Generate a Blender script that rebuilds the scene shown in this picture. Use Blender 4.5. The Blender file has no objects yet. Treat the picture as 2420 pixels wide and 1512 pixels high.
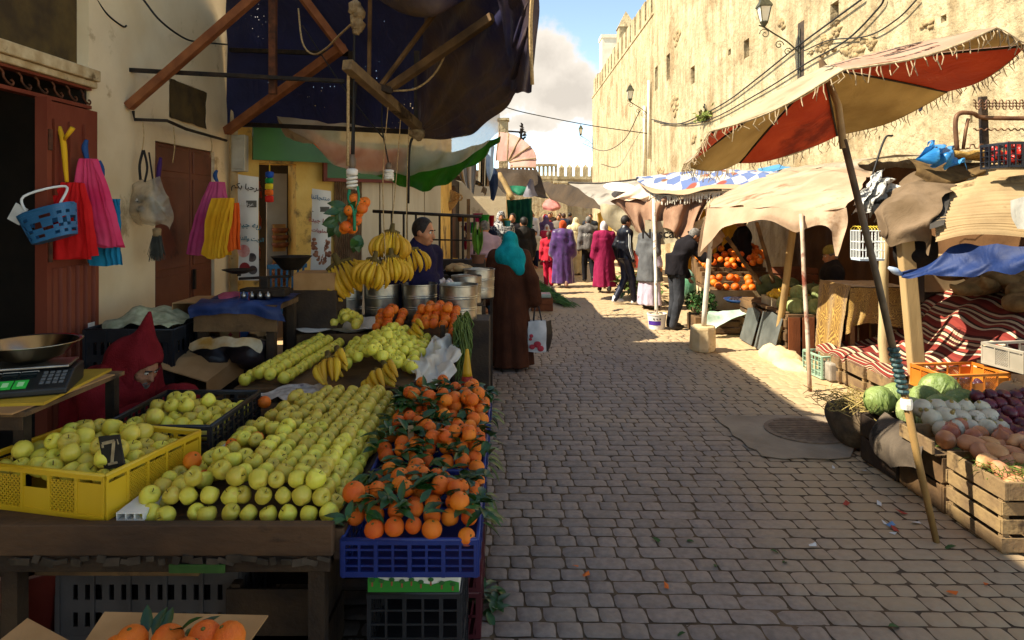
import bpy,bmesh,math,random
import numpy as np
from mathutils import Vector,Matrix,Euler,noise as mnoise
R=math.radians
rnd=random.Random(7)
scene=bpy.context.scene
COL=scene.collection
F,CX,HY,EYE=1613.0,1210.0,494.0,1.905
V=Vector
def P(x,y,Y):
 """world point seen at picture position x, y (2420 wide) at depth Y"""
 return V(((x-CX)*Y/F,Y,EYE-(y-HY)*Y/F))
def G(x,y,z=0.0):
 Y=F*(EYE-z)/(y-HY)
 return V(((x-CX)*Y/F,Y,z))
def PZ(x,y,z):
 return G(x,y,z)
def hx(s,a=1.0):
 s=s.lstrip('#')
 c=[int(s[i:i+2],16)/255 for i in(0,2,4)]
 return tuple([(v/12.92 if v<=.04045 else((v+.055)/1.055)**2.4) for v in c]+[a])
 # ---------------------------------------------------------------- materials
MATS={}
def mat(name,c1,c2=None,scale=6,rough=.75,bump=0.0,bscale=60,metal=0,spec=.35,stretch=(1,1,1),rand=0.0,lo=.35,hi=.65,c3=None,s3=2.0,t3=.6,uvs=False,sheen=0,trans=0,sss=0,detail=5,blotch=0):
 if name in MATS:
  return MATS[name]
 m=bpy.data.materials.new(name);MATS[name]=m
 m.use_nodes=True
 nt=m.node_tree;N=nt.nodes;L=nt.links
 N.clear()
 out=N.new('ShaderNodeOutputMaterial');b=N.new('ShaderNodeBsdfPrincipled')
 L.new(b.outputs[0],out.inputs[0])
 tc=N.new('ShaderNodeTexCoord');mp=N.new('ShaderNodeMapping')
 L.new(tc.outputs['UV' if uvs else 'Object'],mp.inputs[0]);mp.inputs['Scale'].default_value=stretch
 col=None
 if c2:
  n=N.new('ShaderNodeTexNoise');n.inputs['Scale'].default_value=scale;n.inputs['Detail'].default_value=detail
  L.new(mp.outputs[0],n.inputs['Vector'])
  r=N.new('ShaderNodeValToRGB');r.color_ramp.elements[0].position=lo;r.color_ramp.elements[1].position=hi
  r.color_ramp.elements[0].color=hx(c1);r.color_ramp.elements[1].color=hx(c2)
  L.new(n.outputs[0],r.inputs[0]);col=r.outputs[0]
 else:
  rgb=N.new('ShaderNodeRGB');rgb.outputs[0].default_value=hx(c1);col=rgb.outputs[0]
 if c3:
  n=N.new('ShaderNodeTexNoise');n.inputs['Scale'].default_value=s3;n.inputs['Detail'].default_value=8
  n.inputs['Roughness'].default_value=.65
  L.new(mp.outputs[0],n.inputs['Vector'])
  r=N.new('ShaderNodeValToRGB');r.color_ramp.elements[0].position=t3;r.color_ramp.elements[1].position=min(1,t3+.09)
  r.color_ramp.elements[0].color=(0,0,0,1);r.color_ramp.elements[1].color=(1,1,1,1)
  L.new(n.outputs[0],r.inputs[0])
  mx=N.new('ShaderNodeMix');mx.data_type='RGBA'
  L.new(r.outputs[0],mx.inputs[0]);L.new(col,mx.inputs[6]);mx.inputs[7].default_value=hx(c3);col=mx.outputs[2]
 if rand:
  oi=N.new('ShaderNodeObjectInfo');hs=N.new('ShaderNodeHueSaturation')
  mr=N.new('ShaderNodeMapRange');mr.inputs[3].default_value=1-rand;mr.inputs[4].default_value=1+rand
  mh=N.new('ShaderNodeMapRange');mh.inputs[3].default_value=.5-rand*.09;mh.inputs[4].default_value=.5+rand*.09
  L.new(oi.outputs['Random'],mr.inputs[0]);L.new(oi.outputs['Random'],mh.inputs[0])
  L.new(mr.outputs[0],hs.inputs['Value']);L.new(mh.outputs[0],hs.inputs['Hue']);L.new(col,hs.inputs['Color']);col=hs.outputs[0]
 L.new(col,b.inputs['Base Color'])
 m['_']=0
 b.inputs['Roughness'].default_value=rough;b.inputs['Metallic'].default_value=metal
 b.inputs['Specular IOR Level'].default_value=spec
 if sheen:b.inputs['Sheen Weight'].default_value=sheen
 if trans:b.inputs['Transmission Weight'].default_value=trans
 if sss:
  b.inputs['Subsurface Weight'].default_value=sss;b.inputs['Subsurface Radius'].default_value=(.02,.01,.006)
  b.inputs['Subsurface Scale'].default_value=.3
 if bump:
  n=N.new('ShaderNodeTexNoise');n.inputs['Scale'].default_value=bscale;n.inputs['Detail'].default_value=6
  L.new(mp.outputs[0],n.inputs['Vector'])
  bp=N.new('ShaderNodeBump');bp.inputs['Strength'].default_value=min(1,bump);bp.inputs['Distance'].default_value=.01*max(1,bump)
  L.new(n.outputs[0],bp.inputs['Height']);L.new(bp.outputs[0],b.inputs['Normal'])
 return m
def cloth(name,c1,c2=None,**k):
 k.setdefault('rough',.9);k.setdefault('spec',.15);k.setdefault('bump',.25);k.setdefault('bscale',90);k.setdefault('scale',5)
 return creased(mat(name,c1,c2,**k))
def creased(m,sc=7,dist=.035,st=.55):
 """soft creases running mostly downwards"""
 if m.get('creased'):return m
 m['creased']=1;nt=m.node_tree;N=nt.nodes;L=nt.links
 bp=[n for n in N if n.type=='BUMP'][0];tc=[n for n in N if n.type=='TEX_COORD'][0]
 mp=N.new('ShaderNodeMapping');mp.inputs['Scale'].default_value=(1,1,.45);L.new(tc.outputs['Object'],mp.inputs[0])
 n=N.new('ShaderNodeTexNoise');n.inputs['Scale'].default_value=sc;n.inputs['Detail'].default_value=4;n.inputs['Distortion'].default_value=1.2;L.new(mp.outputs[0],n.inputs['Vector'])
 b=N.new('ShaderNodeBump');b.inputs['Strength'].default_value=st;b.inputs['Distance'].default_value=dist
 L.new(n.outputs[0],b.inputs['Height']);L.new(b.outputs[0],bp.inputs['Normal']);return m
def thin(name,c1,c2=None,tl=.4,alpha=1.0,rough=.6,scale=4,c3=None,t3=.56):
 """thin translucent sheet (cloth lit from behind, plastic film)"""
 m=creased(mat(name,c1,c2,rough=rough,bump=.3,bscale=25,scale=scale,c3=c3,s3=1.7,t3=t3),5,.03)
 nt=m.node_tree;N=nt.nodes;L=nt.links
 b=[n for n in N if n.type=='BSDF_PRINCIPLED'][0];out=[n for n in N if n.type=='OUTPUT_MATERIAL'][0]
 t=N.new('ShaderNodeBsdfTranslucent');mx=N.new('ShaderNodeMixShader');mx.inputs[0].default_value=tl
 src=b.inputs['Base Color'].links[0].from_socket
 L.new(src,t.inputs[0]);L.new(b.outputs[0],mx.inputs[1]);L.new(t.outputs[0],mx.inputs[2])
 o=mx.outputs[0]
 if alpha<1:
  tr=N.new('ShaderNodeBsdfTransparent');m2=N.new('ShaderNodeMixShader');m2.inputs[0].default_value=alpha
  L.new(tr.outputs[0],m2.inputs[1]);L.new(o,m2.inputs[2]);o=m2.outputs[0]
 L.new(o,out.inputs[0])
 return m
def striped(name,stops,per=1.0,axis='U',warp=0.02,rough=.9,inter='CONSTANT',bump=.2):
 """cloth striped along UV: stops = [(pos, hex)...] repeated every 1/per"""
 if name in MATS:return MATS[name]
 m=mat(name,stops[0][1],rough=rough,bump=bump,bscale=80,uvs=True)
 nt=m.node_tree;N=nt.nodes;L=nt.links
 b=[n for n in N if n.type=='BSDF_PRINCIPLED'][0]
 tc=[n for n in N if n.type=='TEX_COORD'][0]
 sx=N.new('ShaderNodeSeparateXYZ');L.new(tc.outputs['UV'],sx.inputs[0])
 nz=N.new('ShaderNodeTexNoise');nz.inputs['Scale'].default_value=4;L.new(tc.outputs['UV'],nz.inputs['Vector'])
 a=N.new('ShaderNodeMath');a.operation='MULTIPLY_ADD';L.new(nz.outputs[0],a.inputs[0]);a.inputs[1].default_value=warp
 L.new(sx.outputs[0 if axis=='U' else 1],a.inputs[2])
 mu=N.new('ShaderNodeMath');mu.operation='MULTIPLY';L.new(a.outputs[0],mu.inputs[0]);mu.inputs[1].default_value=per
 fr=N.new('ShaderNodeMath');fr.operation='FRACT';L.new(mu.outputs[0],fr.inputs[0])
 r=N.new('ShaderNodeValToRGB');r.color_ramp.interpolation=inter
 e=r.color_ramp.elements
 while len(e)<len(stops):e.new(.5)
 for i,(p,c) in enumerate(stops):e[i].position=p;e[i].color=hx(c)
 L.new(fr.outputs[0],r.inputs[0]);L.new(r.outputs[0],b.inputs['Base Color'])
 return m
 # ---------------------------------------------------------------- mesh builder
OFF={}
def cr(pts,t):
 """catmull-rom through pts, t in 0..1"""
 n=len(pts)-1
 if n==1:return pts[0]*(1-t)+pts[1]*t
 f=min(t*n,n-1e-6);i=int(f);u=f-i
 p1,p2=pts[i],pts[i+1]
 p0=pts[i-1] if i>0 else p1*2-p2
 p3=pts[i+2] if i+2<=n else p2*2-p1
 return(p1*2+(p2-p0)*u+(p0*2-p1*5+p2*4-p3)*u*u+(p1*3-p0-p2*3+p3)*u**3)*.5
def frame(d):
 d=d.normalized()
 up=V((0,0,1)) if abs(d.z)<.95 else V((0,1,0))
 s=d.cross(up).normalized();return s,s.cross(d).normalized()
class MB:
 def __init__(s):s.v=[];s.f=[];s.mi=[];s.uv={}
 def add(s,vs,fs,mi=0,uv=None):
  o=len(s.v);s.v+=[V(p) for p in vs]
  for f in fs:s.f.append(tuple(i+o for i in f));s.mi.append(mi)
  if uv:
   for i,q in enumerate(uv):s.uv[o+i]=q
  return s
 def box(s,c,size,rot=None,mi=0,taper=1.0):
  x,y,z=[k/2 for k in size];c=V(c)
  M=rot.to_matrix() if isinstance(rot,Euler) else(rot or Matrix.Identity(3))
  vs=[c+M@V((a*x*(taper if e>0 else 1),b*y*(taper if e>0 else 1),e*z)) for e in(-1,1) for b in(-1,1) for a in(-1,1)]
  return s.add(vs,[(0,2,3,1),(4,5,7,6),(0,1,5,4),(2,6,7,3),(0,4,6,2),(1,3,7,5)],mi)
 def bx(s,x0,x1,y0,y1,z0,z1,mi=0):
  return s.box(((x0+x1)/2,(y0+y1)/2,(z0+z1)/2),(x1-x0,y1-y0,z1-z0),mi=mi)
 def beam(s,a,b,w,h=None,mi=0):
  a,b=V(a),V(b);h=h or w;sd,up=frame(b-a)
  vs=[p+sd*i*w/2+up*j*h/2 for p in(a,b) for(i,j) in((-1,-1),(1,-1),(1,1),(-1,1))]
  return s.add(vs,[(0,1,2,3),(4,7,6,5),(0,4,5,1),(1,5,6,2),(2,6,7,3),(3,7,4,0)],mi)
 def tube(s,pts,r,n=8,mi=0,sub=0,cap=True):
  pts=[V(p) for p in pts]
  rs=list(r) if isinstance(r,(list,tuple)) else[r]*len(pts)
  if sub:
   N=sub*(len(pts)-1)+1
   q=[cr(pts,i/(N-1)) for i in range(N)]
   rr=[V((k,0,0)) for k in rs];rs=[cr(rr,i/(N-1)).x for i in range(N)];pts=q
  vs=[];k=len(pts);pu=None
  for i,p in enumerate(pts):
   d=pts[min(i+1,k-1)]-pts[max(i-1,0)]
   sd,up=frame(d)
   if pu is not None:
    u2=pu-d.normalized()*pu.dot(d.normalized())
    if u2.length>1e-6:up=u2.normalized();sd=d.normalized().cross(up)
   pu=up
   for j in range(n):
    a=2*math.pi*j/n
    vs.append(p+(sd*math.cos(a)+up*math.sin(a))*rs[i])
  fs=[(i*n+j,i*n+(j+1)%n,(i+1)*n+(j+1)%n,(i+1)*n+j) for i in range(k-1) for j in range(n)]
  if cap:fs+=[tuple(range(n))[::-1],tuple((k-1)*n+j for j in range(n))]
  return s.add(vs,fs,mi)
 def lathe(s,prof,c=(0,0,0),n=24,mi=0,M=None,wob=0):
  c=V(c);vs=[]
  for(r,z) in prof:
   for j in range(n):
    a=2*math.pi*j/n;q=r*(1+wob*math.sin(3*a+z*9))
    p=V((q*math.cos(a),q*math.sin(a),z));vs.append(c+(M@p if M else p))
  k=len(prof)
  fs=[(i*n+j,i*n+(j+1)%n,(i+1)*n+(j+1)%n,(i+1)*n+j) for i in range(k-1) for j in range(n)]
  if prof[0][0]>1e-4:fs.append(tuple(range(n))[::-1])
  if prof[-1][0]>1e-4:fs.append(tuple((k-1)*n+j for j in range(n)))
  return s.add(vs,fs,mi)
 def sph(s,c,r,nu=12,nv=8,mi=0,nz=0,fr=3.0,M=None):
  c=V(c);r=V(r) if not isinstance(r,(int,float)) else V((r,r,r));vs=[]
  for i in range(nv+1):
   t=math.pi*i/nv
   for j in range(nu):
    a=2*math.pi*j/nu
    d=V((math.sin(t)*math.cos(a),math.sin(t)*math.sin(a),math.cos(t)))
    k=1+(nz*mnoise.noise(d*fr+c*7) if nz else 0)
    q=V((d.x*r.x,d.y*r.y,d.z*r.z))*k
    vs.append(c+(M@q if M else q))
  fs=[(i*nu+j,(i+1)*nu+j,(i+1)*nu+(j+1)%nu,i*nu+(j+1)%nu) for i in range(nv) for j in range(nu)]
  return s.add(vs,fs,mi)
 def patch(s,rows,nu=16,nv=16,fold=None,mi=0,wr=0.0,wf=6.0,seed=0):
  """cloth: rows of control points (each row a list of points along u); fold(u,v)->Vector offset"""
  rows=[[V(p) for p in r] for r in rows];vs=[];uv=[]
  for j in range(nv+1):
   v=j/nv
   for i in range(nu+1):
    u=i/nu
    q=cr([cr(r,u) for r in rows],v)
    if fold:q=q+fold(u,v)
    if wr:
     w=q*wf+V((seed,seed*2.3,0))
     q=q+V((mnoise.noise(w),mnoise.noise(w+V((31,0,0))),mnoise.noise(w+V((0,57,0)))))*wr
    vs.append(q);uv.append((u,v))
  m=nu+1
  return s.add(vs,[(j*m+i,j*m+i+1,(j+1)*m+i+1,(j+1)*m+i) for j in range(nv) for i in range(nu)],mi,uv)
 def quad(s,a,b,c,d,mi=0):
  return s.add([a,b,c,d],[(0,1,2,3)],mi,[(0,0),(1,0),(1,1),(0,1)])
 def prism(s,poly,ext,mi=0):
  n=len(poly);ext=V(ext);vs=[V(p) for p in poly]+[V(p)+ext for p in poly]
  return s.add(vs,[tuple(range(n))[::-1],tuple(range(n,2*n))]+[(i,(i+1)%n,n+(i+1)%n,n+i) for i in range(n)],mi)
 def build(s,name,mats,parent=None,smooth=False,bevel=0,solid=0,sub=0,orig=None,autosmooth=None,seg=2):
  me=bpy.data.meshes.new(name)
  if parent is not None:o0=OFF.get(parent.name,V((0,0,0)))
  elif orig is not None:o0=V(orig)
  else:
   xs=[p.x for p in s.v];ys=[p.y for p in s.v]
   o0=V(((min(xs)+max(xs))/2,(min(ys)+max(ys))/2,min(p.z for p in s.v)))
  me.from_pydata([tuple(p-o0) for p in s.v],[],s.f)
  mats=mats if isinstance(mats,(list,tuple)) else[mats]
  for m in mats:me.materials.append(m)
  if len(mats)>1:me.polygons.foreach_set('material_index',s.mi)
  if s.uv:
   ul=me.uv_layers.new(name='UVMap')
   for l in me.loops:ul.data[l.index].uv=s.uv.get(l.vertex_index,(0,0))
  if smooth:me.polygons.foreach_set('use_smooth',[True]*len(me.polygons))
  me.update()
  if not(solid or s.uv):
   bm=bmesh.new();bm.from_mesh(me);bmesh.ops.recalc_face_normals(bm,faces=bm.faces);bm.to_mesh(me);bm.free()
  o=bpy.data.objects.new(name,me);COL.objects.link(o)
  if parent is not None:o.parent=parent;OFF[o.name]=o0
  else:o.location=o0;OFF[o.name]=o0
  if solid:
   md=o.modifiers.new('Solidify','SOLIDIFY');md.thickness=solid;md.offset=0
  if bevel:
   md=o.modifiers.new('Bevel','BEVEL');md.width=bevel;md.segments=seg;md.limit_method='ANGLE'
  if sub:
   md=o.modifiers.new('Sub','SUBSURF');md.levels=md.render_levels=sub
  if autosmooth and smooth:
   sharp(me,autosmooth)
  return o
def sharp(me,ang):
 bm=bmesh.new();bm.from_mesh(me)
 for e in bm.edges:
  if len(e.link_faces)==2 and e.calc_face_angle(0)>R(ang):e.smooth=False
 bm.to_mesh(me);bm.free()
def tag(o,label=None,cat=None,group=None,kind=None):
 if label:o['label']=label
 if cat:o['category']=cat
 if group:o['group']=group
 if kind:o['kind']=kind
 return o
def thing(name,label,cat,loc=(0,0,0),group=None):
 o=bpy.data.objects.new(name,None);COL.objects.link(o);o.location=loc;o.empty_display_size=.1
 OFF[o.name]=V(loc)
 return tag(o,label,cat,group)
def dup(o,loc=None,rot=None,scale=None,label=None,group=None,parent=None):
 c=o.copy();COL.objects.link(c);c.parent=parent
 if loc is not None:c.location=loc
 if rot is not None:c.rotation_euler=rot
 if scale is not None:c.scale=(scale,)*3 if isinstance(scale,(int,float)) else scale
 if label:c['label']=label
 if group:c['group']=group
 for ch in list(o.children):dup(ch,parent=c)
 return c
def put(o,loc,rot=None,scale=None):
 o.location=loc
 if rot is not None:o.rotation_euler=rot
 if scale is not None:o.scale=(scale,)*3 if isinstance(scale,(int,float)) else scale
 return o
def text_mesh(txt,size,M,arabic=False,bold=0.0,ext=.0006,align='CENTER'):
 """text as MB-ready mesh data; M places its local x (reading) y (up) plane"""
 cu=bpy.data.curves.new('t','FONT');cu.body=txt;cu.size=size;cu.align_x=align;cu.align_y='CENTER'
 cu.extrude=ext;cu.offset=bold;cu.resolution_u=3
 ob=bpy.data.objects.new('t',cu);COL.objects.link(ob)
 dg=bpy.context.evaluated_depsgraph_get();me=bpy.data.meshes.new_from_object(ob.evaluated_get(dg))
 vs=[M@v.co for v in me.vertices];fs=[tuple(p.vertices) for p in me.polygons]
 bpy.data.objects.remove(ob);bpy.data.curves.remove(cu);bpy.data.meshes.remove(me)
 return vs,fs
def basis(o,x,y):
 """4x4 with local x along x, y along y, at o"""
 x=V(x).normalized();y=V(y);z=x.cross(y).normalized();y=z.cross(x)
 return Matrix(((x.x,y.x,z.x,o[0]),(x.y,y.y,z.y,o[1]),(x.z,y.z,z.z,o[2]),(0,0,0,1)))
def cut(o,boxes):
 """carve box-shaped openings out of a mesh (world boxes x0,x1,y0,y1,z0,z1)"""
 mb=MB()
 for b in boxes:mb.bx(*b)
 c=mb.build('cutter',MATS['dark'],orig=(0,0,0))
 md=o.modifiers.new('b','BOOLEAN');md.object=c;md.operation='DIFFERENCE';md.solver='EXACT'
 dg=bpy.context.evaluated_depsgraph_get();me=bpy.data.meshes.new_from_object(o.evaluated_get(dg))
 o.modifiers.clear();o.data=me
 bpy.data.objects.remove(c)
 # ---------------------------------------------------------------- implicit surfaces
class SDF:
 def __init__(s,lo,hi,res):
  s.lo=np.array(lo,float);s.res=res
  s.n=np.maximum(((np.array(hi,float)-s.lo)/res).astype(int)+2,3)
  s.f=np.full(tuple(s.n),1.0)
 def _sub(s,lo,hi):
  a=np.clip(np.floor((np.array(lo)-s.lo)/s.res).astype(int),0,s.n);b=np.clip(np.ceil((np.array(hi)-s.lo)/s.res).astype(int)+1,0,s.n)
  if np.any(b<=a):return None,None
  g=[s.lo[i]+s.res*np.arange(a[i],b[i]) for i in range(3)]
  X,Y,Z=np.meshgrid(*g,indexing='ij')
  return tuple(slice(a[i],b[i]) for i in range(3)),(X,Y,Z)
 def fn(s,f,lo,hi,k=.02,op='+'):
  sl,g=s._sub(lo,hi)
  if sl is None:return s
  d=f(*g);a=s.f[sl]
  if op=='+':
   h=np.maximum(k-np.abs(a-d),0)/k;s.f[sl]=np.minimum(a,d)-h*h*k*.25
  elif op=='-':
   d=-d;h=np.maximum(k-np.abs(a-d),0)/k;s.f[sl]=np.maximum(a,d)+h*h*k*.25
  else:
   s.f[sl]=np.maximum(a,d)
  return s
 def cone(s,a,b,ra,rb,k=.02,sq=1.0,op='+',sx=1.0):
  a=np.array(a,float);b=np.array(b,float);m=max(ra,rb)/min(1,sq,sx)*max(1,sx)+k+.05
  ba=b-a;l2=max(ba.dot(ba),1e-9);mid=(a+b)/2
  def f(X,Y,Z):
   px,py,pz=X-a[0],Y-a[1],Z-a[2]
   h=np.clip((px*ba[0]+py*ba[1]+pz*ba[2])/l2,0,1)
   dx,dy,dz=(px-ba[0]*h)/sx,(py-ba[1]*h)/sq,pz-ba[2]*h
   return np.sqrt(dx*dx+dy*dy+dz*dz)-(ra+(rb-ra)*h)
  return s.fn(f,np.minimum(a,b)-m,np.maximum(a,b)+m,k,op)
 def ell(s,c,r,k=.02,op='+',M=None,grow=0):
  c=np.array(c,float);r=np.array(r,float)+grow;m=r.max()+k+.03
  Mi=np.array(M.inverted()) if M is not None else np.eye(3)
  def f(X,Y,Z):
   x,y,z=X-c[0],Y-c[1],Z-c[2]
   q=[Mi[i,0]*x+Mi[i,1]*y+Mi[i,2]*z for i in range(3)]
   k0=np.sqrt((q[0]/r[0])**2+(q[1]/r[1])**2+(q[2]/r[2])**2)
   k1=np.sqrt((q[0]/r[0]**2)**2+(q[1]/r[1]**2)**2+(q[2]/r[2]**2)**2)+1e-9
   return k0*(k0-1)/k1
  return s.fn(f,c-m,c+m,k,op)
 def mesh(s):
  f=np.pad(s.f,1,constant_values=1.0);lo=s.lo-s.res
  inside=f<0
  n=np.array(f.shape)-1
  acc=np.zeros(tuple(n)+(3,));cnt=np.zeros(tuple(n))
  c= lambda dx,dy,dz:(slice(dx,dx+n[0]),slice(dy,dy+n[1]),slice(dz,dz+n[2]))
  for ax in range(3):
   for p in(0,1):
    for q in(0,1):
     o0=[0,0,0];oth=[i for i in range(3) if i!=ax];o0[oth[0]]=p;o0[oth[1]]=q
     o1=list(o0);o1[ax]=1
     A=f[c(*o0)];B=f[c(*o1)];mk=(A<0)!=(B<0)
     t=np.where(mk,A/np.where(A==B,1,A-B),0)
     for i in range(3):acc[...,i]+=np.where(mk,(t if i==ax else o0[i]),0)
     cnt+=mk
  has=cnt>0;idx=-np.ones(tuple(n),int);w=np.argwhere(has);idx[has]=np.arange(len(w))
  vs=lo+s.res*(w+acc[has]/cnt[has][:,None])
  fs=[]
  for ax in range(3):
   o1=[0,0,0];o1[ax]=1
   sh=f.shape
   A=inside[tuple(slice(0,sh[i]-o1[i]) for i in range(3))];B=inside[tuple(slice(o1[i],sh[i]) for i in range(3))]
   e=np.argwhere(A!=B);u,v=[(1,2),(2,0),(0,1)][ax]
   e=e[(e[:,u]>0)&(e[:,v]>0)]
   if not len(e):continue
   du=np.zeros(3,int);du[u]=1;dv=np.zeros(3,int);dv[v]=1
   q=np.stack([idx[tuple((e-du-dv).T)],idx[tuple((e-dv).T)],idx[tuple(e.T)],idx[tuple((e-du).T)]],1)
   fl=~A[tuple(e.T)];q[fl]=q[fl][:,::-1]
   fs.append(q)
  return vs,(np.concatenate(fs) if fs else np.zeros((0,4),int))
 def build(s,name,m,parent=None,M=None,sm=1,crumple=0):
  vs,fs=s.mesh()
  me=bpy.data.meshes.new(name)
  if M is not None:
   A=np.array(M);vs=vs@A[:3,:3].T+A[:3,3]
  me.from_pydata(vs.tolist(),[],fs.tolist())
  for k in(m if isinstance(m,(list,tuple)) else[m]):me.materials.append(k)
  me.polygons.foreach_set('use_smooth',[True]*len(me.polygons));me.update()
  if crumple:
   ns=[v.normal.copy() for v in me.vertices]
   for v,n in zip(me.vertices,ns):c=v.co;v.co=c+n*crumple*(mnoise.noise(V((c.x*11,c.y*11,c.z*4.5)))+.25*mnoise.noise(V((c.x*19+9,c.y*19,c.z*12))))
  o=bpy.data.objects.new(name,me);COL.objects.link(o);o.parent=parent;OFF[o.name]=OFF.get(parent.name,V((0,0,0))) if parent else V((0,0,0))
  if sm:
   md=o.modifiers.new('Smooth','SMOOTH');md.iterations=sm;md.factor=.5
  return o
  # ================================================================ camera, light, sky
cam=bpy.data.cameras.new('camera');co=bpy.data.objects.new('camera',cam);COL.objects.link(co)
co.location=(0,0,EYE);co.rotation_euler=(R(90),0,0)
cam.sensor_width=36;cam.lens=36*F/2420;cam.shift_y=-(756-HY)/2420
cam.clip_start=.05;cam.clip_end=800
scene.camera=co
EL,BK=R(47),R(12)
sdir=V((-math.cos(EL)*math.cos(BK),-math.cos(EL)*math.sin(BK),math.sin(EL)))
sl=bpy.data.lights.new('sun','SUN');sl.energy=3.3;sl.angle=R(.53);sl.color=(1,.92,.74)
so=bpy.data.objects.new('sun',sl);COL.objects.link(so);so.rotation_euler=sdir.to_track_quat('Z','Y').to_euler();so.location=(-20,-5,30)
vs_=scene.view_settings;scene.display_settings.display_device='sRGB'
vs_.view_transform='Standard';vs_.look='None';vs_.gamma=1;vs_.exposure=1.88;vs_.use_curve_mapping=False
W=bpy.data.worlds.new('World');scene.world=W;W.use_nodes=True
nt=W.node_tree;N=nt.nodes;L=nt.links;N.clear()
out=N.new('ShaderNodeOutputWorld');bg=N.new('ShaderNodeBackground');bg.inputs[1].default_value=.135
sky=N.new('ShaderNodeTexSky');sky.sky_type='NISHITA';sky.sun_disc=False;sky.sun_elevation=EL
sky.sun_rotation=math.atan2(sdir.x,sdir.y);sky.air_density=.5;sky.dust_density=0;sky.ozone_density=3
tc=N.new('ShaderNodeTexCoord')
def mth(op,a,b=None,c=None):
 n=N.new('ShaderNodeMath');n.operation=op
 for i,q in enumerate((a,b,c)):
  if q is None:continue
  if isinstance(q,(int,float)):n.inputs[i].default_value=q
  else:L.new(q,n.inputs[i])
 return n.outputs[0]
nz=N.new('ShaderNodeTexNoise');nz.inputs['Scale'].default_value=9;nz.inputs['Detail'].default_value=9;nz.inputs['Roughness'].default_value=.62
L.new(tc.outputs['Generated'],nz.inputs['Vector'])
nz2=N.new('ShaderNodeTexNoise');nz2.inputs['Scale'].default_value=22;nz2.inputs['Detail'].default_value=8
L.new(tc.outputs['Generated'],nz2.inputs['Vector'])
tot=None
for(dx,dz,rx,rz,wt) in((.03,.245,.065,.045,1.0),(-.02,.20,.09,.055,1.0),(.075,.185,.07,.045,1.0),(.02,.15,.07,.022,.8),(.085,.215,.03,.026,.7),(-.4,.3,.2,.1,.8),(.5,.3,.25,.1,.8)):
 sp=N.new('ShaderNodeSeparateXYZ');L.new(tc.outputs['Generated'],sp.inputs[0])
 ax=mth('DIVIDE',mth('SUBTRACT',sp.outputs[0],dx),rx);az=mth('DIVIDE',mth('SUBTRACT',sp.outputs[2],dz-.025),rz)
 d=mth('SQRT',mth('ADD',mth('MULTIPLY',ax,ax),mth('MULTIPLY',az,az)))
 k=mth('MULTIPLY',mth('SUBTRACT',1.35,d),wt)
 tot=k if tot is None else mth('MAXIMUM',tot,k)
dens=mth('ADD',tot,mth('MULTIPLY',mth('SUBTRACT',nz.outputs[0],.5),3.2))
mr=N.new('ShaderNodeMapRange');mr.interpolation_type='SMOOTHSTEP';mr.inputs[1].default_value=.25;mr.inputs[2].default_value=.8
L.new(dens,mr.inputs[0])
sh=N.new('ShaderNodeMapRange');sh.inputs[1].default_value=.4;sh.inputs[2].default_value=1.7;sh.inputs[3].default_value=2.3;sh.inputs[4].default_value=1.5
L.new(mth('ADD',dens,mth('MULTIPLY',nz2.outputs[0],.6)),sh.inputs[0])
cc=N.new('ShaderNodeMix');cc.data_type='RGBA';cl=N.new('ShaderNodeCombineColor')
[L.new(mth('MULTIPLY',sh.outputs[0],q),cl.inputs[i]) for i,q in enumerate((.90,.98,1.18))]
L.new(mr.outputs[0],cc.inputs[0]);L.new(sky.outputs[0],cc.inputs[6]);L.new(cl.outputs[0],cc.inputs[7])
tint=N.new('ShaderNodeMix');tint.data_type='RGBA';tint.blend_type='MULTIPLY';tint.inputs[0].default_value=1;tint.inputs[7].default_value=(1.2,1.0,.72,1);L.new(cc.outputs[2],tint.inputs[6]);L.new(tint.outputs[2],bg.inputs[0]);L.new(bg.outputs[0],out.inputs[0])
# ================================================================ shared materials
mat('dark','#15110d','#241c14',rough=.95)
mat('plaster_cream','#d3bb92','#e4cfa8',scale=1.6,rough=.92,bump=.5,bscale=14,c3='#a58c66',s3=2.3,t3=.60)
mat('plaster_yellow','#c9a04c','#d9b665',scale=3,rough=.9,bump=.5,bscale=16,c3='#77603a',s3=2.6,t3=.55)
mat('wood_old','#4a3622','#7a5c3a',scale=4,stretch=(1,1,1),rough=.85,bump=.5,bscale=35,c3='#2c2118',s3=3,t3=.6)
mat('wood_pale','#66503a','#8f754e',scale=5,rough=.85,bump=.6,bscale=35,c3='#3f2f20',s3=4,t3=.54)
mat('wood_dark','#271b13','#41301f',scale=6,rough=.7,bump=.5,bscale=40)
mat('iron_rust','#3a2317','#6b3d22',scale=14,rough=.75,bump=.3,bscale=60,metal=.2)
mat('iron_dark','#1b1714','#33281f',scale=14,rough=.6,bump=.2,metal=.4)
mat('beam_red','#6d3c1f','#8d5630',scale=7,rough=.75,bump=.3,bscale=30)
mat('rope','#8f7650','#b99d70',scale=60,rough=.95)
mat('cable','#191613',rough=.6)
mat('cardboard','#9b7448','#ad8557',scale=7,rough=.85,bump=.15,bscale=25)
mat('steel','#8f8c85','#b5b2aa',scale=9,rough=.33,metal=.95,bump=.1,bscale=12)
mat('paper','#cfc8bb','#e6e0d4',scale=8,rough=.9,bump=.6,bscale=14)
mat('ink','#26201c',rough=.9)
mat('white_plastic','#d8d4ca','#e8e4db',scale=9,rough=.5)
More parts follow.
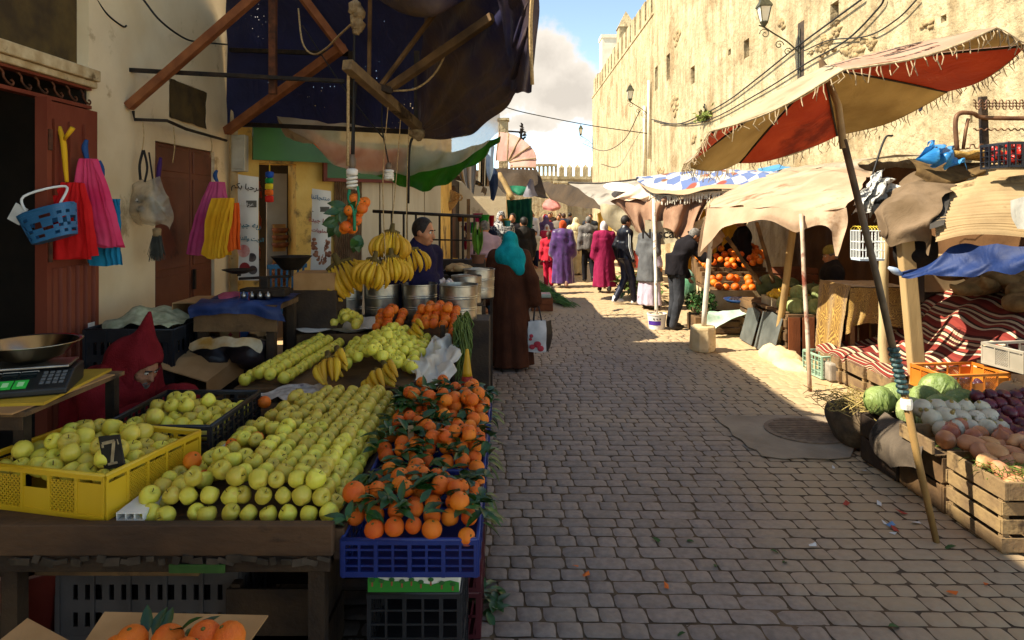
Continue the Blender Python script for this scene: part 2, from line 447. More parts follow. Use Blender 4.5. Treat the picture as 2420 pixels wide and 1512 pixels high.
# ================================================================ ground
mg=mat('ground_dust','#a68a62','#bfa178',scale=2.2,rough=.97,bump=.6,bscale=55,c3='#6e5440',s3=1.3,t3=.58)
MB().quad((-90,-30,-.012),(90,-30,-.012),(90,400,-.012),(-90,400,-.012)).build('ground',mg)
bpy.data.objects['ground']['kind']='structure'
MB().prism([(-1.7,2,-.02),(2.75,2,-.02),(2.8,8,-.02),(2.5,12.5,-.02),(-1.7,12.5,-.02)],(0,0,.0115)).build('road_bed',mat('joint_dirt','#4a3b2d','#64503a',scale=9,rough=.97))['kind']='structure'
def pavers():
 mb=MB();tone=[]
 y=2.3;row=0
 while y<24:
  h=.118*rnd.uniform(.95,1.06)
  x=-1.5+rnd.uniform(0,.1);xmax=3.3 if y<12 else 3.9
  g=6 if y<8.5 else(4 if y<13 else 2)
  while x<xmax:
   w=rnd.choice((.108,.118,.118,.13,.165,.18,.22))*rnd.uniform(.95,1.05)
   gap=.0065
   dz=rnd.uniform(-.002,.002);tl=rnd.uniform(-.012,.012);sk=rnd.uniform(-.03,.03);ty=rnd.uniform(-.012,.012)
   cx,cy=x+w/2,y+h/2-.012*(x-1)+.01*math.sin(x*1.3+y*.7)
   hw,hh=(w-gap)/2,(h-gap)/2
   vs=[];sb=x+y*.3
   bury=.007*max(0,min(1,(x-2.55+.35*mnoise.noise(V((x*1.3,y*.8,3))))/.6))
   for j in range(g+1):
    for i in range(g+1):
     a,b=2*i/g-1,2*j/g-1
     # square -> rounded square, uneven by corner
     k=.085+.05*(a*b)
     px,py=a*(1-k*b*b),b*(1-k*a*a*.7)
     r=max(abs(a),abs(b));z=-.007*max(0,r-.76)**1.5/.1176 if g>2 else(0 if r<.9 else -.011)
     qx,qy=px*hw+sk*py*hh,py*hh
     z+=.0016*mnoise.noise(V((cx+qx,cy+qy,0))*22) if g==6 else 0
     vs.append(V((cx+qx,cy+qy,z+dz+tl*qx+ty*qy-bury)))
   m=g+1;t=rnd.random()
   fs=[(j*m+i,j*m+i+1,(j+1)*m+i+1,(j+1)*m+i) for j in range(g) for i in range(g)]
   mb.add(vs,fs);tone+=[t]*len(fs)
   x+=w
  y+=h;row+=1
 m=mat('paver_stone','#7a6a5e','#8b7a6d',scale=30,rough=.6,bump=.3,bscale=220,spec=.4)
 nt=m.node_tree;N=nt.nodes;L=nt.links
 b=[n for n in N if n.type=='BSDF_PRINCIPLED'][0]
 src=b.inputs['Base Color'].links[0].from_socket
 at=N.new('ShaderNodeAttribute');at.attribute_name='tone'
 hs=N.new('ShaderNodeHueSaturation');m1=N.new('ShaderNodeMapRange');m1.inputs[3].default_value=.86;m1.inputs[4].default_value=1.12
 L.new(at.outputs['Fac'],m1.inputs[0]);L.new(m1.outputs[0],hs.inputs['Value']);L.new(src,hs.inputs['Color'])
 tcn=[n for n in N if n.type=='TEX_COORD'][0]
 # trodden dust: patches, more along the stall side; sunlit paleness painted in farther off
 sp=N.new('ShaderNodeSeparateXYZ');ge=N.new('ShaderNodeNewGeometry');L.new(ge.outputs['Position'],sp.inputs[0])
 n1=N.new('ShaderNodeTexNoise');n1.inputs['Scale'].default_value=.9;n1.inputs['Detail'].default_value=7;L.new(ge.outputs['Position'],n1.inputs['Vector'])
 a1=N.new('ShaderNodeMapRange');a1.inputs[1].default_value=1.3;a1.inputs[2].default_value=2.7;L.new(sp.outputs[0],a1.inputs[0])
 a3=N.new('ShaderNodeMapRange');a3.inputs[1].default_value=8.0;a3.inputs[2].default_value=13;a3.inputs[4].default_value=.95;L.new(sp.outputs[1],a3.inputs[0])
 a2=N.new('ShaderNodeMath');a2.operation='ADD';L.new(a1.outputs[0],a2.inputs[0]);L.new(a3.outputs[0],a2.inputs[1])
 ad=N.new('ShaderNodeMath');ad.operation='MULTIPLY_ADD';L.new(n1.outputs[0],ad.inputs[0]);ad.inputs[1].default_value=1.5;L.new(a2.outputs[0],ad.inputs[2])
 cl=N.new('ShaderNodeMapRange');cl.inputs[1].default_value=.8;cl.inputs[2].default_value=1.7;cl.inputs[4].default_value=.85;L.new(ad.outputs[0],cl.inputs[0])
 mx=N.new('ShaderNodeMix');mx.data_type='RGBA';L.new(cl.outputs[0],mx.inputs[0]);L.new(hs.outputs[0],mx.inputs[6]);mx.inputs[7].default_value=hx('#b59a74')
 L.new(mx.outputs[2],b.inputs['Base Color'])
 o=mb.build('road',m,smooth=True)
 at=o.data.attributes.new('tone','FLOAT','FACE');at.data.foreach_set('value',tone)
 tag(o,kind='structure')
pavers()
# concrete patch with manhole
mcn=mat('concrete','#857460','#9c8a74',scale=3,rough=.95,bump=.6,bscale=45,c3='#6d5e4e',s3=3,t3=.6)
poly=[PZ(x,y,.006) for(x,y) in((1690,985),(1735,982),(1775,984),(1830,981),(1900,985),(1950,983),(2010,990),(2030,1035),(2010,1082),(1960,1086),(1900,1083),(1850,1085),(1800,1078),(1788,1064),(1768,1058),(1752,1040),(1732,1030),(1722,1012),(1702,1000))]
MB().prism(poly,(0,0,.007)).build('pavement_patch',mcn,bevel=.003)['kind']='structure'
t=thing('manhole_cover','round iron manhole cover set in the concrete patch on the right of the street','manhole cover',PZ(1905,1018,.012))
c=OFF[t.name];mb=MB();mb.lathe([(.34,0),(.34,.012),(.31,.016),(.0,.016)],c,36);mb.build('lid',mat('manhole_iron','#6b5848','#86705a',scale=20,rough=.8,bump=.6,bscale=50),t)
mb=MB()
for i in range(-6,7):
 w=math.sqrt(max(.0,.30**2-(i*.046)**2));mb.box(c+V((0,i*.046,.018)),(2*w,.018,.008))
mb.build('tread_pattern',MATS['manhole_iron'],t)
# ================================================================ the old city wall on the right
mw=mat('rampart_plaster','#a3916f','#bfad88',scale=2.4,rough=.95,bump=2.6,bscale=9,c3='#8a7350',s3=.6,t3=.53,detail=9,lo=.3,hi=.7)
def wall_detail(m):
 nt=m.node_tree;N=nt.nodes;L=nt.links
 b=[n for n in N if n.type=='BSDF_PRINCIPLED'][0]
 src=b.inputs['Base Color'].links[0].from_socket
 tcn=[n for n in N if n.type=='TEX_COORD'][0]
 mp=N.new('ShaderNodeMapping');mp.inputs['Scale'].default_value=(1.6,1.6,.35);L.new(tcn.outputs['Object'],mp.inputs[0])
 n=N.new('ShaderNodeTexNoise');n.inputs['Scale'].default_value=1.6;n.inputs['Detail'].default_value=10;n.inputs['Roughness'].default_value=.7;L.new(mp.outputs[0],n.inputs['Vector'])
 r=N.new('ShaderNodeMapRange');r.inputs[1].default_value=.44;r.inputs[2].default_value=.62;r.inputs[4].default_value=.85;L.new(n.outputs[0],r.inputs[0])
 mx=N.new('ShaderNodeMix');mx.data_type='RGBA';L.new(r.outputs[0],mx.inputs[0]);L.new(src,mx.inputs[6]);mx.inputs[7].default_value=hx('#8b7553')
 n2=N.new('ShaderNodeTexNoise');n2.inputs['Scale'].default_value=6;n2.inputs['Detail'].default_value=10;n2.inputs['Roughness'].default_value=.75;L.new(tcn.outputs['Object'],n2.inputs['Vector'])
 r2=N.new('ShaderNodeMapRange');r2.inputs[1].default_value=.60;r2.inputs[2].default_value=.66;r2.inputs[4].default_value=.6;L.new(n2.outputs[0],r2.inputs[0])
 m2=N.new('ShaderNodeMix');m2.data_type='RGBA';L.new(r2.outputs[0],m2.inputs[0]);L.new(mx.outputs[2],m2.inputs[6]);m2.inputs[7].default_value=hx('#5f4a30')
 L.new(m2.outputs[2],b.inputs['Base Color'])
 # coarse relief
 bp=[q for q in N if q.type=='BUMP'][0]
 n3=N.new('ShaderNodeTexNoise');n3.inputs['Scale'].default_value=2.2;n3.inputs['Detail'].default_value=9;n3.inputs['Roughness'].default_value=.6;L.new(tcn.outputs['Object'],n3.inputs['Vector'])
 b2=N.new('ShaderNodeBump');b2.inputs['Strength'].default_value=.8;b2.inputs['Distance'].default_value=.16
 L.new(n3.outputs[0],b2.inputs['Height']);L.new(b2.outputs[0],bp.inputs['Normal'])
wall_detail(mw)
WX=5.75
t=thing('rampart','tall sunlit ochre rampart rising behind the stalls on the right','city wall',(WX,17,0))
prof=[(5.5,-.1),(27.7,-.1),(27.7,11.7),(26.9,11.75),(26.3,11.2),(25.6,9.9),(24.6,9.4),(23.4,9.6),(21,10.3),(17,10.6),(12,10.4),(5.5,10.7)]
mb=MB();mb.prism([(WX,a,b) for a,b in prof],(1.6,0,0))
wall=mb.build('wall',mw,t)
slits=[(1551,157,213,.55),(1579,128,190,.55),(1637,157,198,.5),(1764,93,136,.38),(1724,116,130,.22),(1646,402,425,.35),(1600,436,448,.3),(2295,262,290,.05),(1972,5,62,.32),(2230,35,52,.12),(2078,322,330,.05),(1570,470,478,.3)]
bxs=[]
for(x,y0,y1,w) in slits:
 Y=F*WX/(x-CX);bxs.append((WX-.3,WX+.45,Y-w/2+0.0,Y+w/2,EYE+(HY-y1)*Y/F,EYE+(HY-y0)*Y/F))
wall.location=(0,0,0)
cut(wall,bxs)
for k,(a,b,c,d,e,f) in enumerate(bxs[:4]):
 MB().bx(WX+.28,WX+.34,c+.002,d-.002,e+.002,f-.002).build('window',mat('slit_wood','#3a2c1c','#5c452a',scale=8),t)
 # broken places where the rubble core shows
mrub=mat('rubble','#7d6746','#a89068',scale=9,rough=.95,bump=1.2,bscale=30,c3='#4f3f2a',s3=7,t3=.58)
mb=MB()
for(px,py,rx,rz,n) in((1950,108,34,26,26),(2010,118,26,14,14),(1975,60,10,26,8),(1640,330,12,14,8),(1598,250,8,24,10),(1705,300,14,8,6),(2060,100,18,9,8),(1560,400,14,12,8),(1600,90,10,20,8),(1850,60,8,10,5),(2200,60,14,10,6)):
 for i in range(n):
  x,y=px+rnd.gauss(0,.5)*rx,py+rnd.gauss(0,.5)*rz;Y=F*WX/(x-CX);s=rnd.uniform(.05,.13)*(Y/14)
  mb.sph((WX+.01,Y,EYE+(HY-y)*Y/F),(.05,s*rnd.uniform(.8,1.5),s*.7),8,6,nz=.6,fr=2)
rb=mb.build('rubble_core',mrub,t,smooth=True);rb['kind']='stuff'
# rugged edge pilaster + putlog scars
t2=thing('rampart','crenellated stretch of old city wall beyond the tall rampart, at the end of the street','city wall',(6,40,0))
mb=MB();mb.bx(6.0,7.5,27.65,51,-.1,10.3);mb.build('wall',mw,t2)
mb=MB();y=28.2
while y<50.6:
 mb.bx(6.003,6.5,y,y+.95,10.302,11.35+rnd.uniform(-.12,.1));y+=1.32
mb.build('battlement',mw,t2)
mb=MB();mb.bx(5.96,6.1,27.72,51,10.16,10.29);mb.build('ledge',mw,t2)
c=P(1460,72,42);t3=thing('turret','small turret with a pyramid cap rising behind the battlements','turret',(6.9,42,10.3))
mb=MB();mb.bx(6.52,7.5,41.5,42.5,10.302,13.0);mb.build('shaft',mw,t3)
mb=MB();mb.add([(6.46,41.44,13.002),(7.56,41.44,13.002),(7.56,42.56,13.002),(6.46,42.56,13.002),(7.0,42,14.1)],[(0,1,4),(1,2,4),(2,3,4),(3,0,4),(3,2,1,0)]);mb.build('cap',mw,t3)
t3=thing('chimney','whitewashed square tower top at the far corner of the wall','chimney',(6.6,50,10.3))
MB().bx(6.52,7.9,49.4,50.9,10.302,14.3).build('shaft',mat('limewash','#d5cab4','#e8dfca',scale=2,rough=.95,bump=.5,bscale=8),t3)
MB().bx(6.45,7.97,49.33,50.97,14.3,14.55).build('cap',MATS['limewash'],t3)
# far gate wall closing the street
t4=thing('rampart','low crenellated wall closing the far end of the street','city wall',(4,62,0))
mb=MB();mb.bx(-6,4.05,61,63,-.1,4.6);mb.bx(4.053,9,62,64,-.1,4.6);mb.build('wall',mw,t4)
mb=MB()
for i in range(8):
 x=1.25+i*.37;mb.bx(x,x+.2,61.003,61.6,4.9,5.75)
mb.bx(1.0,4.05,60.9,61.6,4.602,4.9);mb.bx(1.0,4.05,60.9,61.6,5.752,5.95)
for i in range(6):
 x=4.3+i*.72;mb.bx(x,x+.46,62.003,62.6,4.9,5.7);mb.add([(x,62.003,5.703),(x+.46,62.003,5.703),(x+.46,62.6,5.703),(x,62.6,5.703),(x+.23,62.3,6.0)],[(0,1,4),(1,2,4),(2,3,4),(3,0,4)])
mb.bx(4.053,9,61.9,62.6,4.602,4.9)
mb.build('battlement',mw,t4)
mb=MB();mb.bx(3.9,4.9,60.4,60.998,-.1,4.2);mb.bx(3.7,5.1,60.3,60.998,4.203,4.4);mb.build('buttress',mw,t4)
# lanterns on scroll brackets
mlan=mat('lantern_iron','#3b3a2c','#55523c',scale=20,rough=.55,metal=.3)
mgl=mat('lantern_glass','#d6cdb4','#e6dfca',scale=3,rough=.25)
def lantern(base,dirx,k,label,board=True):
 b=V(base);t=thing('wall_lantern',label,'lantern',b,'lanterns along the old wall')
 mb=MB()
 if board:mb.box(b+V((.03*k,0,-.15*k)),(.06*k,.34*k,1.6*k));mb.build('bracket_board',mat('board_wood','#2d2218','#4a3a28',scale=9),t)
 e=b+V((dirx*.85*k,0,.55*k));mb=MB()
 mb.tube([b+V((0,0,-.1*k)),b+V((dirx*.3*k,0,.18*k)),b+V((dirx*.62*k,0,.38*k)),e+V((0,0,-.02*k)),e+V((dirx*.12*k,0,.02*k))],.018*k,6,sub=4)
 def scroll(c,r,s=1,turns=1.6):
  pts=[c+V((dirx*s*r*(1-i/16)*math.cos(i/16*turns*6.28),0,r*(1-i/16)*math.sin(i/16*turns*6.28)-r*.2)) for i in range(15)]
  mb.tube(pts,.012*k,5)
 scroll(e+V((-dirx*.02*k,0,-.15*k)),.13*k);scroll(b+V((dirx*.5*k,0,.14*k)),.11*k,-1);scroll(b+V((dirx*.3*k,0,-.02*k)),.1*k,-1)
 mb.tube([b+V((dirx*.02,0,-.6*k)),b+V((dirx*.02,0,.5*k))],.014*k,5)
 mb.build('scroll_arm',mlan,t)
 q= lambda z,r:[(r*math.cos(R(45+90*i)),r*math.sin(R(45+90*i)),z) for i in range(4)]
 mb=MB();o=e+V((0,0,.1*k))
 mb.lathe([(.09*k,0),(.17*k,.34*k)],o,4,M=Matrix.Rotation(R(45),3,'Z'));mb.build('glass',mgl,t)
 mb=MB();mb.lathe([(.03*k,-.1*k),(.1*k,0),(.1*k,.02*k)],o-V((0,0,.012*k)),8)
 Mz=Matrix.Rotation(R(45),3,'Z')
 for i in range(4):
  a=R(90*i);d0=Mz@V((math.cos(a),math.sin(a),0));mb.tube([o+d0*.093*k,o+d0*.176*k+V((0,0,.345*k))],.012*k,5)
 mb.lathe([(.22*k,.345*k),(.21*k,.375*k),(.12*k,.5*k),(.125*k,.52*k),(.05*k,.6*k),(.02*k,.63*k),(.03*k,.66*k),(0,.7*k)],o,4,M=Mz)
 mb.build('hood',mlan,t)
 return t
Y=F*WX/(1893-CX);lantern((WX-.005,Y,P(1893,118,Y).z),-1,.86,'largest wrought iron lantern on its scroll bracket, nearest on the sunlit wall')
Y=29.6;lantern((5.99,Y+.1,P(1520,268,Y).z),-1,1.0,'wrought iron lantern in the middle of the sunlit wall, above the patterned awning')
lantern((5.99,50.6,P(1397,338,50.6).z),-1,1.05,'smallest lantern on the far corner of the wall, seen against the sky',board=False)
# pipes and cables on the wall
mp_=mat('pipe_white','#c9bda2','#ddd2b8',scale=6,rough=.6)
for(x,y0,y1,Y,lab) in((1516,250,420,30.4,'pale drain pipe running down the wall under the middle lantern'),(1527,190,375,29.4,'white conduit beside the middle lantern')):
 a,b=P(x,y0,Y),P(x,y1,Y);a.x=b.x=5.9;o=MB().tube([b,a],.07,8).build('drain_pipe',mp_,smooth=True);tag(o,lab,'pipe')
def cable(pts,r,lab,name='cable',m='cable',cat='cable',grp=None,sub=6):
 o=MB().tube(pts,r,5,sub=sub).build(name,MATS[m],smooth=True);return tag(o,lab,cat,grp)
WY= lambda x:F*WX/(x-CX)
def wp(x,y,off=.06):Y=F*(WX-off)/(x-CX);return P(x,y,Y)
cable([wp(1655,275),wp(1720,238),wp(1790,185),wp(1880,113),wp(2020,10),wp(2040,-5)],.018,'dark cable climbing from the plant on the wall past the big lantern')
cable([wp(1560,292),wp(1660,288),wp(1790,222),wp(1905,150),wp(2000,95),wp(2075,20),wp(2090,-6)],.016,'second cable sagging below the first along the sunlit wall')
cable([wp(1540,282),wp(1600,293),wp(1660,268),wp(1665,245)],.02,'slack cable looping right of the middle lantern')
cable([wp(1900,120),wp(1960,95),wp(2050,85),wp(2120,45),wp(2170,-5)],.012,'cable running from the big lantern up to the top edge of the wall')
cable([P(1190,252,26),P(1250,268,27),P(1400,297,29),P(1560,320,29.5),P(1625,338,30)],.02,'thin wire spanning the street below the cloud')
cable([wp(1402,315,.1)*.84+V((0,6,.3)),wp(1440,345,.1)*.9+V((.1,3,.2)),wp(1475,330,.1),wp(1512,262,.1)],.02,'slack cable hanging from the middle lantern towards the far corner')
# small weeds growing out of the wall
mweed=mat('weed_leaf','#4d5a20','#7d8436',scale=5,rough=.8)
for(x,y,s,lab) in((1668,283,.45,'tuft of green weeds growing out of the old wall'),):
 c=wp(x,y,.02);t=thing('wall_plant',lab,'plant',c);mb=MB()
 for i in range(160):
  d=V((-abs(rnd.gauss(0,.35)),rnd.gauss(0,1.2),abs(rnd.gauss(0,.5))))*s*.6;p=c+d;a=V((rnd.uniform(-1,1),rnd.uniform(-1,1),rnd.uniform(-.3,1))).normalized()*.09;q=a.orthogonal().normalized()*.03
  mb.add([p-a,p+q,p+a,p-q],[(0,1,2,3)])
 mb.build('foliage',mweed,t)
 MB().tube([c+V((.1,0,-.1)),c+V((-.1,.05,.05)),c+V((-.15,.1,.3))],[.03,.02,.01],6).build('stem',MATS['wood_old'],t)
 # ================================================================ left: house with its shop doors
mcr=MATS['plaster_cream'];mdoor=mat('door_red','#6f2f1c','#82402a',scale=3,stretch=(1,1,.4),rough=.55,bump=.15,bscale=30,c3='#4e2415',s3=5,t3=.66)
mdoor2=mat('door_brown','#582a19','#6e3a24',scale=2.5,rough=.5,bump=.2,bscale=9,c3='#3e2014',s3=3,t3=.6)
FX=-3.2
FY= lambda x:F*FX/(x-CX)
h1=thing('market_house','cream plastered house with dark shop doors on the left edge of the street','house',(FX-1.6,1,0))
mb=MB();mb.bx(FX-3.3,FX,-7,7.74,-.05,6.1);wall=mb.build('wall',mcr,h1)
o_=OFF[h1.name]
def rel(bs):return bs
cut(wall,rel([(FX-1.9,FX+.2,2.3,5.17,-.2,2.86),(FX-.12,FX+.2,3.2,5.16,2.97,3.75),(FX-.1,FX+.2,6.37,7.14,2.76,3.13),(FX-.1,FX+.2,6.12,7.34,.02,2.52)]))
mb=MB();mb.bx(FX-.115,FX-.09,3.2,5.16,2.97,3.75);o=mb.build('window_cover',mat('sackcloth_brown','#3b2d17','#55431f',scale=5,rough=.95,bump=.5,bscale=30,c3='#2a2012',s3=3,t3=.6),h1)
mb=MB();mb.bx(FX+.002,FX+.07,2.6,5.2,2.87,2.955);mb.bx(FX+.002,FX+.045,2.6,5.2,2.82,2.868);mb.build('cornice',mat('cornice_old','#a98d62','#cdb68b',scale=9,rough=.9,bump=.8,bscale=20,c3='#6e5838',s3=6,t3=.57),h1,bevel=.008)
mb=MB()
for(z0,z1) in((2.80,2.818),(2.66,2.685)):mb.bx(FX-.05,FX+.02,2.4,5.165,z0,z1)
mb.bx(FX-.05,FX+.02,4.0,4.02,2.685,2.8)
mb.build('door_frame',mdoor,h1)
mb=MB()
for i in range(12):
 y=3.3+i*.16;x=FX
 mb.tube([(x,y,2.79),(x,y+.03,2.77),(x,y+.035,2.74),(x,y+.07,2.71),(x,y+.11,2.70),(x,y+.12,2.72),(x,y+.1,2.73)],.008,5,sub=3)
mb.build('transom_grille',MATS['iron_rust'],h1)
# open door leaf, corrugated
mb=MB();y0,y1=4.60,5.16;pr=[]
n=6;w=(y1-y0)/n
for i in range(n):
 a=y0+i*w;pr+=[(a+.005,.0),(a+w*.3,0),(a+w*.42,.028),(a+w*.88,.028)]
pr.append((y1,.0))
vs=[(FX+.055+d,y,z) for(y,d) in pr for z in(.04,1.5)]
mb.add(vs,[(2*i,2*i+2,2*i+3,2*i+1) for i in range(len(pr)-1)])
mb.bx(FX+.02,FX+.052,y0,y1,.03,2.64)
mb.bx(FX+.053,FX+.065,y0,y1,1.501,2.64)
for i in range(3):
 a=y0+.05+i*.165;mb.bx(FX+.066,FX+.085,a,a+.11,2.0,2.52)
mb.bx(FX+.02,FX+.10,y0-.05,y0-.004,.03,2.655)
dl=mb.build('door',mdoor,h1)
mb=MB();mb.bx(FX+.1,FX+.125,y1-.14,y1-.02,.86,.90);mb.tube([(FX+.13,y1-.1,.9),(FX+.14,y1-.1,.83),(FX+.13,y1-.05,.83),(FX+.13,y1-.05,.9)],.007,6);mb.box((FX+.135,y1-.075,.81),(.02,.07,.05));mb.build('padlock',MATS['iron_rust'],dl)
MB().box((FX+.1,y1-.13,1.02),(.004,.075,.1)).build('sticker',MATS['paper'],dl)
for z in(1.55,2.3):MB().tube([(FX+.11,y0-.03,z),(FX+.11,y0-.03,z+.14)],.014,8).build('hinge',MATS['iron_rust'],dl)
mb=MB()
mb.bx(FX-.07,FX-.03,6.125,6.84,.025,2.515);mb.bx(FX-.07,FX-.03,6.852,7.335,.025,2.515)
for(a,b) in((6.16,6.80),(6.9,7.30)):
 for(c,d) in((.1,1.28),(1.34,2.2),(2.26,2.48)):mb.bx(FX-.032,FX-.018,a,b,c,d)
d2=mb.build('door',mdoor2,h1,bevel=.006);d2['label']='closed double door of dark brown steel'
MB().bx(FX-.016,FX+.01,6.87,6.9,1.1,1.3).build('handle',MATS['iron_dark'],d2)
mb=MB();mb.patch([[(FX+.01,6.38,3.13),(FX+.012,6.75,3.12),(FX+.01,7.13,3.12)],[(FX-.01,6.39,2.95),(FX+.02,6.75,2.94),(FX-.0,7.13,2.95)],[(FX+.01,6.4,2.76),(FX+.03,6.75,2.745),(FX+.01,7.12,2.74)]],12,10,wr=.012,wf=9)
mb.build('window_curtain',MATS['sackcloth_brown'],h1,smooth=True)
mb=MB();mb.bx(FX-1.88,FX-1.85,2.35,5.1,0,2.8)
mb.build('back_wall',mat('interior_shade','#1a1510','#2a2118',scale=4),h1)  # unlit depth of the shop is put into this dark wall colour
MB().bx(FX-1.84,FX-.02,5.135,5.165,0,2.84).build('shade_lining',MATS['interior_shade'],h1)  # dark panel added so the shop mouth looks shaded
MB().bx(FX-1.84,FX-.02,2.32,5.13,2.82,2.85).build('shade_ceiling',MATS['interior_shade'],h1)  # second added dark panel, shade painted as its colour
mb=MB();mb.bx(FX-3.5,FX+.25,-7.1,8.6,6.101,6.25);mb.build('roof',mcr,h1)  # unseen eave, far end stretched to close a sunlit gap in the street shadow
mb=MB();mb.bx(FX+.002,FX+.012,4.5,4.9,.0,.2)
# shelves of dim goods inside the shop
for z in(.7,1.25,1.8):
 sh_=thing('shop_shelf',{.7:'lowest',1.25:'middle',1.8:'topmost'}[z]+' dark wooden shelf of goods inside the left shop','shelf',(FX-1.55,3.7,z))
 MB().bx(FX-1.8,FX-1.3,2.5,5.0,z,z+.03).build('board',MATS['wood_dark'],sh_)
 for i in range(9):
  y=2.65+i*.26;hh=rnd.uniform(.15,.38)
  mb=MB();mb.lathe([(.07,0),(.09,hh*.6),(.06,hh*.85),(.05,hh)],(FX-1.5,y,z+.032),10)
  mb.build('packet',mat('pack%d'%(i%4),('#4d4a3a','#6a2a22','#26402f','#5a5147')[i%4],rough=.5),sh_,smooth=True)
  # drain pipe and meter box at the end of the house
o=MB().tube([(FX+.06,7.70,0),(FX+.06,7.70,4.3)],.045,10).build('drain_pipe',mat('pipe_dirty','#a08860','#b9a176',scale=6,rough=.8,c3='#5e4a30',s3=9,t3=.6),smooth=True);tag(o,'dirty pipe running down the end of the cream house','pipe')
a,b=P(546,318,7.62),P(578,405,7.62);t=thing('meter_box','pale grey meter box beside the green fascia','meter box',(a.x,7.6,b.z))
MB().bx(a.x,b.x,7.62,7.74,b.z,a.z).build('box',mat('meter_grey','#9a9483','#b0aa98',scale=5,rough=.5),t,bevel=.008)
MB().bx(a.x+.02,b.x-.02,7.605,7.618,b.z+.03,a.z-.05).build('lid',MATS['meter_grey'],t,bevel=.004)
# ---------------------------------------------------------------- second house, its shop front turned to the street
A,B=V((FX+.02,7.9,0)),V((-1.0,9.5,0));AB=(B-A)
def FA(x,off=0.0):
 k=(x-CX)/F;t=(k*A.y-A.x)/(AB.x-k*AB.y);n=V((AB.y,-AB.x,0)).normalized()
 p=A+AB*t+n*off;return p
nF=V((AB.y,-AB.x,0)).normalized()  # towards the street
def slab(mb,x0,x1,z0,z1,off,th=.05,mi=0):
 a,b=FA(x0)+nF*off,FA(x1)+nF*off
 a.z=b.z=z0;c,d=b+V((0,0,z1-z0)),a+V((0,0,z1-z0))
 return mb.prism([a,b,c,d],-nF*th,mi)
fz= lambda x,y:EYE+(HY-y)*FA(x).y/F
h2=thing('corner_shop','ochre shop front with green signboards behind the banana seller','shop',(-2.4,9.6,0))
mb=MB();mye=MATS['plaster_yellow']
slab(mb,540,612,-.05,3.2,0,.3);slab(mb,700,1040,-.05,3.2,0,.3);slab(mb,612,700,2.45,3.2,0,.3)
mb.prism([(-1.0,9.5,-.05),(-1.0,11.3,-.05),(-1.0,11.3,3.2),(-1.0,9.5,3.2)],(-.25,0,0))
mb.build('wall',mye,h2)
mb=MB();mb.prism([V((FX,7.95,3.2)),V((-.9,9.45,3.2)),V((-.9,11.4,3.2)),V((-5,11.4,3.2)),V((-5,7.95,3.2))],(0,0,.18));mb.build('roof',mcr,h2)
mb=MB();mb.prism([(-5,9.6,-.02),(-1.3,11.1,-.02),(-1.3,11.15,-.02),(-5,9.7,-.02)],(0,0,3.2));mb.build('back_wall',MATS['interior_shade'],h2)
mb=MB();slab(mb,578,778,fz(600,382)+.0,fz(600,300)+.1,.35,.04);sg=mb.build('signboard',mat('sign_green','#1f4d12','#28601a',scale=2,rough=.4),h2)
mb=MB();slab(mb,765,995,fz(880,424),fz(880,340),.12,.04);mb.build('signboard',MATS['sign_green'],h2)
mb=MB();slab(mb,760,1000,fz(880,432),fz(880,424)-.002,.13,.05);slab(mb,756,764.5,fz(880,432),fz(880,345),.13,.05);mb.build('sign_trim',mat('trim_red','#5d2213','#74301c',scale=5,rough=.6),h2)
# corrugated shutter
mb=MB();a,b=FA(788),FA(852);n=26
vs=[]
for i in range(n+1):
 q=a.lerp(b,i/n)+nF*(.03+(.018 if i%2 else 0));vs+=[V((q.x,q.y,.1)),V((q.x,q.y,2.35))]
mb.add(vs,[(2*i,2*i+2,2*i+3,2*i+1) for i in range(n)])
mb.build('shutter',mat('shutter_brown','#6b5038','#8d7355',scale=7,rough=.55,metal=.3,bump=.2),h2)
mb=MB();xs=[852,895,925,960,1000,1040]
for i in range(5):slab(mb,xs[i]+1,xs[i+1]-1,.1,2.36,.03+.006*(i%2),.028)
mb.build('plank_wall',mat('plank_white','#b3a284','#d2c3a4',scale=3,stretch=(1,1,.15),rough=.85,bump=.5,bscale=14,c3='#5a4932',s3=7,t3=.64),h2)
# cabinets and shelves in the shop mouth
mb=MB();slab(mb,652,700,.3,2.35,-.35,.04);mb.build('cabinet_door',mat('cab_grey','#8c7f6c','#a3967f',scale=3,rough=.6),h2)
for(z0,z1) in((1.38,1.72),(.95,1.3)):
 mb=MB();slab(mb,664,694,z0,z1,-.3,.02);po=mb.build('poster',mat('poster_ochre','#8a5a22','#b57f35',scale=12,rough=.6),h2)
 for k in range(3):
  p=FA(680)-nF*.28;q=MB();q.lathe([(.07,0),(.1,.03),(.1,.06)],(p.x,p.y,z0+.05+k*.09),14);q.build('pan_picture',mat('pan_brown','#5a2c12','#8a4a1c',scale=8),h2)
for k in range(5):
 z=.5+k*.38;mb=MB();slab(mb,616,650,z,z+.02,-.5,.25);mb.build('shelf',MATS['wood_dark'],h2)
for k in range(14):
 z=.52+(k%5)*.38;p=FA(618+(k*7)%30)-nF*.6
 mb=MB();mb.lathe([(.04,0),(.045,.12),(.02,.18),(.02,.22)],(p.x,p.y,z),10);mb.build('bottle',mat('btl%d'%(k%4),('#7d2b1a','#b9b09a','#b07f2a','#2d3a26')[k%4],rough=.3),h2,smooth=True)
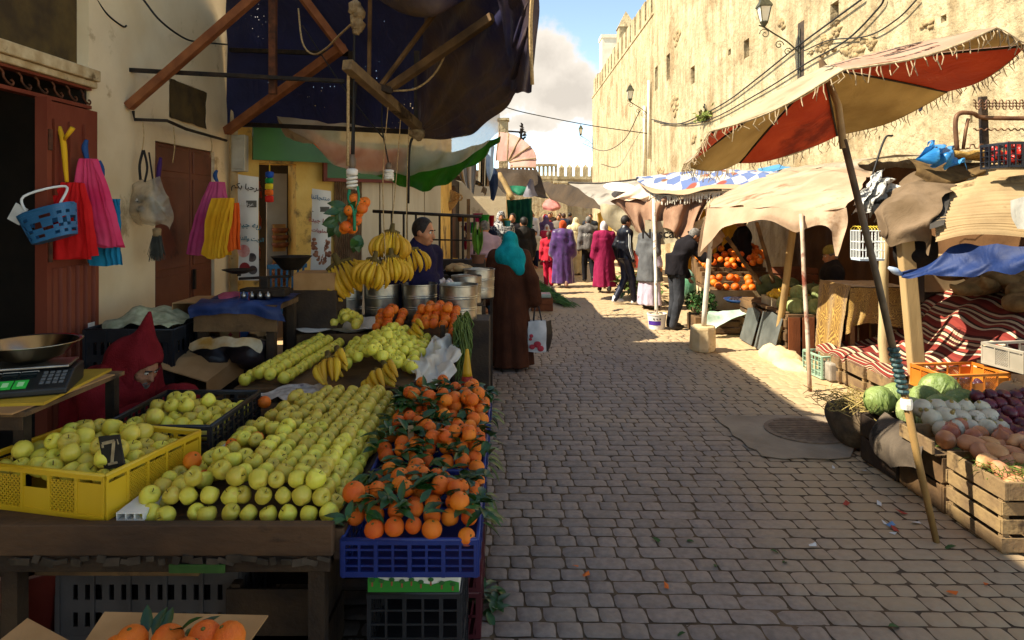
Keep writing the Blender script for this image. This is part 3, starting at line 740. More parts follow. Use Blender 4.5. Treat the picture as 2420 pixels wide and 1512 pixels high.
 # rainbow duster
p=FA(637)+nF*.2;a=P(637,388,p.y);t=thing('feather_duster','rainbow coloured duster hanging in front of the ochre shop','duster',P(637,478,p.y))
for k,(c,y0,y1) in enumerate((('#1f4fae',405,420),('#1d8a4a',420,433),('#d9c22a',433,448),('#e0671d',448,462),('#c8291f',462,478))):
 z0,z1=P(637,y1,p.y).z,P(637,y0,p.y).z
 mb=MB();mb.lathe([(.02,z0-a.z),(.045,z0-a.z+.008),(.045,z1-a.z-.008),(.02,z1-a.z)],(a.x,p.y,a.z),14,wob=.15);mb.build('tuft',mat('duster%d'%k,c,rough=.95),t,smooth=True)
MB().tube([(a.x,p.y,P(637,405,p.y).z),(a.x,p.y,a.z)],.008,6).build('handle',mat('cord_yellow','#c9a02a'),t)
MB().tube([(a.x,p.y,a.z),(a.x,p.y+.02,a.z+.3)],.004,5).build('string',MATS['rope'],t)
# blue plastic chairs by the shop
mbl=mat('chair_blue','#24506b','#2f6583',scale=6,rough=.45)
def chair(loc,rz,lab):
 t=thing('plastic_chair',lab,'chair',(0,0,0),'blue plastic chairs')
 MB().box((0,0,.44),(.42,.42,.03)).build('seat',mbl,t,bevel=.01)
 mb=MB()
 for i in range(7):mb.box((-.18+i*.06,.2,.7),(.025,.02,.42))
 mb.box((0,.2,.91),(.44,.03,.05));mb.box((0,.2,.6),(.44,.025,.03));mb.build('backrest',mbl,t,bevel=.005)
 for sx in(-1,1):
  for sy in(-1,1):MB().beam((sx*.18,sy*.18,.425),(sx*.21,sy*.21,0),.035).build('leg',mbl,t)
 put(t,loc,(0,0,rz));return t
p=P(690,600,7.6);chair((p.x,7.55,.35),.5,'upper blue plastic chair with barred back, stacked by the shop');
t=thing('step_block','low concrete step below the blue chair by the ochre shop','step',(p.x,7.55,0));MB().bx(p.x-.4,p.x+.4,7.25,7.85,0,.348).build('block',mcn,t,bevel=.01)
# ---------------------------------------------------------------- banners with writing
def banner(x0,x1,y0,y1,Y,label,lines,lean=0,pic=None):
 a,b,c,d=P(x0,y0,Y),P(x1,y0+6,Y+.05),P(x1,y1,Y+.05),P(x0-lean,y1,Y)
 t=thing('banner',label,'banner',d)
 mb=MB();mb.patch([[a,(a+b)/2+V((0,-.015,0)),b],[(a+d)/2,(a+b+c+d)/4+V((0,-.03,0)),(b+c)/2],[d,(c+d)/2+V((0,-.01,0)),c]],8,20,wr=.006,wf=6)
 mb.build('sheet',mat('banner_white','#c9c3b6','#dad4c8',scale=3,rough=.55),t,smooth=True)
 M0= lambda u,v:(a*(1-u)+b*u)*(1-v)+(d*(1-u)+c*u)*v+V((0,-.045,0))
 xd=(b-a).normalized();yd=(a-d).normalized()
 for(txt,u,v,s,m,bd) in lines:
  vs,fs=text_mesh(txt,s,basis(M0(u,v),xd,yd),bold=bd);mb=MB().add(vs,fs);mb.build('lettering',m,t)
 if pic:pic(t,M0,xd,yd)
 return t
mr_=mat('ink_red','#8d2a2a',rough=.7);mtl=mat('ink_teal','#2c6670',rough=.7);mdk=MATS['ink'];mgy=mat('band_grey','#5a564c','#6b665b',rough=.7)
def pic1(t,M0,xd,yd):
 mb=MB();c=M0(.5,.27);mb.box(c+V((0,.02,0)),(.2,.004,.075));mb.build('printed_band',mgy,t)
 vs,fs=text_mesh('ﺎﻨﺿﺮﻋ',.06,basis(c+V((0,-.004,0)),xd,yd),bold=.001);MB().add(vs,fs).build('lettering',MATS['paper'],t)
 for(u,v,r,m) in((.3,.72,.07,mat('pic_pink','#c4706a','#d9b0a4',scale=12)),(.7,.78,.05,mat('pic_dark','#3b3534','#6a605a',scale=12)),(.35,.88,.06,mr_),(.75,.9,.05,MATS['pic_dark'])):
  c=M0(u,v);mb=MB();mb.lathe([(r,0),(r*.98,.003),(0,.004)],c+V((0,.025,0)),16,M=Matrix.Rotation(R(90),3,'X'));mb.build('printed_picture',m,t)
banner(563,611,412,662,7.55,'taller white banner with dark Arabic lettering, between the brown door and the shop mouth',[('ﻢﻜﺑ ﺎﺒﺣﺮﻣ',.5,.11,.085,mdk,.0015),('ﺓﺪﻴﺟ ﻪﺑﺭ',.55,.47,.085,mtl,.0015),('ﻖﻴﻗﺪﻟﺍﻭ ﺖﻳﺰﻟﺍ',.55,.6,.06,mtl,.0012)],pic=pic1)
def pic2(t,M0,xd,yd):
 c=M0(.5,.24);mb=MB();mb.box(c+V((0,.02,0)),(.2,.004,.06));mb.build('printed_band',mgy,t)
 c=M0(.5,.72);mb=MB()
 for k in range(60):
  a=rnd.uniform(0,6.28);r=math.sqrt(rnd.random());mb.sph(c+xd*(.105*r*math.cos(a))+yd*(.17*r*math.sin(a))+V((0,.03,0)),(.026,.004,.022),8,4)
 mb.build('printed_nuts',mat('nut_brown','#6d3f28','#a8704e',scale=30,rough=.6),t)
banner(738,782,445,642,8.0,'shorter white banner with red Arabic lettering and a picture of nuts',[('ﺎﻨﺗﺎﺠﺘﻨﻣ',.5,.1,.07,mat('ink_blue','#4a6a80'),.001),('ﺓﺪﻴﺟ ﺎﻬﻠﻛ',.5,.38,.07,mr_,.0015),('ﺕﺎﻳﻮﻠﺤﻟﺍ',.5,.5,.055,mr_,.001)],lean=4,pic=pic2)
# ---------------------------------------------------------------- steel frame and ropes under the blue tarpaulin
def beamthing(name,lab,cat,pts,w,m,grp=None,h=None):
 a,b=pts;t=MB().beam(a,b,w,h).build(name,MATS[m],bevel=.004);return tag(t,lab,cat,grp)
W0=V((FX+.02,5.68,0))
beamthing('steel_strut','rust red steel strut rising diagonally from the cream wall','strut',(P(304,252,5.66),P(645,-45,5.5)),.07,'beam_red')
beamthing('steel_bar','dark horizontal steel bar crossing in front of the cream wall','bar',(P(300,165,5.72),P(815,192,5.8)),.035,'iron_dark')
beamthing('wall_post','dark upright steel post fixed on the cream wall','post',(P(297,-40,5.7),P(297,200,5.7)),.05,'iron_rust')
beamthing('hanging_post','upright rusty post hanging down in front of the blue tarpaulin','post',(P(645,-50,5.85),P(645,222,5.85)),.06,'iron_rust')
beamthing('steel_strut','long rust red strut rising from the end of the cream wall across the tarpaulin','strut',(P(536,310,7.45),P(812,110,6.6)),.085,'beam_red')
beamthing('steel_strut','short rust red strut coming down from the upper edge to the middle of the tarpaulin','strut',(P(690,-40,6.3),P(815,125,6.55)),.07,'beam_red')
for(p,q,lab) in((P(828,120,6.6),P(828,302,7.0),'upright dark bar behind the long strut'),(P(545,118,7.4),P(830,128,6.7),'upper dark rail of the tarpaulin frame'),(P(545,292,7.55),P(985,312,6.1),'lowest dark rail of the tarpaulin frame'),(P(985,120,6.0),P(985,300,6.05),'upright dark bar just above the knot of the tarpaulin')):
 beamthing('frame_bar',lab,'bar',(p,q),.045,'iron_dark','bars of the tarpaulin frame')
beamthing('timber_beam','pale sawn timber hanging under the tarpaulin with ropes tied to it','beam',(P(820,152,4.75),P(988,300,5.95)),.075,'wood_pale',h=.075)
beamthing('timber_stub','short dark crosspiece tied under the pale timber','beam',(P(845,190,5.1),P(925,215,5.25)),.05,'wood_dark')
beamthing('wooden_pole','vertical slender stick above the pale timber','pole',(P(875,-40,5.15),P(872,200,5.2)),.028,'wood_old')
beamthing('wooden_pole','slender pole slanting up to the right from the pale timber','pole',(P(897,206,5.25),P(1030,28,5.0)),.03,'wood_old')
beamthing('wooden_pole','thick weathered pole propping the tarpaulin edge up to the right','pole',(P(912,214,5.3),P(1165,40,4.7)),.06,'wood_old')
def rope(pts,r,lab,m='rope',sub=6,name='rope',cat='rope',grp='ropes under the tarpaulin'):
 o=MB().tube(pts,r,6,sub=sub).build(name,MATS[m],smooth=True);return tag(o,lab,cat,grp)
rope([P(705,20,6.2),P(715,100,6.0),P(740,128,5.9),P(770,115,5.6),P(800,85,5.3),P(838,50,5.0)],.008,'rope sagging in a loop from the short strut to the knotted rag')
rope([P(842,30,4.9),P(838,60,4.9),P(836,200,4.9),P(832,368,4.9)],.0085,'long dark flex carrying the nearer bulb','cable')
rope([P(824,165,4.85),P(823,200,4.87),P(822,392,4.87)],.011,'light rope hanging from the near end of the pale timber')
rope([P(843,200,5.15),P(838,255,5.1),P(836,370,4.95)],.007,'thin flex beside the long dark flex of the near bulb','cable')
rope([P(905,235,5.5),P(903,300,5.5),P(918,385,5.5)],.006,'flex carrying the farther bulb','cable')
rope([P(920,215,5.4),P(905,420,5.45),P(912,640,5.45)],.004,'thin string with the lower banana bunch')
rope([P(948,262,5.7),P(938,400,5.65),P(925,545,5.6)],.004,'thin string with the upper banana bunch')
rope([P(967,290,5.9),P(962,420,5.75),P(960,585,5.7)],.004,'thin string with the right hand banana bunch')
rope([P(1060,110,5.0),P(1030,170,5.1),P(985,208,5.2),P(930,215,5.25)],.008,'rope drooping beneath the thick weathered pole')
rope([P(985,312,6.0),P(968,350,6.0),P(965,480,6.1)],.012,'dark cord below the knot of the tarpaulin','cable')
rope([P(715,60,6.1),P(800,190,5.9),P(860,270,5.6),P(905,325,5.5)],.006,'dark cord crossing diagonally behind the pale timber','cable')
t=MB();[t.sph(P(842+dx,y,4.9),(r,r*.8,r*1.2),9,6,nz=.5,fr=2) for(dx,y,r) in((-4,18,.05),(5,30,.045),(-2,45,.04),(4,58,.045),(1,72,.03))]
tag(t.build('knotted_rag',cloth('rag_grey','#6f5a40','#a08a68',scale=20),smooth=True),'grey brown rag knotted round the hanging flex','rag')
# electric bulbs (unlit)
def cfl(x,y0,y1,Y,lab):
 a,b=P(x,y0,Y),P(x,y1,Y);h=a.z-b.z;t=thing('light_bulb',lab,'bulb',b,'bulbs hanging over the stall')
 MB().lathe([(.018,0),(.028,h*.1),(.028,h*.3),(.02,h*.34),(.02,h*.42)],(a.x,Y,b.z+h*.58),14).build('socket',mat('socket_brown','#6b5a48',rough=.5),t,smooth=True)
 MB().lathe([(.03,0),(.042,.01),(.042,h*.16),(.03,h*.2)],(a.x,Y,b.z+h*.4),16).build('ballast',MATS['white_plastic'],t,smooth=True)
 pts=[V((a.x+.032*math.cos(i*.55),Y+.032*math.sin(i*.55),b.z+h*.02+h*.38*i/40)) for i in range(41)]
 MB().tube(pts,.011,8).build('spiral_tube',mat('bulb_white','#ded8ca',rough=.25),t,smooth=True)
cfl(832,365,448,4.9,'larger white spiral bulb above the hanging oranges');cfl(919,384,425,5.5,'smaller white spiral bulb farther back')
# ---------------------------------------------------------------- the blue tarpaulin
mt=thin('tarp_navy','#171a3a','#20244a',tl=.06,rough=.55,scale=3)
def holes(m):
 nt=m.node_tree;N=nt.nodes;L=nt.links;out=[n for n in N if n.type=='OUTPUT_MATERIAL'][0]
 src=out.inputs[0].links[0].from_socket;tcn=[n for n in N if n.type=='TEX_COORD'][0]
 v=N.new('ShaderNodeTexVoronoi');v.inputs['Scale'].default_value=26;L.new(tcn.outputs['Object'],v.inputs['Vector'])
 n=N.new('ShaderNodeTexNoise');n.inputs['Scale'].default_value=1.7;L.new(tcn.outputs['Object'],n.inputs['Vector'])
 r=N.new('ShaderNodeMapRange');r.inputs[1].default_value=.5;r.inputs[2].default_value=.72;r.inputs[3].default_value=0;r.inputs[4].default_value=.24;L.new(n.outputs[0],r.inputs[0])
 c=N.new('ShaderNodeMath');c.operation='LESS_THAN';L.new(v.outputs['Distance'],c.inputs[0]);L.new(r.outputs[0],c.inputs[1])
 tr=N.new('ShaderNodeBsdfTransparent');mx=N.new('ShaderNodeMixShader');L.new(c.outputs[0],mx.inputs[0]);L.new(src,mx.inputs[1]);L.new(tr.outputs[0],mx.inputs[2]);L.new(mx.outputs[0],out.inputs[0])
holes(mt)
mt2=thin('tarp_fold_lit','#22213e','#54412f',tl=.12,rough=.5,scale=2.2)  # brown paints the lit highlights of the folds into the navy
t=thing('tarpaulin','big dark blue tarpaulin stretched over the fruit stall, gathered in a knot','tarpaulin',P(985,310,6.0))
mb=MB();mb.patch([[P(536,303,7.66),P(690,300,7.6),P(830,298,7.3),P(1010,314,6.35)],[P(536,180,7.6),P(690,165,7.4),P(830,155,7.0),P(1040,200,6.2)],[P(536,40,7.4),P(690,20,7.0),P(840,10,6.5),P(1070,60,5.9)],[P(530,-120,6.6),P(690,-140,6.2),P(850,-140,5.7),P(1130,-140,5.1)]],40,30,wr=.03,wf=2.2)
mb.build('back_sheet',mt,t,smooth=True)
mb=MB();fold= lambda u,v:V((.02,-.15,.045))*(u*(1-.4*u))*math.sin(v*6.28*5.3+1.3*math.sin(u*4)+.7)
mb.patch([[P(984,310,6.02),P(985,205,5.9),P(1000,60,5.5),P(1035,-60,4.9)],[P(986,311,6.0),P(1030,225,5.7),P(1095,90,5.1),P(1160,-40,4.5)],[P(988,313,6.0),P(1070,250,5.55),P(1170,140,4.85),P(1250,-30,4.3)],[P(990,317,6.0),P(1085,282,5.5),P(1185,205,4.8),P(1252,60,4.35)],[P(1000,325,6.0),P(1100,318,5.5),P(1190,258,4.85),P(1216,232,4.7)]],46,60,fold=fold,wr=.035,wf=2.4)
mb.build('gathered_drape',mt2,t,smooth=True)
mb=MB();mb.patch([[P(1150,-35,4.4),P(1215,-35,4.3),P(1272,-35,4.25)],[P(1180,10,4.5),P(1222,10,4.4),P(1270,10,4.3)],[P(1195,100,4.6),P(1232,110,4.45),P(1262,95,4.4)],[P(1205,215,4.7),P(1235,222,4.5),P(1258,218,4.45)]],16,30,fold=lambda u,v:V((.0,-.06,0))*math.sin(u*9+v*3),wr=.03,wf=3)
mb.build('side_flap',mt2,t,smooth=True)
mb=MB();mb.patch([[P(830,-140,5.2),P(900,-150,5.2),P(990,-140,5.2),P(1110,-120,4.8)],[P(860,-30,4.8),P(930,25,4.6),P(1020,38,4.5),P(1100,0,4.6)],[P(880,-90,4.4),P(940,-60,4.3),P(1010,-50,4.3),P(1080,-70,4.3)]],24,16,wr=.04,wf=2)
mb.build('sagging_fold',mt2,t,smooth=True)
mb=MB();[mb.sph(P(985+dx,308+dy,5.93),(.045,.04,.04),8,6,nz=.5) for dx,dy in((0,0),(8,6),(-6,5),(3,12))];mb.build('knot',MATS['rag_grey'],t,smooth=True)
mb=MB();mb.tube([P(1262,-60,4.22),P(1254,60,4.3),P(1258,200,4.38)],.012,6,sub=5);mb.build('edge_rope',MATS['rope'],t,smooth=True)
mpl=thin('film_clear','#c2b59c','#e0d6c2',tl=.5,alpha=.66,rough=.25)
t=thing('plastic_sheet','cloudy clear plastic sheet hanging under the tarpaulin','plastic sheet',P(940,410,6.4))
mb=MB();mb.patch([[P(655,275,7.35),P(830,296,6.95),P(985,318,6.1),P(1095,322,5.55),P(1180,262,5.1)],[P(690,310,7.3),P(830,350,6.9),P(970,365,6.25),P(1090,348,5.65),P(1180,292,5.15)],[P(740,330,7.25),P(800,395,6.9),P(945,412,6.4),P(1080,385,5.75),P(1178,316,5.2)]],46,18,fold=lambda u,v:V((0,-.05,.01))*math.sin(u*34+v*5)*v,wr=.03,wf=3.5)
mb.build('sheet',mpl,t,smooth=True)
o=MB().patch([[P(712,300,7.4),P(800,340,7.15),P(880,352,6.8),P(965,350,6.4)],[P(730,325,7.4),P(790,375,7.15),P(880,395,6.8),P(960,392,6.4)],[P(750,348,7.4),P(800,392,7.1),P(880,405,6.8),P(955,408,6.4)]],24,10,fold=lambda u,v:V((0,-.04,0))*math.sin(u*22),wr=.02).build('hanging_cloth',thin('peach_cloth','#c9642f','#d9824c',tl=.4),smooth=True)
tag(o,'peach coloured cloth sagging behind the clear plastic','cloth')
o=MB().patch([[P(655,275,7.5),P(700,285,7.4),P(745,292,7.3)],[P(665,300,7.5),P(705,312,7.4),P(750,320,7.3)],[P(675,322,7.5),P(705,335,7.4),P(740,345,7.3)]],12,8,wr=.04).build('hanging_cloth',cloth('beige_rag','#8d7555','#ab9470'),smooth=True)
tag(o,'beige rag hanging at the left end of the clear plastic','cloth')
mgreen=thin('awning_green','#1e5410','#2c6d18',tl=.3,rough=.5)
o=MB().patch([[P(962,335,6.25),P(1050,352,5.85),P(1120,336,5.5),P(1183,310,5.15)],[P(955,375,6.35),P(1040,380,5.95),P(1118,352,5.55),P(1183,315,5.17)],[P(880,408,6.5),P(990,418,6.2),P(1095,385,5.65),P(1182,322,5.2)],[P(905,425,6.5),P(992,447,6.15),P(1075,412,5.7),P(1180,326,5.2)]],40,16,fold=lambda u,v:V((0,-.05,.012))*math.sin(u*26+v*2)*v,wr=.02).build('awning',mgreen,smooth=True)
o.location.y+=.28;tag(o,'bright green cloth awning sweeping down below the clear plastic','awning')
# ================================================================ crates, boxes
def wall_lattice(mb,a,b,z0,z1,style,th=.008):
 """one crate side from a to b"""
 a,b=V(a),V(b);L_=(b-a).length;d=(b-a).normalized();n=V((d.y,-d.x,0));H=z1-z0
 pt= lambda s,z,o=0.0:a+d*s+V((0,0,z0+z))+n*o
 def bar(s0,za,s1,zb,w,t=th):mb.beam(pt(s0,za),pt(s1,zb),t,w) if abs(s1-s0)>1e-6 else mb.beam(pt(s0,za),pt(s1,zb),w if abs(d.x)>.5 else t,t if abs(d.x)>.5 else w)
 bar(0,H-.008,L_,H-.008,.016,th*1.8);bar(0,.01,L_,.01,.02,th*1.6)
 if style=='lattice':
  k=max(3,round(L_/.115));w=L_/k
  for i in range(k+1):bar(min(max(i*w,.006),L_-.006),0,min(max(i*w,.006),L_-.006),H,.012,th*1.5)
  for i in range(k):
   s0,s1=i*w,(i+1)*w;za,zb=.02,H-.03
   mid=(k%2==1 and i==k//2)
   if(mid or i in(0,k-1)) and abs(d.x)>.5:
    mb.prism([pt(s0,za),pt(s1,za),pt(s1,zb if not mid else zb*.72),pt(s0,zb if not mid else zb*.72)],n*.003);continue
   if i in(0,k-1):
    mb.prism([pt(s0,za),pt(s1,za),pt(s1,zb),pt(s0,zb)],n*.003)
    continue
   q=w/7
   for sg in(1,-1):
    m=int((w+(zb-za))/q)
    for j in range(-m,m):
    # line s = c + sg*z
     c=s0+j*q+(0 if sg>0 else(zb-za))
     lo=max(0,((s0-c) if sg>0 else(c-s1)));hi_=min(zb-za,((s1-c) if sg>0 else(c-s0)))
     if hi_-lo>.006:bar(c+sg*lo,za+lo,c+sg*hi_,za+hi_,.0042,.004)
 elif style=='grid':
  k=max(4,round(L_/.062));w=L_/k
  for i in range(k+1):bar(min(max(i*w,.005),L_-.005),0,min(max(i*w,.005),L_-.005),H,.009 if i%2 else .014,th*(1.2 if i%2 else 2.2))
  for z in(H*.3,H*.52,H*.74):bar(0,z,L_,z,.007,th)
 elif style=='slots':
  k=max(3,round(L_/.16));w=L_/k
  for i in range(k+1):bar(min(max(i*w,.006),L_-.006),0,min(max(i*w,.006),L_-.006),H,.016,th*3)
  bar(0,H*.45,L_,H*.45,.05);bar(0,H*.87,L_,H*.87,.08);bar(0,H*.06,L_,H*.06,.07)
  for i in range(k):
   for j in range(4):
    s=(i+(j+.0)/3)*w;s=min(max(s,.02),L_-.02);bar(s,0,s,H,.028,th*.9)
 elif style=='chevron':
  k=max(3,round(L_/.15));w=L_/k
  for i in range(k+1):bar(min(max(i*w,.006),L_-.006),0,min(max(i*w,.006),L_-.006),H,.02,th*2)
  for i in range(k):
   m=6
   for j in range(m):
    s=i*w+j*w/m;bar(s,.02,min(s+w/m*1.0,L_),H-.03,.012)
  bar(0,H*.5,L_,H*.5,.012,th*1.5)
def plastic_crate(lab,w,d,h,m,style,loc,rz=0,grp=None,name='plastic_crate',tilt=0):
 t=thing(name,lab,'crate',(0,0,0),grp)
 cs=[(-w/2,-d/2,0),(w/2,-d/2,0),(w/2,d/2,0),(-w/2,d/2,0)]
 for i in range(4):
  mb=MB();wall_lattice(mb,cs[i],cs[(i+1)%4],0,h,style);mb.build('side_panel',m,t)
 mb=MB();mb.box((0,0,.006),(w-.01,d-.01,.008));mb.build('floor',m,t)
 mb=MB();zz=h+.001;e=.006
 for i in range(4):
  a,b=V(cs[i]),V(cs[(i+1)%4]);n=(b-a).normalized();mb.tube([a+V((0,0,zz)),b+V((0,0,zz))],.0085,6)
 mb.build('rim',m,t,smooth=True)
 put(t,loc,(tilt,0,rz));return t
def wood_crate(lab,w,d,h,loc,rz=0,slats=3,grp=None,m='wood_old',gap=.25,floor=True,tilt=(0,0),th=.012):
 t=thing('wooden_crate',lab,'crate',(0,0,0),grp)
 sh=h/slats
 for(sx,sy,L_,rot) in((0,-1,w,0),(0,1,w,0),(-1,0,d,1),(1,0,d,1)):
  mb=MB()
  for i in range(slats):
   z=sh*(i+.5);jit=rnd.uniform(-.004,.004);hh=sh*(1-gap)*rnd.uniform(.93,1.05)
   if rot:mb.box((sx*(w/2+th/2),jit,z),(th,L_-.002,hh))
   else:mb.box((jit,sy*(d/2+th/2),z+.003),(L_+2*th,th,hh))
  mb.build('side_slats',MATS[m],t,bevel=.002)
 for sx in(-1,1):
  for sy in(-1,1):MB().box((sx*(w/2-.018),sy*(d/2-.018),h/2-.002),(.035,.035,h)).build('corner_post',MATS[m],t)
 if floor:MB().box((0,0,.012),(w-.002,d-.002,.012)).build('floor',MATS[m],t)
 put(t,loc,(tilt[0],tilt[1],rz));return t
 # ================================================================ fruit
def apple_mesh():
 mb=MB();pr=[(0,.026),(.006,.0245),(.011,.030),(.02,.0345),(.030,.0305),(.0365,.019),(.038,.005),(.036,-.010),(.030,-.023),(.021,-.0315),(.012,-.0335),(.006,-.031),(0,-.029)]
 mb.lathe(pr[::-1],(0,0,0),16);mb.tube([(0,0,.024),(.002,0,.034),(.006,0,.041)],.0017,5,mi=1)
 o=mb.build('apple',[mat('apple_skin','#bdae34','#d8c650',scale=16,rough=.38,spec=.4,rand=.17,lo=.3,hi=.7,c3='#c79a40',s3=9,t3=.60,sss=.08),mat('stem_brown','#4a3518')],smooth=True,orig=(0,0,0))
 me=o.data;bpy.data.objects.remove(o);return me
APPLE=apple_mesh()
def orange_mesh():
 mb=MB();pr=[(0,.0355),(.004,.0352),(.012,.0362),(.024,.031),(.034,.019),(.0395,.003),(.0375,-.014),(.029,-.027),(.016,-.034),(0,-.0355)]
 mb.lathe(pr[::-1],(0,0,0),16);mb.lathe([(.006,.0352),(.0035,.038),(0,.038)],(0,0,0),6,mi=1)
 o=mb.build('orange',[mat('orange_peel','#d65c0c','#e57a16',scale=9,rough=.42,bump=.5,bscale=420,rand=.07,spec=.4,sss=.1),mat('calyx','#5d5a22')],smooth=True,orig=(0,0,0))
 me=o.data;bpy.data.objects.remove(o);return me
ORANGE=orange_mesh()
def fruit(me,name,c,label,cat,grp,s=1.0,up=.6):
 o=bpy.data.objects.new(name,me);COL.objects.link(o);o.location=c
 o.rotation_euler=(rnd.gauss(0,up),rnd.gauss(0,up),rnd.uniform(0,6.28));k=s*rnd.uniform(.87,1.08);o.scale=(k,k,k*rnd.uniform(.92,1.02))
 return tag(o,label,cat,grp)
NAP=[0]
def apple(c,lab,grp,s=1.0):NAP[0]+=1;return fruit(APPLE,'apple',c,lab,'apple',grp,s)
def orange(c,lab,grp,s=1.0):return fruit(ORANGE,'orange',c,lab,'orange',grp,s)
mleaf=mat('citrus_leaf','#16330f','#2a4f19',scale=8,rough=.42,spec=.5,c3='#4d6a24',s3=6,t3=.6)
def leaf(mb,c,d,n,L_=.075,w=.018):
 d=V(d).normalized();n=V(n);s=d.cross(n);s=s.normalized() if s.length>1e-4 else V((1,0,0));n=s.cross(d)
 vs=[]
 for k,(t,ww) in enumerate(((0,.1),(.25,.8),(.5,1),(.78,.65),(1,.02))):
  p=V(c)+d*L_*t-n*L_*.35*t*t
  vs+=[p-s*w*ww+n*.006*ww,p,p+s*w*ww+n*.006*ww]
 mb.add(vs,[q for k in range(4) for q in((3*k,3*k+1,3*k+4,3*k+3),(3*k+1,3*k+2,3*k+5,3*k+4))])
def rv(z=.5):return V((rnd.uniform(-1,1),rnd.uniform(-1,1),rnd.uniform(-z*.4,z)))
# ================================================================ the long fruit table
mtab=MATS['wood_dark']
mat('wood_table','#33241a','#5a4029',scale=5,stretch=(.5,1,1),rough=.75,bump=.5,bscale=40,c3='#20170f',s3=5,t3=.6)
t=thing('fruit_table','long dark wooden fruit table carrying the rows of yellow apples','table',(-1.27,3.4,0))
mb=MB();mb.bx(-1.95,-.66,2.50,4.2,.695,.715);mb.build('table_top',MATS['wood_table'],t,bevel=.004)
mb=MB();mb.bx(-1.92,-.645,2.455,2.498,.655,.768);mb.build('front_board',MATS['wood_table'],t,bevel=.006)
mb=MB();mb.bx(-.655,-.615,2.5,4.2,.62,.735);mb.build('side_board',MATS['wood_table'],t,bevel=.005)
mb=MB();mb.bx(-1.9,-.66,2.47,2.5,.59,.65);mb.build('rail',MATS['wood_dark'],t,bevel=.004)
MB().bx(-2.1,-1.36,2.5,3.65,.7155,.756).build('raised_plank',MATS['wood_table'],t,bevel=.004)
for(x,y) in((-1.85,2.54),(-.72,2.54),(-1.85,4.1),(-.72,4.1)):MB().bx(x-.03,x+.03,y-.03,y+.03,0,.694).build('leg',mtab,t)
mb=MB()
for i in range(26):
 x=-1.8+i*.045+rnd.uniform(-.01,.01);mb.box((x,2.452,.642+rnd.uniform(-.008,.008)),(rnd.uniform(.02,.06),.006,rnd.uniform(.012,.03)),Euler((rnd.uniform(-.4,.4),rnd.uniform(-.3,.3),0)))
te=mb.build('torn_edging',mat('torn_card','#332a20','#4d4134',scale=12,rough=.95),t);te['kind']='stuff'
o=MB().box((-1.13,2.449,.615),(.2,.006,.03)).build('label_strip',mat('strip_green','#2c4a1c','#44662c',scale=9),None);tag(o,'torn green and blue strip tucked under the front edge of the fruit table','strip')
t=thing('fruit_table','farther raised table with apples and bananas behind the front table','table',(-1.2,4.9,0))
mb=MB();mb.bx(-1.72,-.62,4.21,5.5,.775,.80);mb.build('table_top',MATS['wood_old'],t,bevel=.004)
mb=MB();mb.bx(-.618,-.585,4.21,5.5,.70,.84);mb.build('side_board',MATS['wood_table'],t,bevel=.004)
for(x,y) in((-1.68,4.26),(-.62,4.3),(-1.68,5.4),(-.62,5.4)):MB().bx(x-.03,x+.03,y-.03,y+.03,0,.774).build('leg',mtab,t)
t=thing('display_shelf','small raised shelf of oranges at the back of the stall','shelf',(-1.2,5.75,0))
mb=MB();mb.bx(-1.78,-.42,5.51,5.98,.86,.885);mb.build('board',MATS['wood_old'],t,bevel=.004)
mb=MB();mb.bx(-1.78,-.42,5.49,5.508,.78,.90);mb.build('front_board',MATS['wood_old'],t,bevel=.004)
for(x,y) in((-1.74,5.56),(-.45,5.56),(-1.74,5.9),(-.45,5.9)):MB().bx(x-.03,x+.03,y-.03,y+.03,0,.858).build('leg',mtab,t)
tag(MB().bx(-.56,-.52,5.3,5.34,0,1.0).build('table_post',MATS['wood_dark'],bevel=.005),'short dark post at the street corner of the back table','post')
# apples on the front pile
L1,G1='yellow green apple in the large front pile on the wooden table','apples in the front pile'
sp=.074
far_pts=[]
def inpile(x,y):
 xl=-1.42+max(0,(y-2.6))*.12
 return xl<x<-.665 and 2.54<y<4.05
def occupied_notch(x,y):return x<-1.20 and y>3.0 and y<3.35
ny=int((4.02-2.55)/sp)
for lay,(zz,inx,iny) in enumerate(((.754,0,0),(.808,.5,.5),(.861,1,1))):
 for j in range(ny):
  for i in range(12):
   x=-.695-(i+inx*.85)*sp;y=2.575+(j+iny*.8)*sp
   if not inpile(x,y):continue
   left_edge=x<-1.40+max(0,y-2.62)*.10+sp*.95
   if lay==0 and not(i<1 or j<1 or left_edge):continue
   if lay==1 and not(i<2 or j<1 or x<-1.22 or j>ny-3):continue
   if lay==2 and(x<-1.24 or(x<-1.12 and rnd.random()<.4)):continue
   if lay==2 and j==ny-1:continue
   if y>3.3:
    far_pts.append((x+rnd.gauss(0,.006),y+rnd.gauss(0,.006),zz+rnd.uniform(-.004,.008)));continue
   jit=.004+(.014 if x<-1.0 else .0)
   apple((x+rnd.gauss(0,jit*.6),y+rnd.gauss(0,jit*.6),zz+rnd.uniform(-.004,.006)+(rnd.uniform(0,.02) if x<-1.0 and lay==2 else 0)),L1,G1,.94)
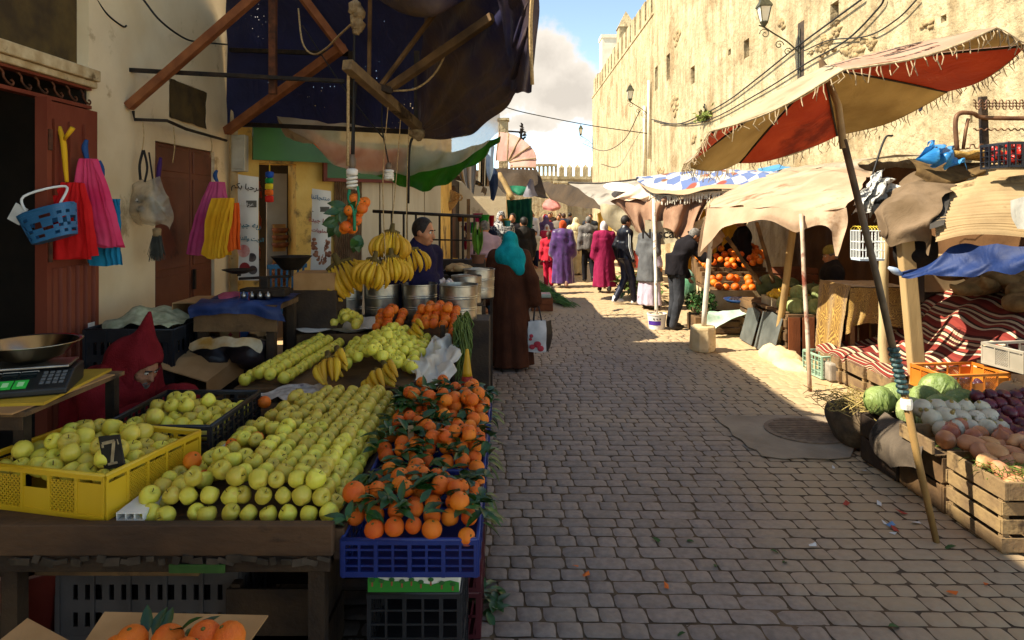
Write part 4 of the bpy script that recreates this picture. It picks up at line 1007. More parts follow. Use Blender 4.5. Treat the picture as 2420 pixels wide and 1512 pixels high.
   # yellow crate with apples
mye_=mat('crate_yellow','#c39a12','#cfa822',scale=3,rough=.42,spec=.4,c3='#9c7a18',s3=7,t3=.66)
yc=V((-1.74,2.833,.757))
plastic_crate('yellow plastic crate of apples with a lattice wall on the corner of the table',.62,.52,.165,mye_,'lattice',yc,R(-13))
def fill(n_x,n_y,c,w,d,z,fn,heap=.03,top=.6,rz=0):
 Mz=Matrix.Rotation(rz,3,'Z')
 for lay in range(2):
  for j in range(n_y-lay):
   for i in range(n_x-lay):
    if lay==1 and rnd.random()>top:continue
    x=(-.5+(i+.5+lay*.5)/n_x)*w;y=(-.5+(j+.5+lay*.5)/n_y)*d
    e=1-(abs(2*x/w)**2+abs(2*y/d)**2)/2
    fn(V(c)+Mz@V((x+rnd.uniform(-.008,.008),y+rnd.uniform(-.008,.008),z+lay*.052+heap*e+rnd.uniform(-.006,.006))))
fill(7,6,yc,.54,.44,.105, lambda p:apple(p,'yellow green apple in the yellow crate','apples in the yellow crate',1.03),.045,.62,R(-13))
# price board
t=thing('price_board','small black slate with the number 7 chalked on it, stuck in the yellow crate','price sign',P(270,1118,2.56))
a,b=P(265,1068,2.62),(V((.95,-.1,.12)),V((-.12,-.08,.99)))
M=basis(a,b[0],b[1]);mb=MB()
mb.box((0,0,0),(.085,.13,.008));mb.v=[M@p for p in mb.v];mb.build('slate',mat('slate','#1c1a17','#2b2824',scale=14,rough=.8),t)
mch=mat('chalk','#a89878','#8c7c60',scale=40,rough=.95)
mb=MB()
for(x0,y0,x1,y1,w) in((-.03,.038,.022,.045,.012),(.02,.045,-.005,-.042,.012),(-.022,-.045,.018,-.04,.009),(-.03,.036,-.03,.022,.008),(.034,.05,.036,.03,.004)):
 mb.beam((x0,y0,.0055),(x1,y1,.0055),w,.002)
mb.v=[M@p for p in mb.v];mb.build('chalk_mark',mch,t)
# black crate with apples behind
mblk=mat('crate_black','#17171a','#232327',scale=5,rough=.45)
bc=V((-1.62,3.40,.757))
plastic_crate('black plastic crate of apples behind the yellow crate',.50,.60,.16,mblk,'grid',bc,0)
fill(6,6,bc,.44,.52,.085, lambda p:apple(p,'yellow green apple in the black crate','apples in the black crate',1.03),.035,.4)
# apples on the farther table, left ranks
rank_pts=[]
for j in range(15):
 for i in range(4):
  rank_pts.append((-1.66+i*.078+.0042*j,4.24+j*.081+.04*(i%2),.845+.035*(1.5-abs(i-1.5))+rnd.uniform(-.003,.003)))
  # farther right apples: the rest, past the nearest three hundred
mb=MB();base_=APPLE
def stuff_pile(pts,name,lab,me,s,mats,cat):
 vs,fs,mi=[],[],[]
 src=[v.co.copy() for v in me.vertices];sf=[tuple(p.vertices) for p in me.polygons];sm=[p.material_index for p in me.polygons]
 q=MB()
 for p in pts:
  M=Euler((rnd.gauss(0,.6),rnd.gauss(0,.6),rnd.uniform(0,6))).to_matrix();k=s*rnd.uniform(.9,1.06)
  o=len(q.v);q.v+=[V(p)+M@(v*k) for v in src];q.f+=[tuple(i+o for i in f) for f in sf];q.mi+=sm
 return tag(q.build(name,mats,smooth=True),lab,cat,kind='stuff')
stuff_pile(rank_pts,'apple_pile','slanting ranks of small yellow apples at the back left of the stall',APPLE,1.0,list(APPLE.materials),'apples')
stuff_pile(far_pts,'apple_pile','farther end of the large front pile of yellow green apples',APPLE,.96,list(APPLE.materials),'apples')
pts=[]
for j in range(13):
 for i in range(7):
  x=-.67-(i+.5*(j%2))*.082;y=4.45+j*.08
  e=min(i,3,6-i if i>3 else 3)*.034+(.03 if j in(0,12) else .03)
  if i<2 or j<3 or j>9 or True:pts.append((x+rnd.gauss(0,.01),y+rnd.gauss(0,.01),.84+e+rnd.uniform(-.01,.014)))
AM=[m for m in APPLE.materials]
stuff_pile(pts,'apple_pile','heap of pale yellow apples at the back right of the stall beside the white plastic',APPLE,1.05,AM,'apples')
# paper tray with golden fruit
t_=MB();t_.patch([[(-1.78,5.46,.96),(-1.5,5.44,.93),(-1.15,5.45,.95)],[(-1.76,5.7,.915),(-1.5,5.7,.905),(-1.1,5.7,.91)],[(-1.72,5.93,.96),(-1.45,5.95,.99),(-1.08,5.93,.96)]],22,16,wr=.03,wf=7)
tag(t_.build('paper_lining',MATS['paper'],smooth=False),'crumpled white paper under the golden apples at the back','paper')
pts=[]
for i in range(22):
 a=rnd.uniform(0,6.28);r=.13*math.sqrt(rnd.random());pts.append((-1.37+r*math.cos(a),5.66+r*.8*math.sin(a),.96+.10*(1-r/.13)+rnd.uniform(-.01,.01)))
stuff_pile(pts,'apple_pile','small heap of golden apples on white paper at the back',APPLE,1.0,AM,'apples')
# oranges at the back
LO,GO='large orange in the double heap at the back of the stall','oranges at the back'
for(cx,w,ny_,nx_,hz) in((-1.0,.24,4,3,.07),(-.62,.38,5,5,.09)):
 for j in range(ny_):
  for i in range(nx_):
   x=cx-w/2+(i+.5)*w/nx_;y=5.46+j*.085
   e=1-abs((i+.5)/nx_*2-1)**2*.8
   orange((x+rnd.uniform(-.01,.01),y,.935+hz*e*(.6+.4*j/ny_)+.02*j),LO,GO,1.03)
 for i in range(nx_+2):
  orange((cx+rnd.uniform(-w*.35,w*.35),rnd.uniform(5.52,5.75),.935+hz+.055+rnd.uniform(0,.02)),LO,GO,1.03)
for i in range(5):orange((-.455+rnd.uniform(-.015,.015),5.40+i*.07-.1,.95+.03*(i%2)),LO,GO,1.05)
# three blue crates of leafy oranges
mbc=mat('crate_blue','#12225e','#1a2d70',scale=4,rough=.4,spec=.45)
for k,(y0,z0,w_) in enumerate(((2.735,.575,'nearest'),(3.26,.625,'middle'),(3.78,.665,'farthest'))):
 c=V((-.372,y0,z0));plastic_crate(w_+' blue plastic crate of leafy oranges beside the street',.49,.50,.135,mbc,'grid',c,0,tilt=.03)
 lab,grp='leafy orange in the '+w_+' blue crate','oranges in the '+w_+' blue crate'
 for j in range(7):
  for i in range(7):
   if rnd.random()<.1:continue
   x=(-.5+(i+.5)/7)*.49;y=(-.5+(j+.5)/7)*.53;e=1-((2*x/.49)**2+(2*y/.5)**2)/2
   orange(c+V((x+rnd.uniform(-.012,.012),y+rnd.uniform(-.012,.012),.125+.07*e+rnd.uniform(-.012,.016))),lab,grp,.9)
 for i in range(15+k*3):orange(c+V((rnd.uniform(-.2,.2),rnd.uniform(-.21,.21),.222+rnd.uniform(0,.02))),lab,grp,.9)
 mb=MB()
 for i in range(54):
  q=V((rnd.uniform(-.25,.27),rnd.uniform(-.25,.25),0));e=1-((2*q.x/.49)**2+(2*q.y/.5)**2)/2
  q.z=.15+.08*max(0,e)+rnd.uniform(0,.03)
  d0=rv(.3)
  for s_ in range(rnd.choice((3,4,5))):
   dd=(d0+rv(.6)*.8);leaf(mb,c+q+rv(.3)*.02,dd,(rnd.uniform(-.4,.4),rnd.uniform(-.4,.4),1),rnd.uniform(.055,.095),rnd.uniform(.013,.021))
 for i in range(9):
  q=c+V((.26,rnd.uniform(-.2,.2),.13));leaf(mb,q,(1,rnd.uniform(-.5,.5),rnd.uniform(-.9,.2)),(0,0,1),rnd.uniform(.06,.1),.018)
 if k==0:
  for i in range(8):leaf(mb,c+V((-.27+rnd.uniform(-.03,.03),-.2+rnd.uniform(-.04,.04),.16)),(-1,rnd.uniform(-.8,.5),rnd.uniform(-.3,.5)),(0,0,1),.07,.013)
 tag(mb.build('orange_leaves',mleaf,smooth=True),'dark green citrus leaves among the oranges of the '+w_+' blue crate','leaves',kind='stuff')
 # tall wooden tag in the oranges
a,b=P(975,1098,3.12),P(970,1005,3.2);o=MB().beam(a,b,.026,.006).build('wooden_tag',MATS['wood_pale'],bevel=.002);tag(o,'pale slip of wood standing up among the leafy oranges','tag')
# loose oranges
for(x,y,Y,s,lab) in((455,1088,2.86,1.0,'lone orange resting against the corner of the yellow crate'),(480,1128,2.83,.9,'lone orange tucked among the apples in front of the yellow crate'),(836,1163,2.62,1.05,'lone orange at the right end of the front apples'),(942,998,3.4,.95,'lone orange on the edge between apples and blue crates'),(548,1050,3.05,.8,'small orange among the apples beside the black crate'),(608,1035,3.1,.75,'small orange second from the black crate'),(625,950,3.68,.85,'lone orange at the corner of the black crate')):
 p=P(x,y,Y);orange(p,lab,None,s)
 # dark shallow wooden strip and white channel on the table
o=MB().beam(P(462,1112,2.9),P(566,1078,3.05),.05,.008).build('wood_slip',MATS['wood_old']);tag(o,'dark slip of wood lying between the apples and the yellow crate','slip')
mb=MB();a=P(310,1228,2.52)
for(dx,w,dz) in((0,.1,0),(0,.1,.028)):mb.box(a+V((0,.14,dz)),(w,.3,.004))
for dx in(-.048,-.016,.016,.048):mb.box(a+V((dx,.14,.014)),(.004,.298,.024))
tag(mb.build('plastic_channel',MATS['white_plastic']),'white hollow plastic channel at the corner of the apple pile','channel')
# ---------------------------------------------------------------- bananas
def banana_proto():
 mb=MB();mb.tube([(0,0,.0),(.018,0,-.028),(.048,0,-.062),(.066,0,-.11),(.064,0,-.155),(.046,0,-.195),(.040,0,-.207)],[.0065,.008,.0175,.0205,.019,.010,.005],7,sub=2)
 o=mb.build('banana',mat('banana_skin','#b98a17','#d0a72a',scale=9,rough=.5,rand=.1,c3='#5a4016',s3=26,t3=.65),smooth=True,orig=(0,0,0));me=o.data;bpy.data.objects.remove(o);return me
BAN=banana_proto()
mstem=mat('banana_stem','#4a3c1c','#6f5c2a',scale=9,rough=.8)
def banana_bunch(c,n,k,lab,rot=(0,0,0),span=1.7,grp='bananas hanging over the stall',rows=2,face=-1.57,wide=.11):
 t=thing('banana_bunch',lab,'bananas',(0,0,0),grp)
 mb=MB();mb.tube([(0,0,.07),(0,.005,.03),(0,0,-.01)],[.018,.022,.03],8);mb.tube([(-wide*.75,.0,-.014),(-wide*.35,0,-.002),(wide*.35,0,-.002),(wide*.75,0,-.014)],.018,8,sub=2);mb.build('stem',mstem,t,smooth=True)
 for r in range(rows):
  m=n if r==0 else n-2
  for i in range(m):
   u=(i+.5)/m*2-1;a=face+u*span*(.75 if r else .6)
   b=bpy.data.objects.new('banana',BAN);COL.objects.link(b);b.parent=t
   b.location=(wide*u,-.012+.018*r,.002*r-.03*abs(u)**2);q=rnd.uniform(.92,1.06)
   b.rotation_euler=(rnd.uniform(-.08,.08),(.25 if r==0 else -.05)+rnd.uniform(-.1,.1)-.12*abs(u),a+rnd.uniform(-.08,.08));b.scale=(q*1.1,q,q)
 put(t,c,rot,k);return t
banana_bunch(P(926,547,5.6),9,.98,'uppermost hanging banana bunch, in front of the banana seller',(0,.12,.2),2.0,wide=.085)
banana_bunch(P(925,606,5.5),8,.95,'hanging banana bunch at the centre, behind the lowest one',(0,-.05,.4),1.8,wide=.08)
banana_bunch(P(884,614,5.35),8,.98,'lowest hanging banana bunch, left of the seller',(0,.25,-.3),2.2,wide=.08)
banana_bunch(P(967,590,5.65),6,.9,'smallest hanging banana bunch, against the navy sweater',(0,-.25,.3),1.3)
banana_bunch(P(800,622,5.7),9,1.3,'banana bunch standing on the box behind the drums',(.1,-.45,.1),1.7,None)
banana_bunch(P(775,850,4.27),5,1.05,'dark stemmed bananas lying on the apples, left of the others',(-1.05,-.35,.1),1.2,'bananas lying on the apples',1,wide=.05)
banana_bunch(P(800,835,4.4),4,1.05,'bananas lying with their stem pointing up left, centre of the apples',(-1.0,-.8,.0),.9,'bananas lying on the apples',1,wide=.05)
banana_bunch(P(912,868,4.35),5,1.0,'freckled bananas beside the white plastic sheet',(-1.1,-.9,.1),1.0,'bananas lying on the apples',1,wide=.06)
banana_bunch(P(890,885,4.25),4,1.0,'freckled bananas nearest the front apples',(-1.2,-.8,.0),.9,'bananas lying on the apples',1,wide=.05)
banana_bunch(P(980,772,5.40),5,.95,'greenish bananas on the back oranges',(-1.2,-.9,.1),1.0,None,1,wide=.05)
o=None
# newspaper and white plastic on the table
mnp=mat('newsprint','#8a837c','#b8b0a6',scale=26,rough=.9,bump=.6,bscale=12,c3='#5b4a5c',s3=9,t3=.62)
o=MB().patch([[P(600,935,3.95),P(680,912,4.1),P(770,905,4.2)],[P(640,948,3.9)+V((0,0,.01)),P(690,930,4.0)+V((0,0,.03)),P(765,920,4.1)],[P(665,945,3.85),P(720,950,3.92),P(760,935,4.0)]],20,12,wr=.03,wf=11).build('newspaper',mnp);tag(o,'crumpled newspaper between the front apples and the black crate','newspaper')
o=MB().patch([[P(500,1075,3.0),P(560,1030,3.25),P(640,985,3.6)],[P(520,1080,3.0)+V((0,0,.02)),P(580,1032,3.3),P(660,985,3.6)],[P(540,1070,3.02),P(600,1020,3.3),P(668,972,3.65)]],22,8,wr=.025,wf=12).build('newspaper',mnp);tag(o,'strip of crumpled newspaper along the right side of the black crate','newspaper')
mwp=thin('film_white','#cfc8ba','#e8e2d6',tl=.3,rough=.35)
o=MB().patch([[P(1020,800,5.2),P(1050,795,5.2),P(1085,815,5.1)],[P(985,850,4.8),P(1035,845,4.75),P(1080,850,4.7)],[P(960,850,4.5),P(1015,895,4.4),P(1060,900,4.4)],[P(985,915,4.2),P(1000,940,4.15),P(1050,935,4.15)]],70,80,fold=lambda u,v:V((.0,-.02,.02))*math.sin(u*14+v*6),wr=.06,wf=10).build('plastic_sheet',mwp,smooth=True);tag(o,'crumpled white plastic draped over the street side of the back table','plastic sheet')
# greens hanging at the corner of the table
mb=MB();mgr=mat('greens','#37491b','#5a6b2a',scale=7,rough=.7)
for i in range(170):
 p=P(1095+rnd.uniform(-12,14),735+rnd.uniform(0,25),5.5);p.y=5.2+rnd.uniform(-.25,.35);L_=rnd.uniform(.15,.42)
 mb.tube([p,p+V((rnd.uniform(-.02,.05),rnd.uniform(-.03,.03),-L_*.5)),p+V((rnd.uniform(-.03,.05),rnd.uniform(-.04,.04),-L_))],[.006,.008,.002],4)
tag(mb.build('hanging_greens',mgr),'bundle of limp green stalks hanging at the corner of the back table','greens',kind='stuff')
# yellow bottle with red base
a=P(1104,915,4.5);t=thing('squeeze_bottle','yellow bottle with a red base hanging at the side of the table','bottle',a)
MB().lathe([(.035,0),(.04,.01),(.036,.07),(.03,.075)],a,14).build('base',mat('bottle_red','#8d1f12',rough=.4),t,smooth=True)
MB().lathe([(.034,.076),(.03,.1),(.014,.22),(.01,.25),(0,.255)],a,14).build('spout',mat('bottle_yellow','#b98d17',rough=.45),t,smooth=True)
tag(MB().bx(a.x-.06,a.x+.06,4.45,4.56,0,a.z-.001).build('trestle',MATS['wood_dark'],bevel=.004),'narrow dark trestle beside the back table under the yellow bottle','trestle')
# ---------------------------------------------------------------- under and in front of the table
mgc=mat('crate_grey','#3b3635','#4a4544',scale=5,rough=.6)
plastic_crate('worn grey plastic crate with tall slots under the front of the table',.72,.42,.30,mgc,'slots',(-1.45,2.93,.19),0)
tag(MB().bx(-1.8,-1.1,2.75,3.1,0,.185).build('timber_block',mtab,bevel=.005),'low dark timber block carrying the grey crate','block')
tag(MB().box((-1.52,2.72,.505),(.62,.2,.018),Euler((0,.02,.03))).build('loose_board',MATS['wood_old'],bevel=.003),'loose brown board lying across the grey crate','board')
wood_crate('dark wooden crate standing on end under the right end of the table',.34,.36,.44,(-.93,2.85,0),0,2,m='wood_dark',gap=.12)
t=thing('bucket','dark red bucket in the shade at the left end under the table','bucket',(-1.93,2.75,.2));mb=MB()
mb.lathe([(.09,0),(.13,.27),(.135,.28),(.125,.275),(.085,.01),(0,.01)],(-1.93,2.75,.2),20);mb.build('pail',mat('bucket_red','#4d1710','#5f1f16',scale=5,rough=.5),t,smooth=True)
mb=MB();mb.tube([(-1.93+.135*math.cos(i/12*6.283),2.75+.135*math.sin(i/12*6.283),.483) for i in range(13)],.006,6);mb.build('rim',mat('rim_pale','#7b5a50'),t)
tag(MB().bx(-2.1,-1.81,2.6,2.9,0,.198).build('timber_block',mtab,bevel=.005),'dark timber block under the red bucket','block')
# card box with oranges at the bottom edge
t=thing('card_box','open brown cardboard box with oranges at the bottom of the picture','box',(-.95,1.68,.45));mb=MB()
x0,x1,y0,y1=-1.17,-.72,1.5,1.86
for(a,b,c,d) in((x0,x1,y0,y0+.005),(x0,x1,y1-.005,y1),(x0,x0+.005,y0+.006,y1-.006),(x1-.005,x1,y0+.006,y1-.006)):mb.bx(a,b,c,d,.45,.715)
mb.bx(x0+.006,x1-.006,y0+.006,y1-.006,.452,.457);mb.build('carton',MATS['cardboard'],t)
for(pts,nm) in(([(x0,y1,.716),(x1,y1,.716),(x1+.02,y1+.10,.735),(x0+.0,y1+.10,.745)],'flap'),([(x0,y0,.716),(x0,y1-.01,.716),(x0-.2,y1+.07,.745),(x0-.24,y0,.73)],'flap')):
 MB().prism(pts,(0,0,.004)).build(nm,MATS['cardboard'],t)
for(x,y,s) in((310,1512,1.0),(397,1508,1.08),(483,1503,1.15),(540,1505,1.0),(440,1545,1.1)):orange(P(x,y+4,1.74 if y<1530 else 1.66),'big orange in the cardboard box at the bottom edge','oranges in the cardboard box',s)
for i in range(9):orange((rnd.uniform(-1.1,-.79),rnd.uniform(1.56,1.8),.73+rnd.uniform(-.02,.02)),'big orange in the cardboard box at the bottom edge','oranges in the cardboard box',1.05)
mb=MB()
for i in range(10):leaf(mb,P(rnd.uniform(340,460),1500,1.76),rv(.8),(0,0,1),.07,.015)
tag(mb.build('orange_leaves',mleaf,smooth=True),'few green leaves on the oranges in the cardboard box','leaves',kind='stuff')
wood_crate('wooden crate under the cardboard box at the bottom edge',.42,.34,.445,(-.945,1.68,0),0,3)
# supports of the blue crates
t=thing('fruit_carton','white carton printed with a green field and little trees under the nearest blue crate','carton',(-.365,2.74,.485))
MB().bx(-.535,-.195,2.53,2.95,.485,.574).build('carton',mat('carton_white','#c9c6b8','#d9d6c9',scale=4,rough=.7),t,bevel=.004)
mb=MB();pts=[V((-.534,2.527,.486))];pts=[(-.534,.487),(-.196,.487)]+[(-.196-i*.0338,.522+.008*math.sin(i*1.5)+(.012 if i>6 else 0)) for i in range(11)]
mb.prism([(a,2.5285,b) for a,b in pts],(0,-.0015,0));mb.build('printed_field',mat('print_green','#2a7a24',rough=.7),t)
for i in range(9):
 x=-.52+i*.037+rnd.uniform(-.006,.006);z=.505+rnd.uniform(-.004,.016)
 MB().box((x,2.5262,z),(.006,.0015,.018)).build('printed_trunk',mat('print_red','#8d4a30'),t)
 MB().sph((x,2.5255,z+.014),(.011,.0015,.008),10,5).build('printed_crown',mat('print_dkgreen','#2c5a28'),t)
for k,z in enumerate((0.0,.242)):plastic_crate(('lower' if k==0 else 'upper')+' black crate of the pair under the white and green carton',.34,.42,.235,mblk,'grid',(-.365,2.745,z))
mwine=mat('crate_wine','#3d0f16','#50161d',scale=5,rough=.5)
for k,z in enumerate((0.0,.208,.416)):plastic_crate(('lowest','middle','topmost')[k]+' wine red crate in the stack under the middle blue crate',.46,.42,.2,mwine,'chevron',(-.375,3.24,z),0)
wood_crate('tall dark wooden crate under the farthest blue crate',.44,.44,.655,(-.38,3.77,0),0,4,m='wood_dark')
# ================================================================ right: stalls under patched awnings
def sheet(name,lab,cat,rows,m,nu=24,nv=16,fold=None,wr=.03,wf=3.0,grp=None,solid=0,seed=0):
 o=MB().patch(rows,nu,nv,fold=fold,wr=wr,wf=wf,seed=seed).build(name,m,smooth=True,solid=solid)
 return tag(o,lab,cat,grp)
def pole(lab,a,b,r,m,name='pole',r2=None,grp=None):
 a,b=V(a),V(b);n=6;pts=[a.lerp(b,i/n)+V((rnd.gauss(0,r*.12),rnd.gauss(0,r*.12),0))*(0<i<n) for i in range(n+1)]
 o=MB().tube(pts,[r+((r2 or r)-r)*i/n for i in range(n+1)],9).build(name,MATS[m] if isinstance(m,str) else m,smooth=True);return tag(o,lab,'pole',grp)
mpole=mat('pole_wood','#8a6f48','#b2945f',scale=6,stretch=(1,1,.3),rough=.8,bump=.4,bscale=30,c3='#5a4428',s3=6,t3=.62)
mpolew=mat('pole_white','#b5ac9a','#d2cabb',scale=8,rough=.7,c3='#6d4a33',s3=8,t3=.58)
# ---------------------------------------------------------------- the big parasol
C0=V((1.92,4.0,2.49));Rr=.945
Mu=Matrix.Rotation(R(-15.5),3,'Y')@Matrix.Rotation(R(-10.5),3,'X')
t=thing('parasol','big faded cream parasol with red inner panels and torn fringe, tilted over the stalls','parasol',G(2213,1281))
def up(a,r,z):return C0+Mu@V((Rr*r*math.cos(a),Rr*r*math.sin(a),z))
H_=.27
def cz(r,s):return H_*(1-r**1.15)-.045*math.sin(s*math.pi)*r*r-.03*math.sin(s*math.pi)*r*(1-r)
mtop=[thin('parasol_cream','#b5a587','#cfc0a2',tl=.4,scale=3,rough=.9,c3='#957f5f'),thin('parasol_pink','#b8937a','#ccab92',tl=.4,scale=3,rough=.9,c3='#a07c62')]
mlin=[thin('lining_tan','#967a4a','#b39660',tl=.5,scale=3),thin('lining_red','#a53416','#bb4a24',tl=.3,scale=3,c3='#7a2410')]
a0=R(22.5)
for k in range(8):
 b0,b1=a0+k*math.pi/4,a0+(k+1)*math.pi/4
 for(nm,dz,ms) in(('panel',.004,mtop),('lining',-.006,mlin)):
  mb=MB();n=10;rows=[]
  vs=[];uv=[]
  for j in range(n+1):
   r=.03+.97*j/n
   for i in range(n+1):
    s=i/n;a=b0+(b1-b0)*s;rr=r*(1-.05*math.sin(s*math.pi)*r)
    vs.append(up(a,rr,cz(r,s)+dz+.012*mnoise.noise(V((a*3,r*5,k)))*r));uv.append((s,r))
  m=n+1;mb.add(vs,[(j*m+i,j*m+i+1,(j+1)*m+i+1,(j+1)*m+i) for j in range(n) for i in range(n)],0,uv)
  o=mb.build(nm,ms[k%2],t,smooth=True)
 MB().tube([up(b0,.04,cz(.04,0)-.014),up(b0,.5,cz(.5,0)-.014),up(b0,.99,cz(.99,0)-.012)],.007,5,sub=3).build('rib',MATS['iron_dark'],t)
mfr=cloth('fringe_thread','#8a765a','#b09c7e',scale=30)
mb=MB()
for k in range(8):
 b0=a0+k*math.pi/4
 for i in range(34):
  if rnd.random()<.28:continue
  s=(i+rnd.random()*.6)/34;a=b0+s*math.pi/4;rr=1-.05*math.sin(s*math.pi)
  p=up(a,rr,cz(1,s));L_=rnd.uniform(.03,.085);d=Mu@V((math.cos(a),math.sin(a),0))*.012
  mb.tube([p,p+d+V((rnd.gauss(0,.008),rnd.gauss(0,.008),-L_*.5)),p+d*.6+V((rnd.gauss(0,.014),rnd.gauss(0,.014),-L_))],[.0026,.0032,.0018],4,cap=False)
fo=mb.build('fringe',mfr,t);fo['kind']='stuff'
mb=MB()
for k in range(8):
 b0=a0+k*math.pi/4
 mb.tube([up(b0+s/8*math.pi/4,1-.05*math.sin(s/8*math.pi),cz(1,s/8)) for s in range(9)],.006,5)
mb.build('hem',mfr,t)
MB().tube([up(0,0,H_-.02),up(0,0,H_+.05)],[.03,.012],8).build('tip',MATS['wood_old'],t)
base=G(2213,1281);hub=up(0,0,H_-.03);hb2=up(0,0,.02);pm=base.lerp(hb2,.52)
MB().tube([hb2+V((.02,-.02,-.25)),hb2,hub],[.022,.02,.016],9).build('pole_upper',mat('pole_tan','#7d6548','#a08860',scale=9,rough=.7),t,smooth=True)
knee=base.lerp(hb2,.36)
MB().tube([knee,base.lerp(hb2,.6),hb2+V((.02,-.02,-.2))],[.021,.02,.02],9).build('pole_shaft',mat('pole_dark','#443a2e','#665845',scale=9,rough=.6),t,smooth=True)
MB().tube([base,base.lerp(knee,.5),knee+V((0,0,.05))],[.018,.021,.021],9).build('pole_foot',mat('pole_tan2','#75572f','#9a7a46',scale=8,rough=.75,stretch=(1,1,.4)),t,smooth=True)
mb=MB()
for i in range(9):mb.lathe([(.028,0),(.034,.012),(.029,.024)],base.lerp(hb2,.335+.012*i),9)
mb.build('binding_tape',mat('tape_dark','#1c2426','#3b5f60',scale=40,rough=.5),t)
MB().lathe([(.03,0),(.034,.03),(.03,.06)],base.lerp(hb2,.30),9).build('paper_wrap',MATS['paper'],t)
# writing on the cream panel facing the camera
mtx=mat('marker','#4a3f35',rough=.8)
kp=5 if True else 4
b0=a0+kp*math.pi/4;mid=b0+math.pi/8
def panel_M(s,r):
 e=.01;p=up(b0+s*math.pi/4,r,cz(r,s));px=up(b0+(s+e)*math.pi/4,r,cz(r,s+e))-p;pr=p-up(b0+s*math.pi/4,r+e,cz(r+e,s))
 n=px.cross(pr).normalized();n=n if n.z>0 else -n
 return basis(p+n*.016,px,pr)
for(tx,s,r,sz) in(('Jorf Lasfar',.45,.58,.125),('camran',.5,.84,.085)):
 vs,fs=text_mesh(tx,sz,panel_M(s,r),bold=.003);MB().add(vs,fs).build('lettering',mtx,t)
 # ---------------------------------------------------------------- awnings
mpk=thin('canopy_pink','#a88a6e','#c4a88c',tl=.2,rough=.85,scale=2,c3='#8a6c50',t3=.57)
t=thing('stall_awning','pale pink canvas awning over the melon and lemon stall','awning',(3.2,8.2,1.6))
fl=[P(1672,492,9.2),P(1760,488,8.5),P(1830,492,7.9),P(1915,500,7.35),P(2000,490,7.0)]
mb=MB();mb.patch([[P(1700,462,12.6),P(1800,420,12.3),P(1900,400,11.0),P(1985,397,9.8),P(2060,415,9.2)],[P(1690,470,11.0),P(1790,432,10.5),P(1885,415,9.6),P(1985,408,8.7),P(2050,420,8.2)],fl],36,18,wr=.045,wf=2.6);mb.build('canvas_top',mpk,t,smooth=True)
mb=MB();mb.patch([fl,[P(1664,540,9.2),P(1750,505,8.45),P(1830,515,7.85),P(1915,520,7.3),P(2003,520,6.98)],[P(1655,598,9.15),P(1742,520,8.4),P(1832,534,7.85),P(1918,538,7.3),P(1990,560,6.95)]],46,12,fold=lambda u,v:V((0,-.05*v,0))*math.sin(u*24)+V((0,0,-.22))*max(0,1-abs(u-.965)/.05)*v+V((0,0,.05))*math.sin(u*17)*v,wr=.02,wf=4);mb.build('valance',mpk,t,smooth=True)
mb=MB();mb.patch([[P(1672,492,9.2),P(1682,478,10.6),P(1700,462,12.6)],[P(1655,560,9.2),P(1665,545,10.5),P(1690,520,12.4)],[P(1650,605,9.2),P(1690,585,10.4),P(1715,560,12.2)]],12,8,wr=.04);mb.build('side_flap',mpk,t,smooth=True)
MB().tube([P(1686,496,9.12),P(1688,520,9.1),P(1685,540,9.1)],[.03,.02,.035],6).build('tie',cloth('tie_blue','#24406f','#35588a'),t)
pole('white painted pole standing in the round stone at the street side',(2.55+.02,9.15,.32),P(1684,500,9.15),.035,mpolew)
pole('pale pole on the whitewashed footing beside the metal sheets',G(1835,838)+V((0,0,.02)),P(1880,500,8.4),.045,mpole)
pole('slender red and white pole carrying the right corner of the pink awning',G(1914,924),P(1893,505,7.4),.022,mat('pole_redw','#a3876b','#c9b9a3',scale=4,stretch=(1,1,1),rough=.7,c3='#7a3f2c',s3=3,t3=.5))
pole('dark stick slanting down under the pink awning on the left',P(1717,560,10.2),P(1797,672,10.0),.03,'wood_old');pole('dark stick slanting down under the pink awning in the middle',P(1788,525,10.3),P(1828,668,9.9),.03,'wood_old')
# round stone block (pole foot)
mst=mat('stone_block','#c2a77c','#d6be95',scale=4,rough=.95,bump=.8,bscale=18,c3='#a3865c',s3=4,t3=.6)
t=MB().lathe([(.165,0),(.175,.05),(.172,.3),(.16,.335),(.06,.34),(0,.34)],(2.57,9.2,0),9,wob=.05).build('stone_block',mst,bevel=.012);tag(t,'rough round stone block holding the white pole','stone')
t=MB();t.sph((3.42,8.75,-.02),(.24,.4,.17),14,8,nz=.3,fr=2.5);t.sph((3.4,8.3,-.02),(.2,.35,.1),14,8,nz=.3,fr=2.5);t=t.build('footing',mst,smooth=True);tag(t,'whitewashed lumpy footing at the foot of the pale pole','footing')
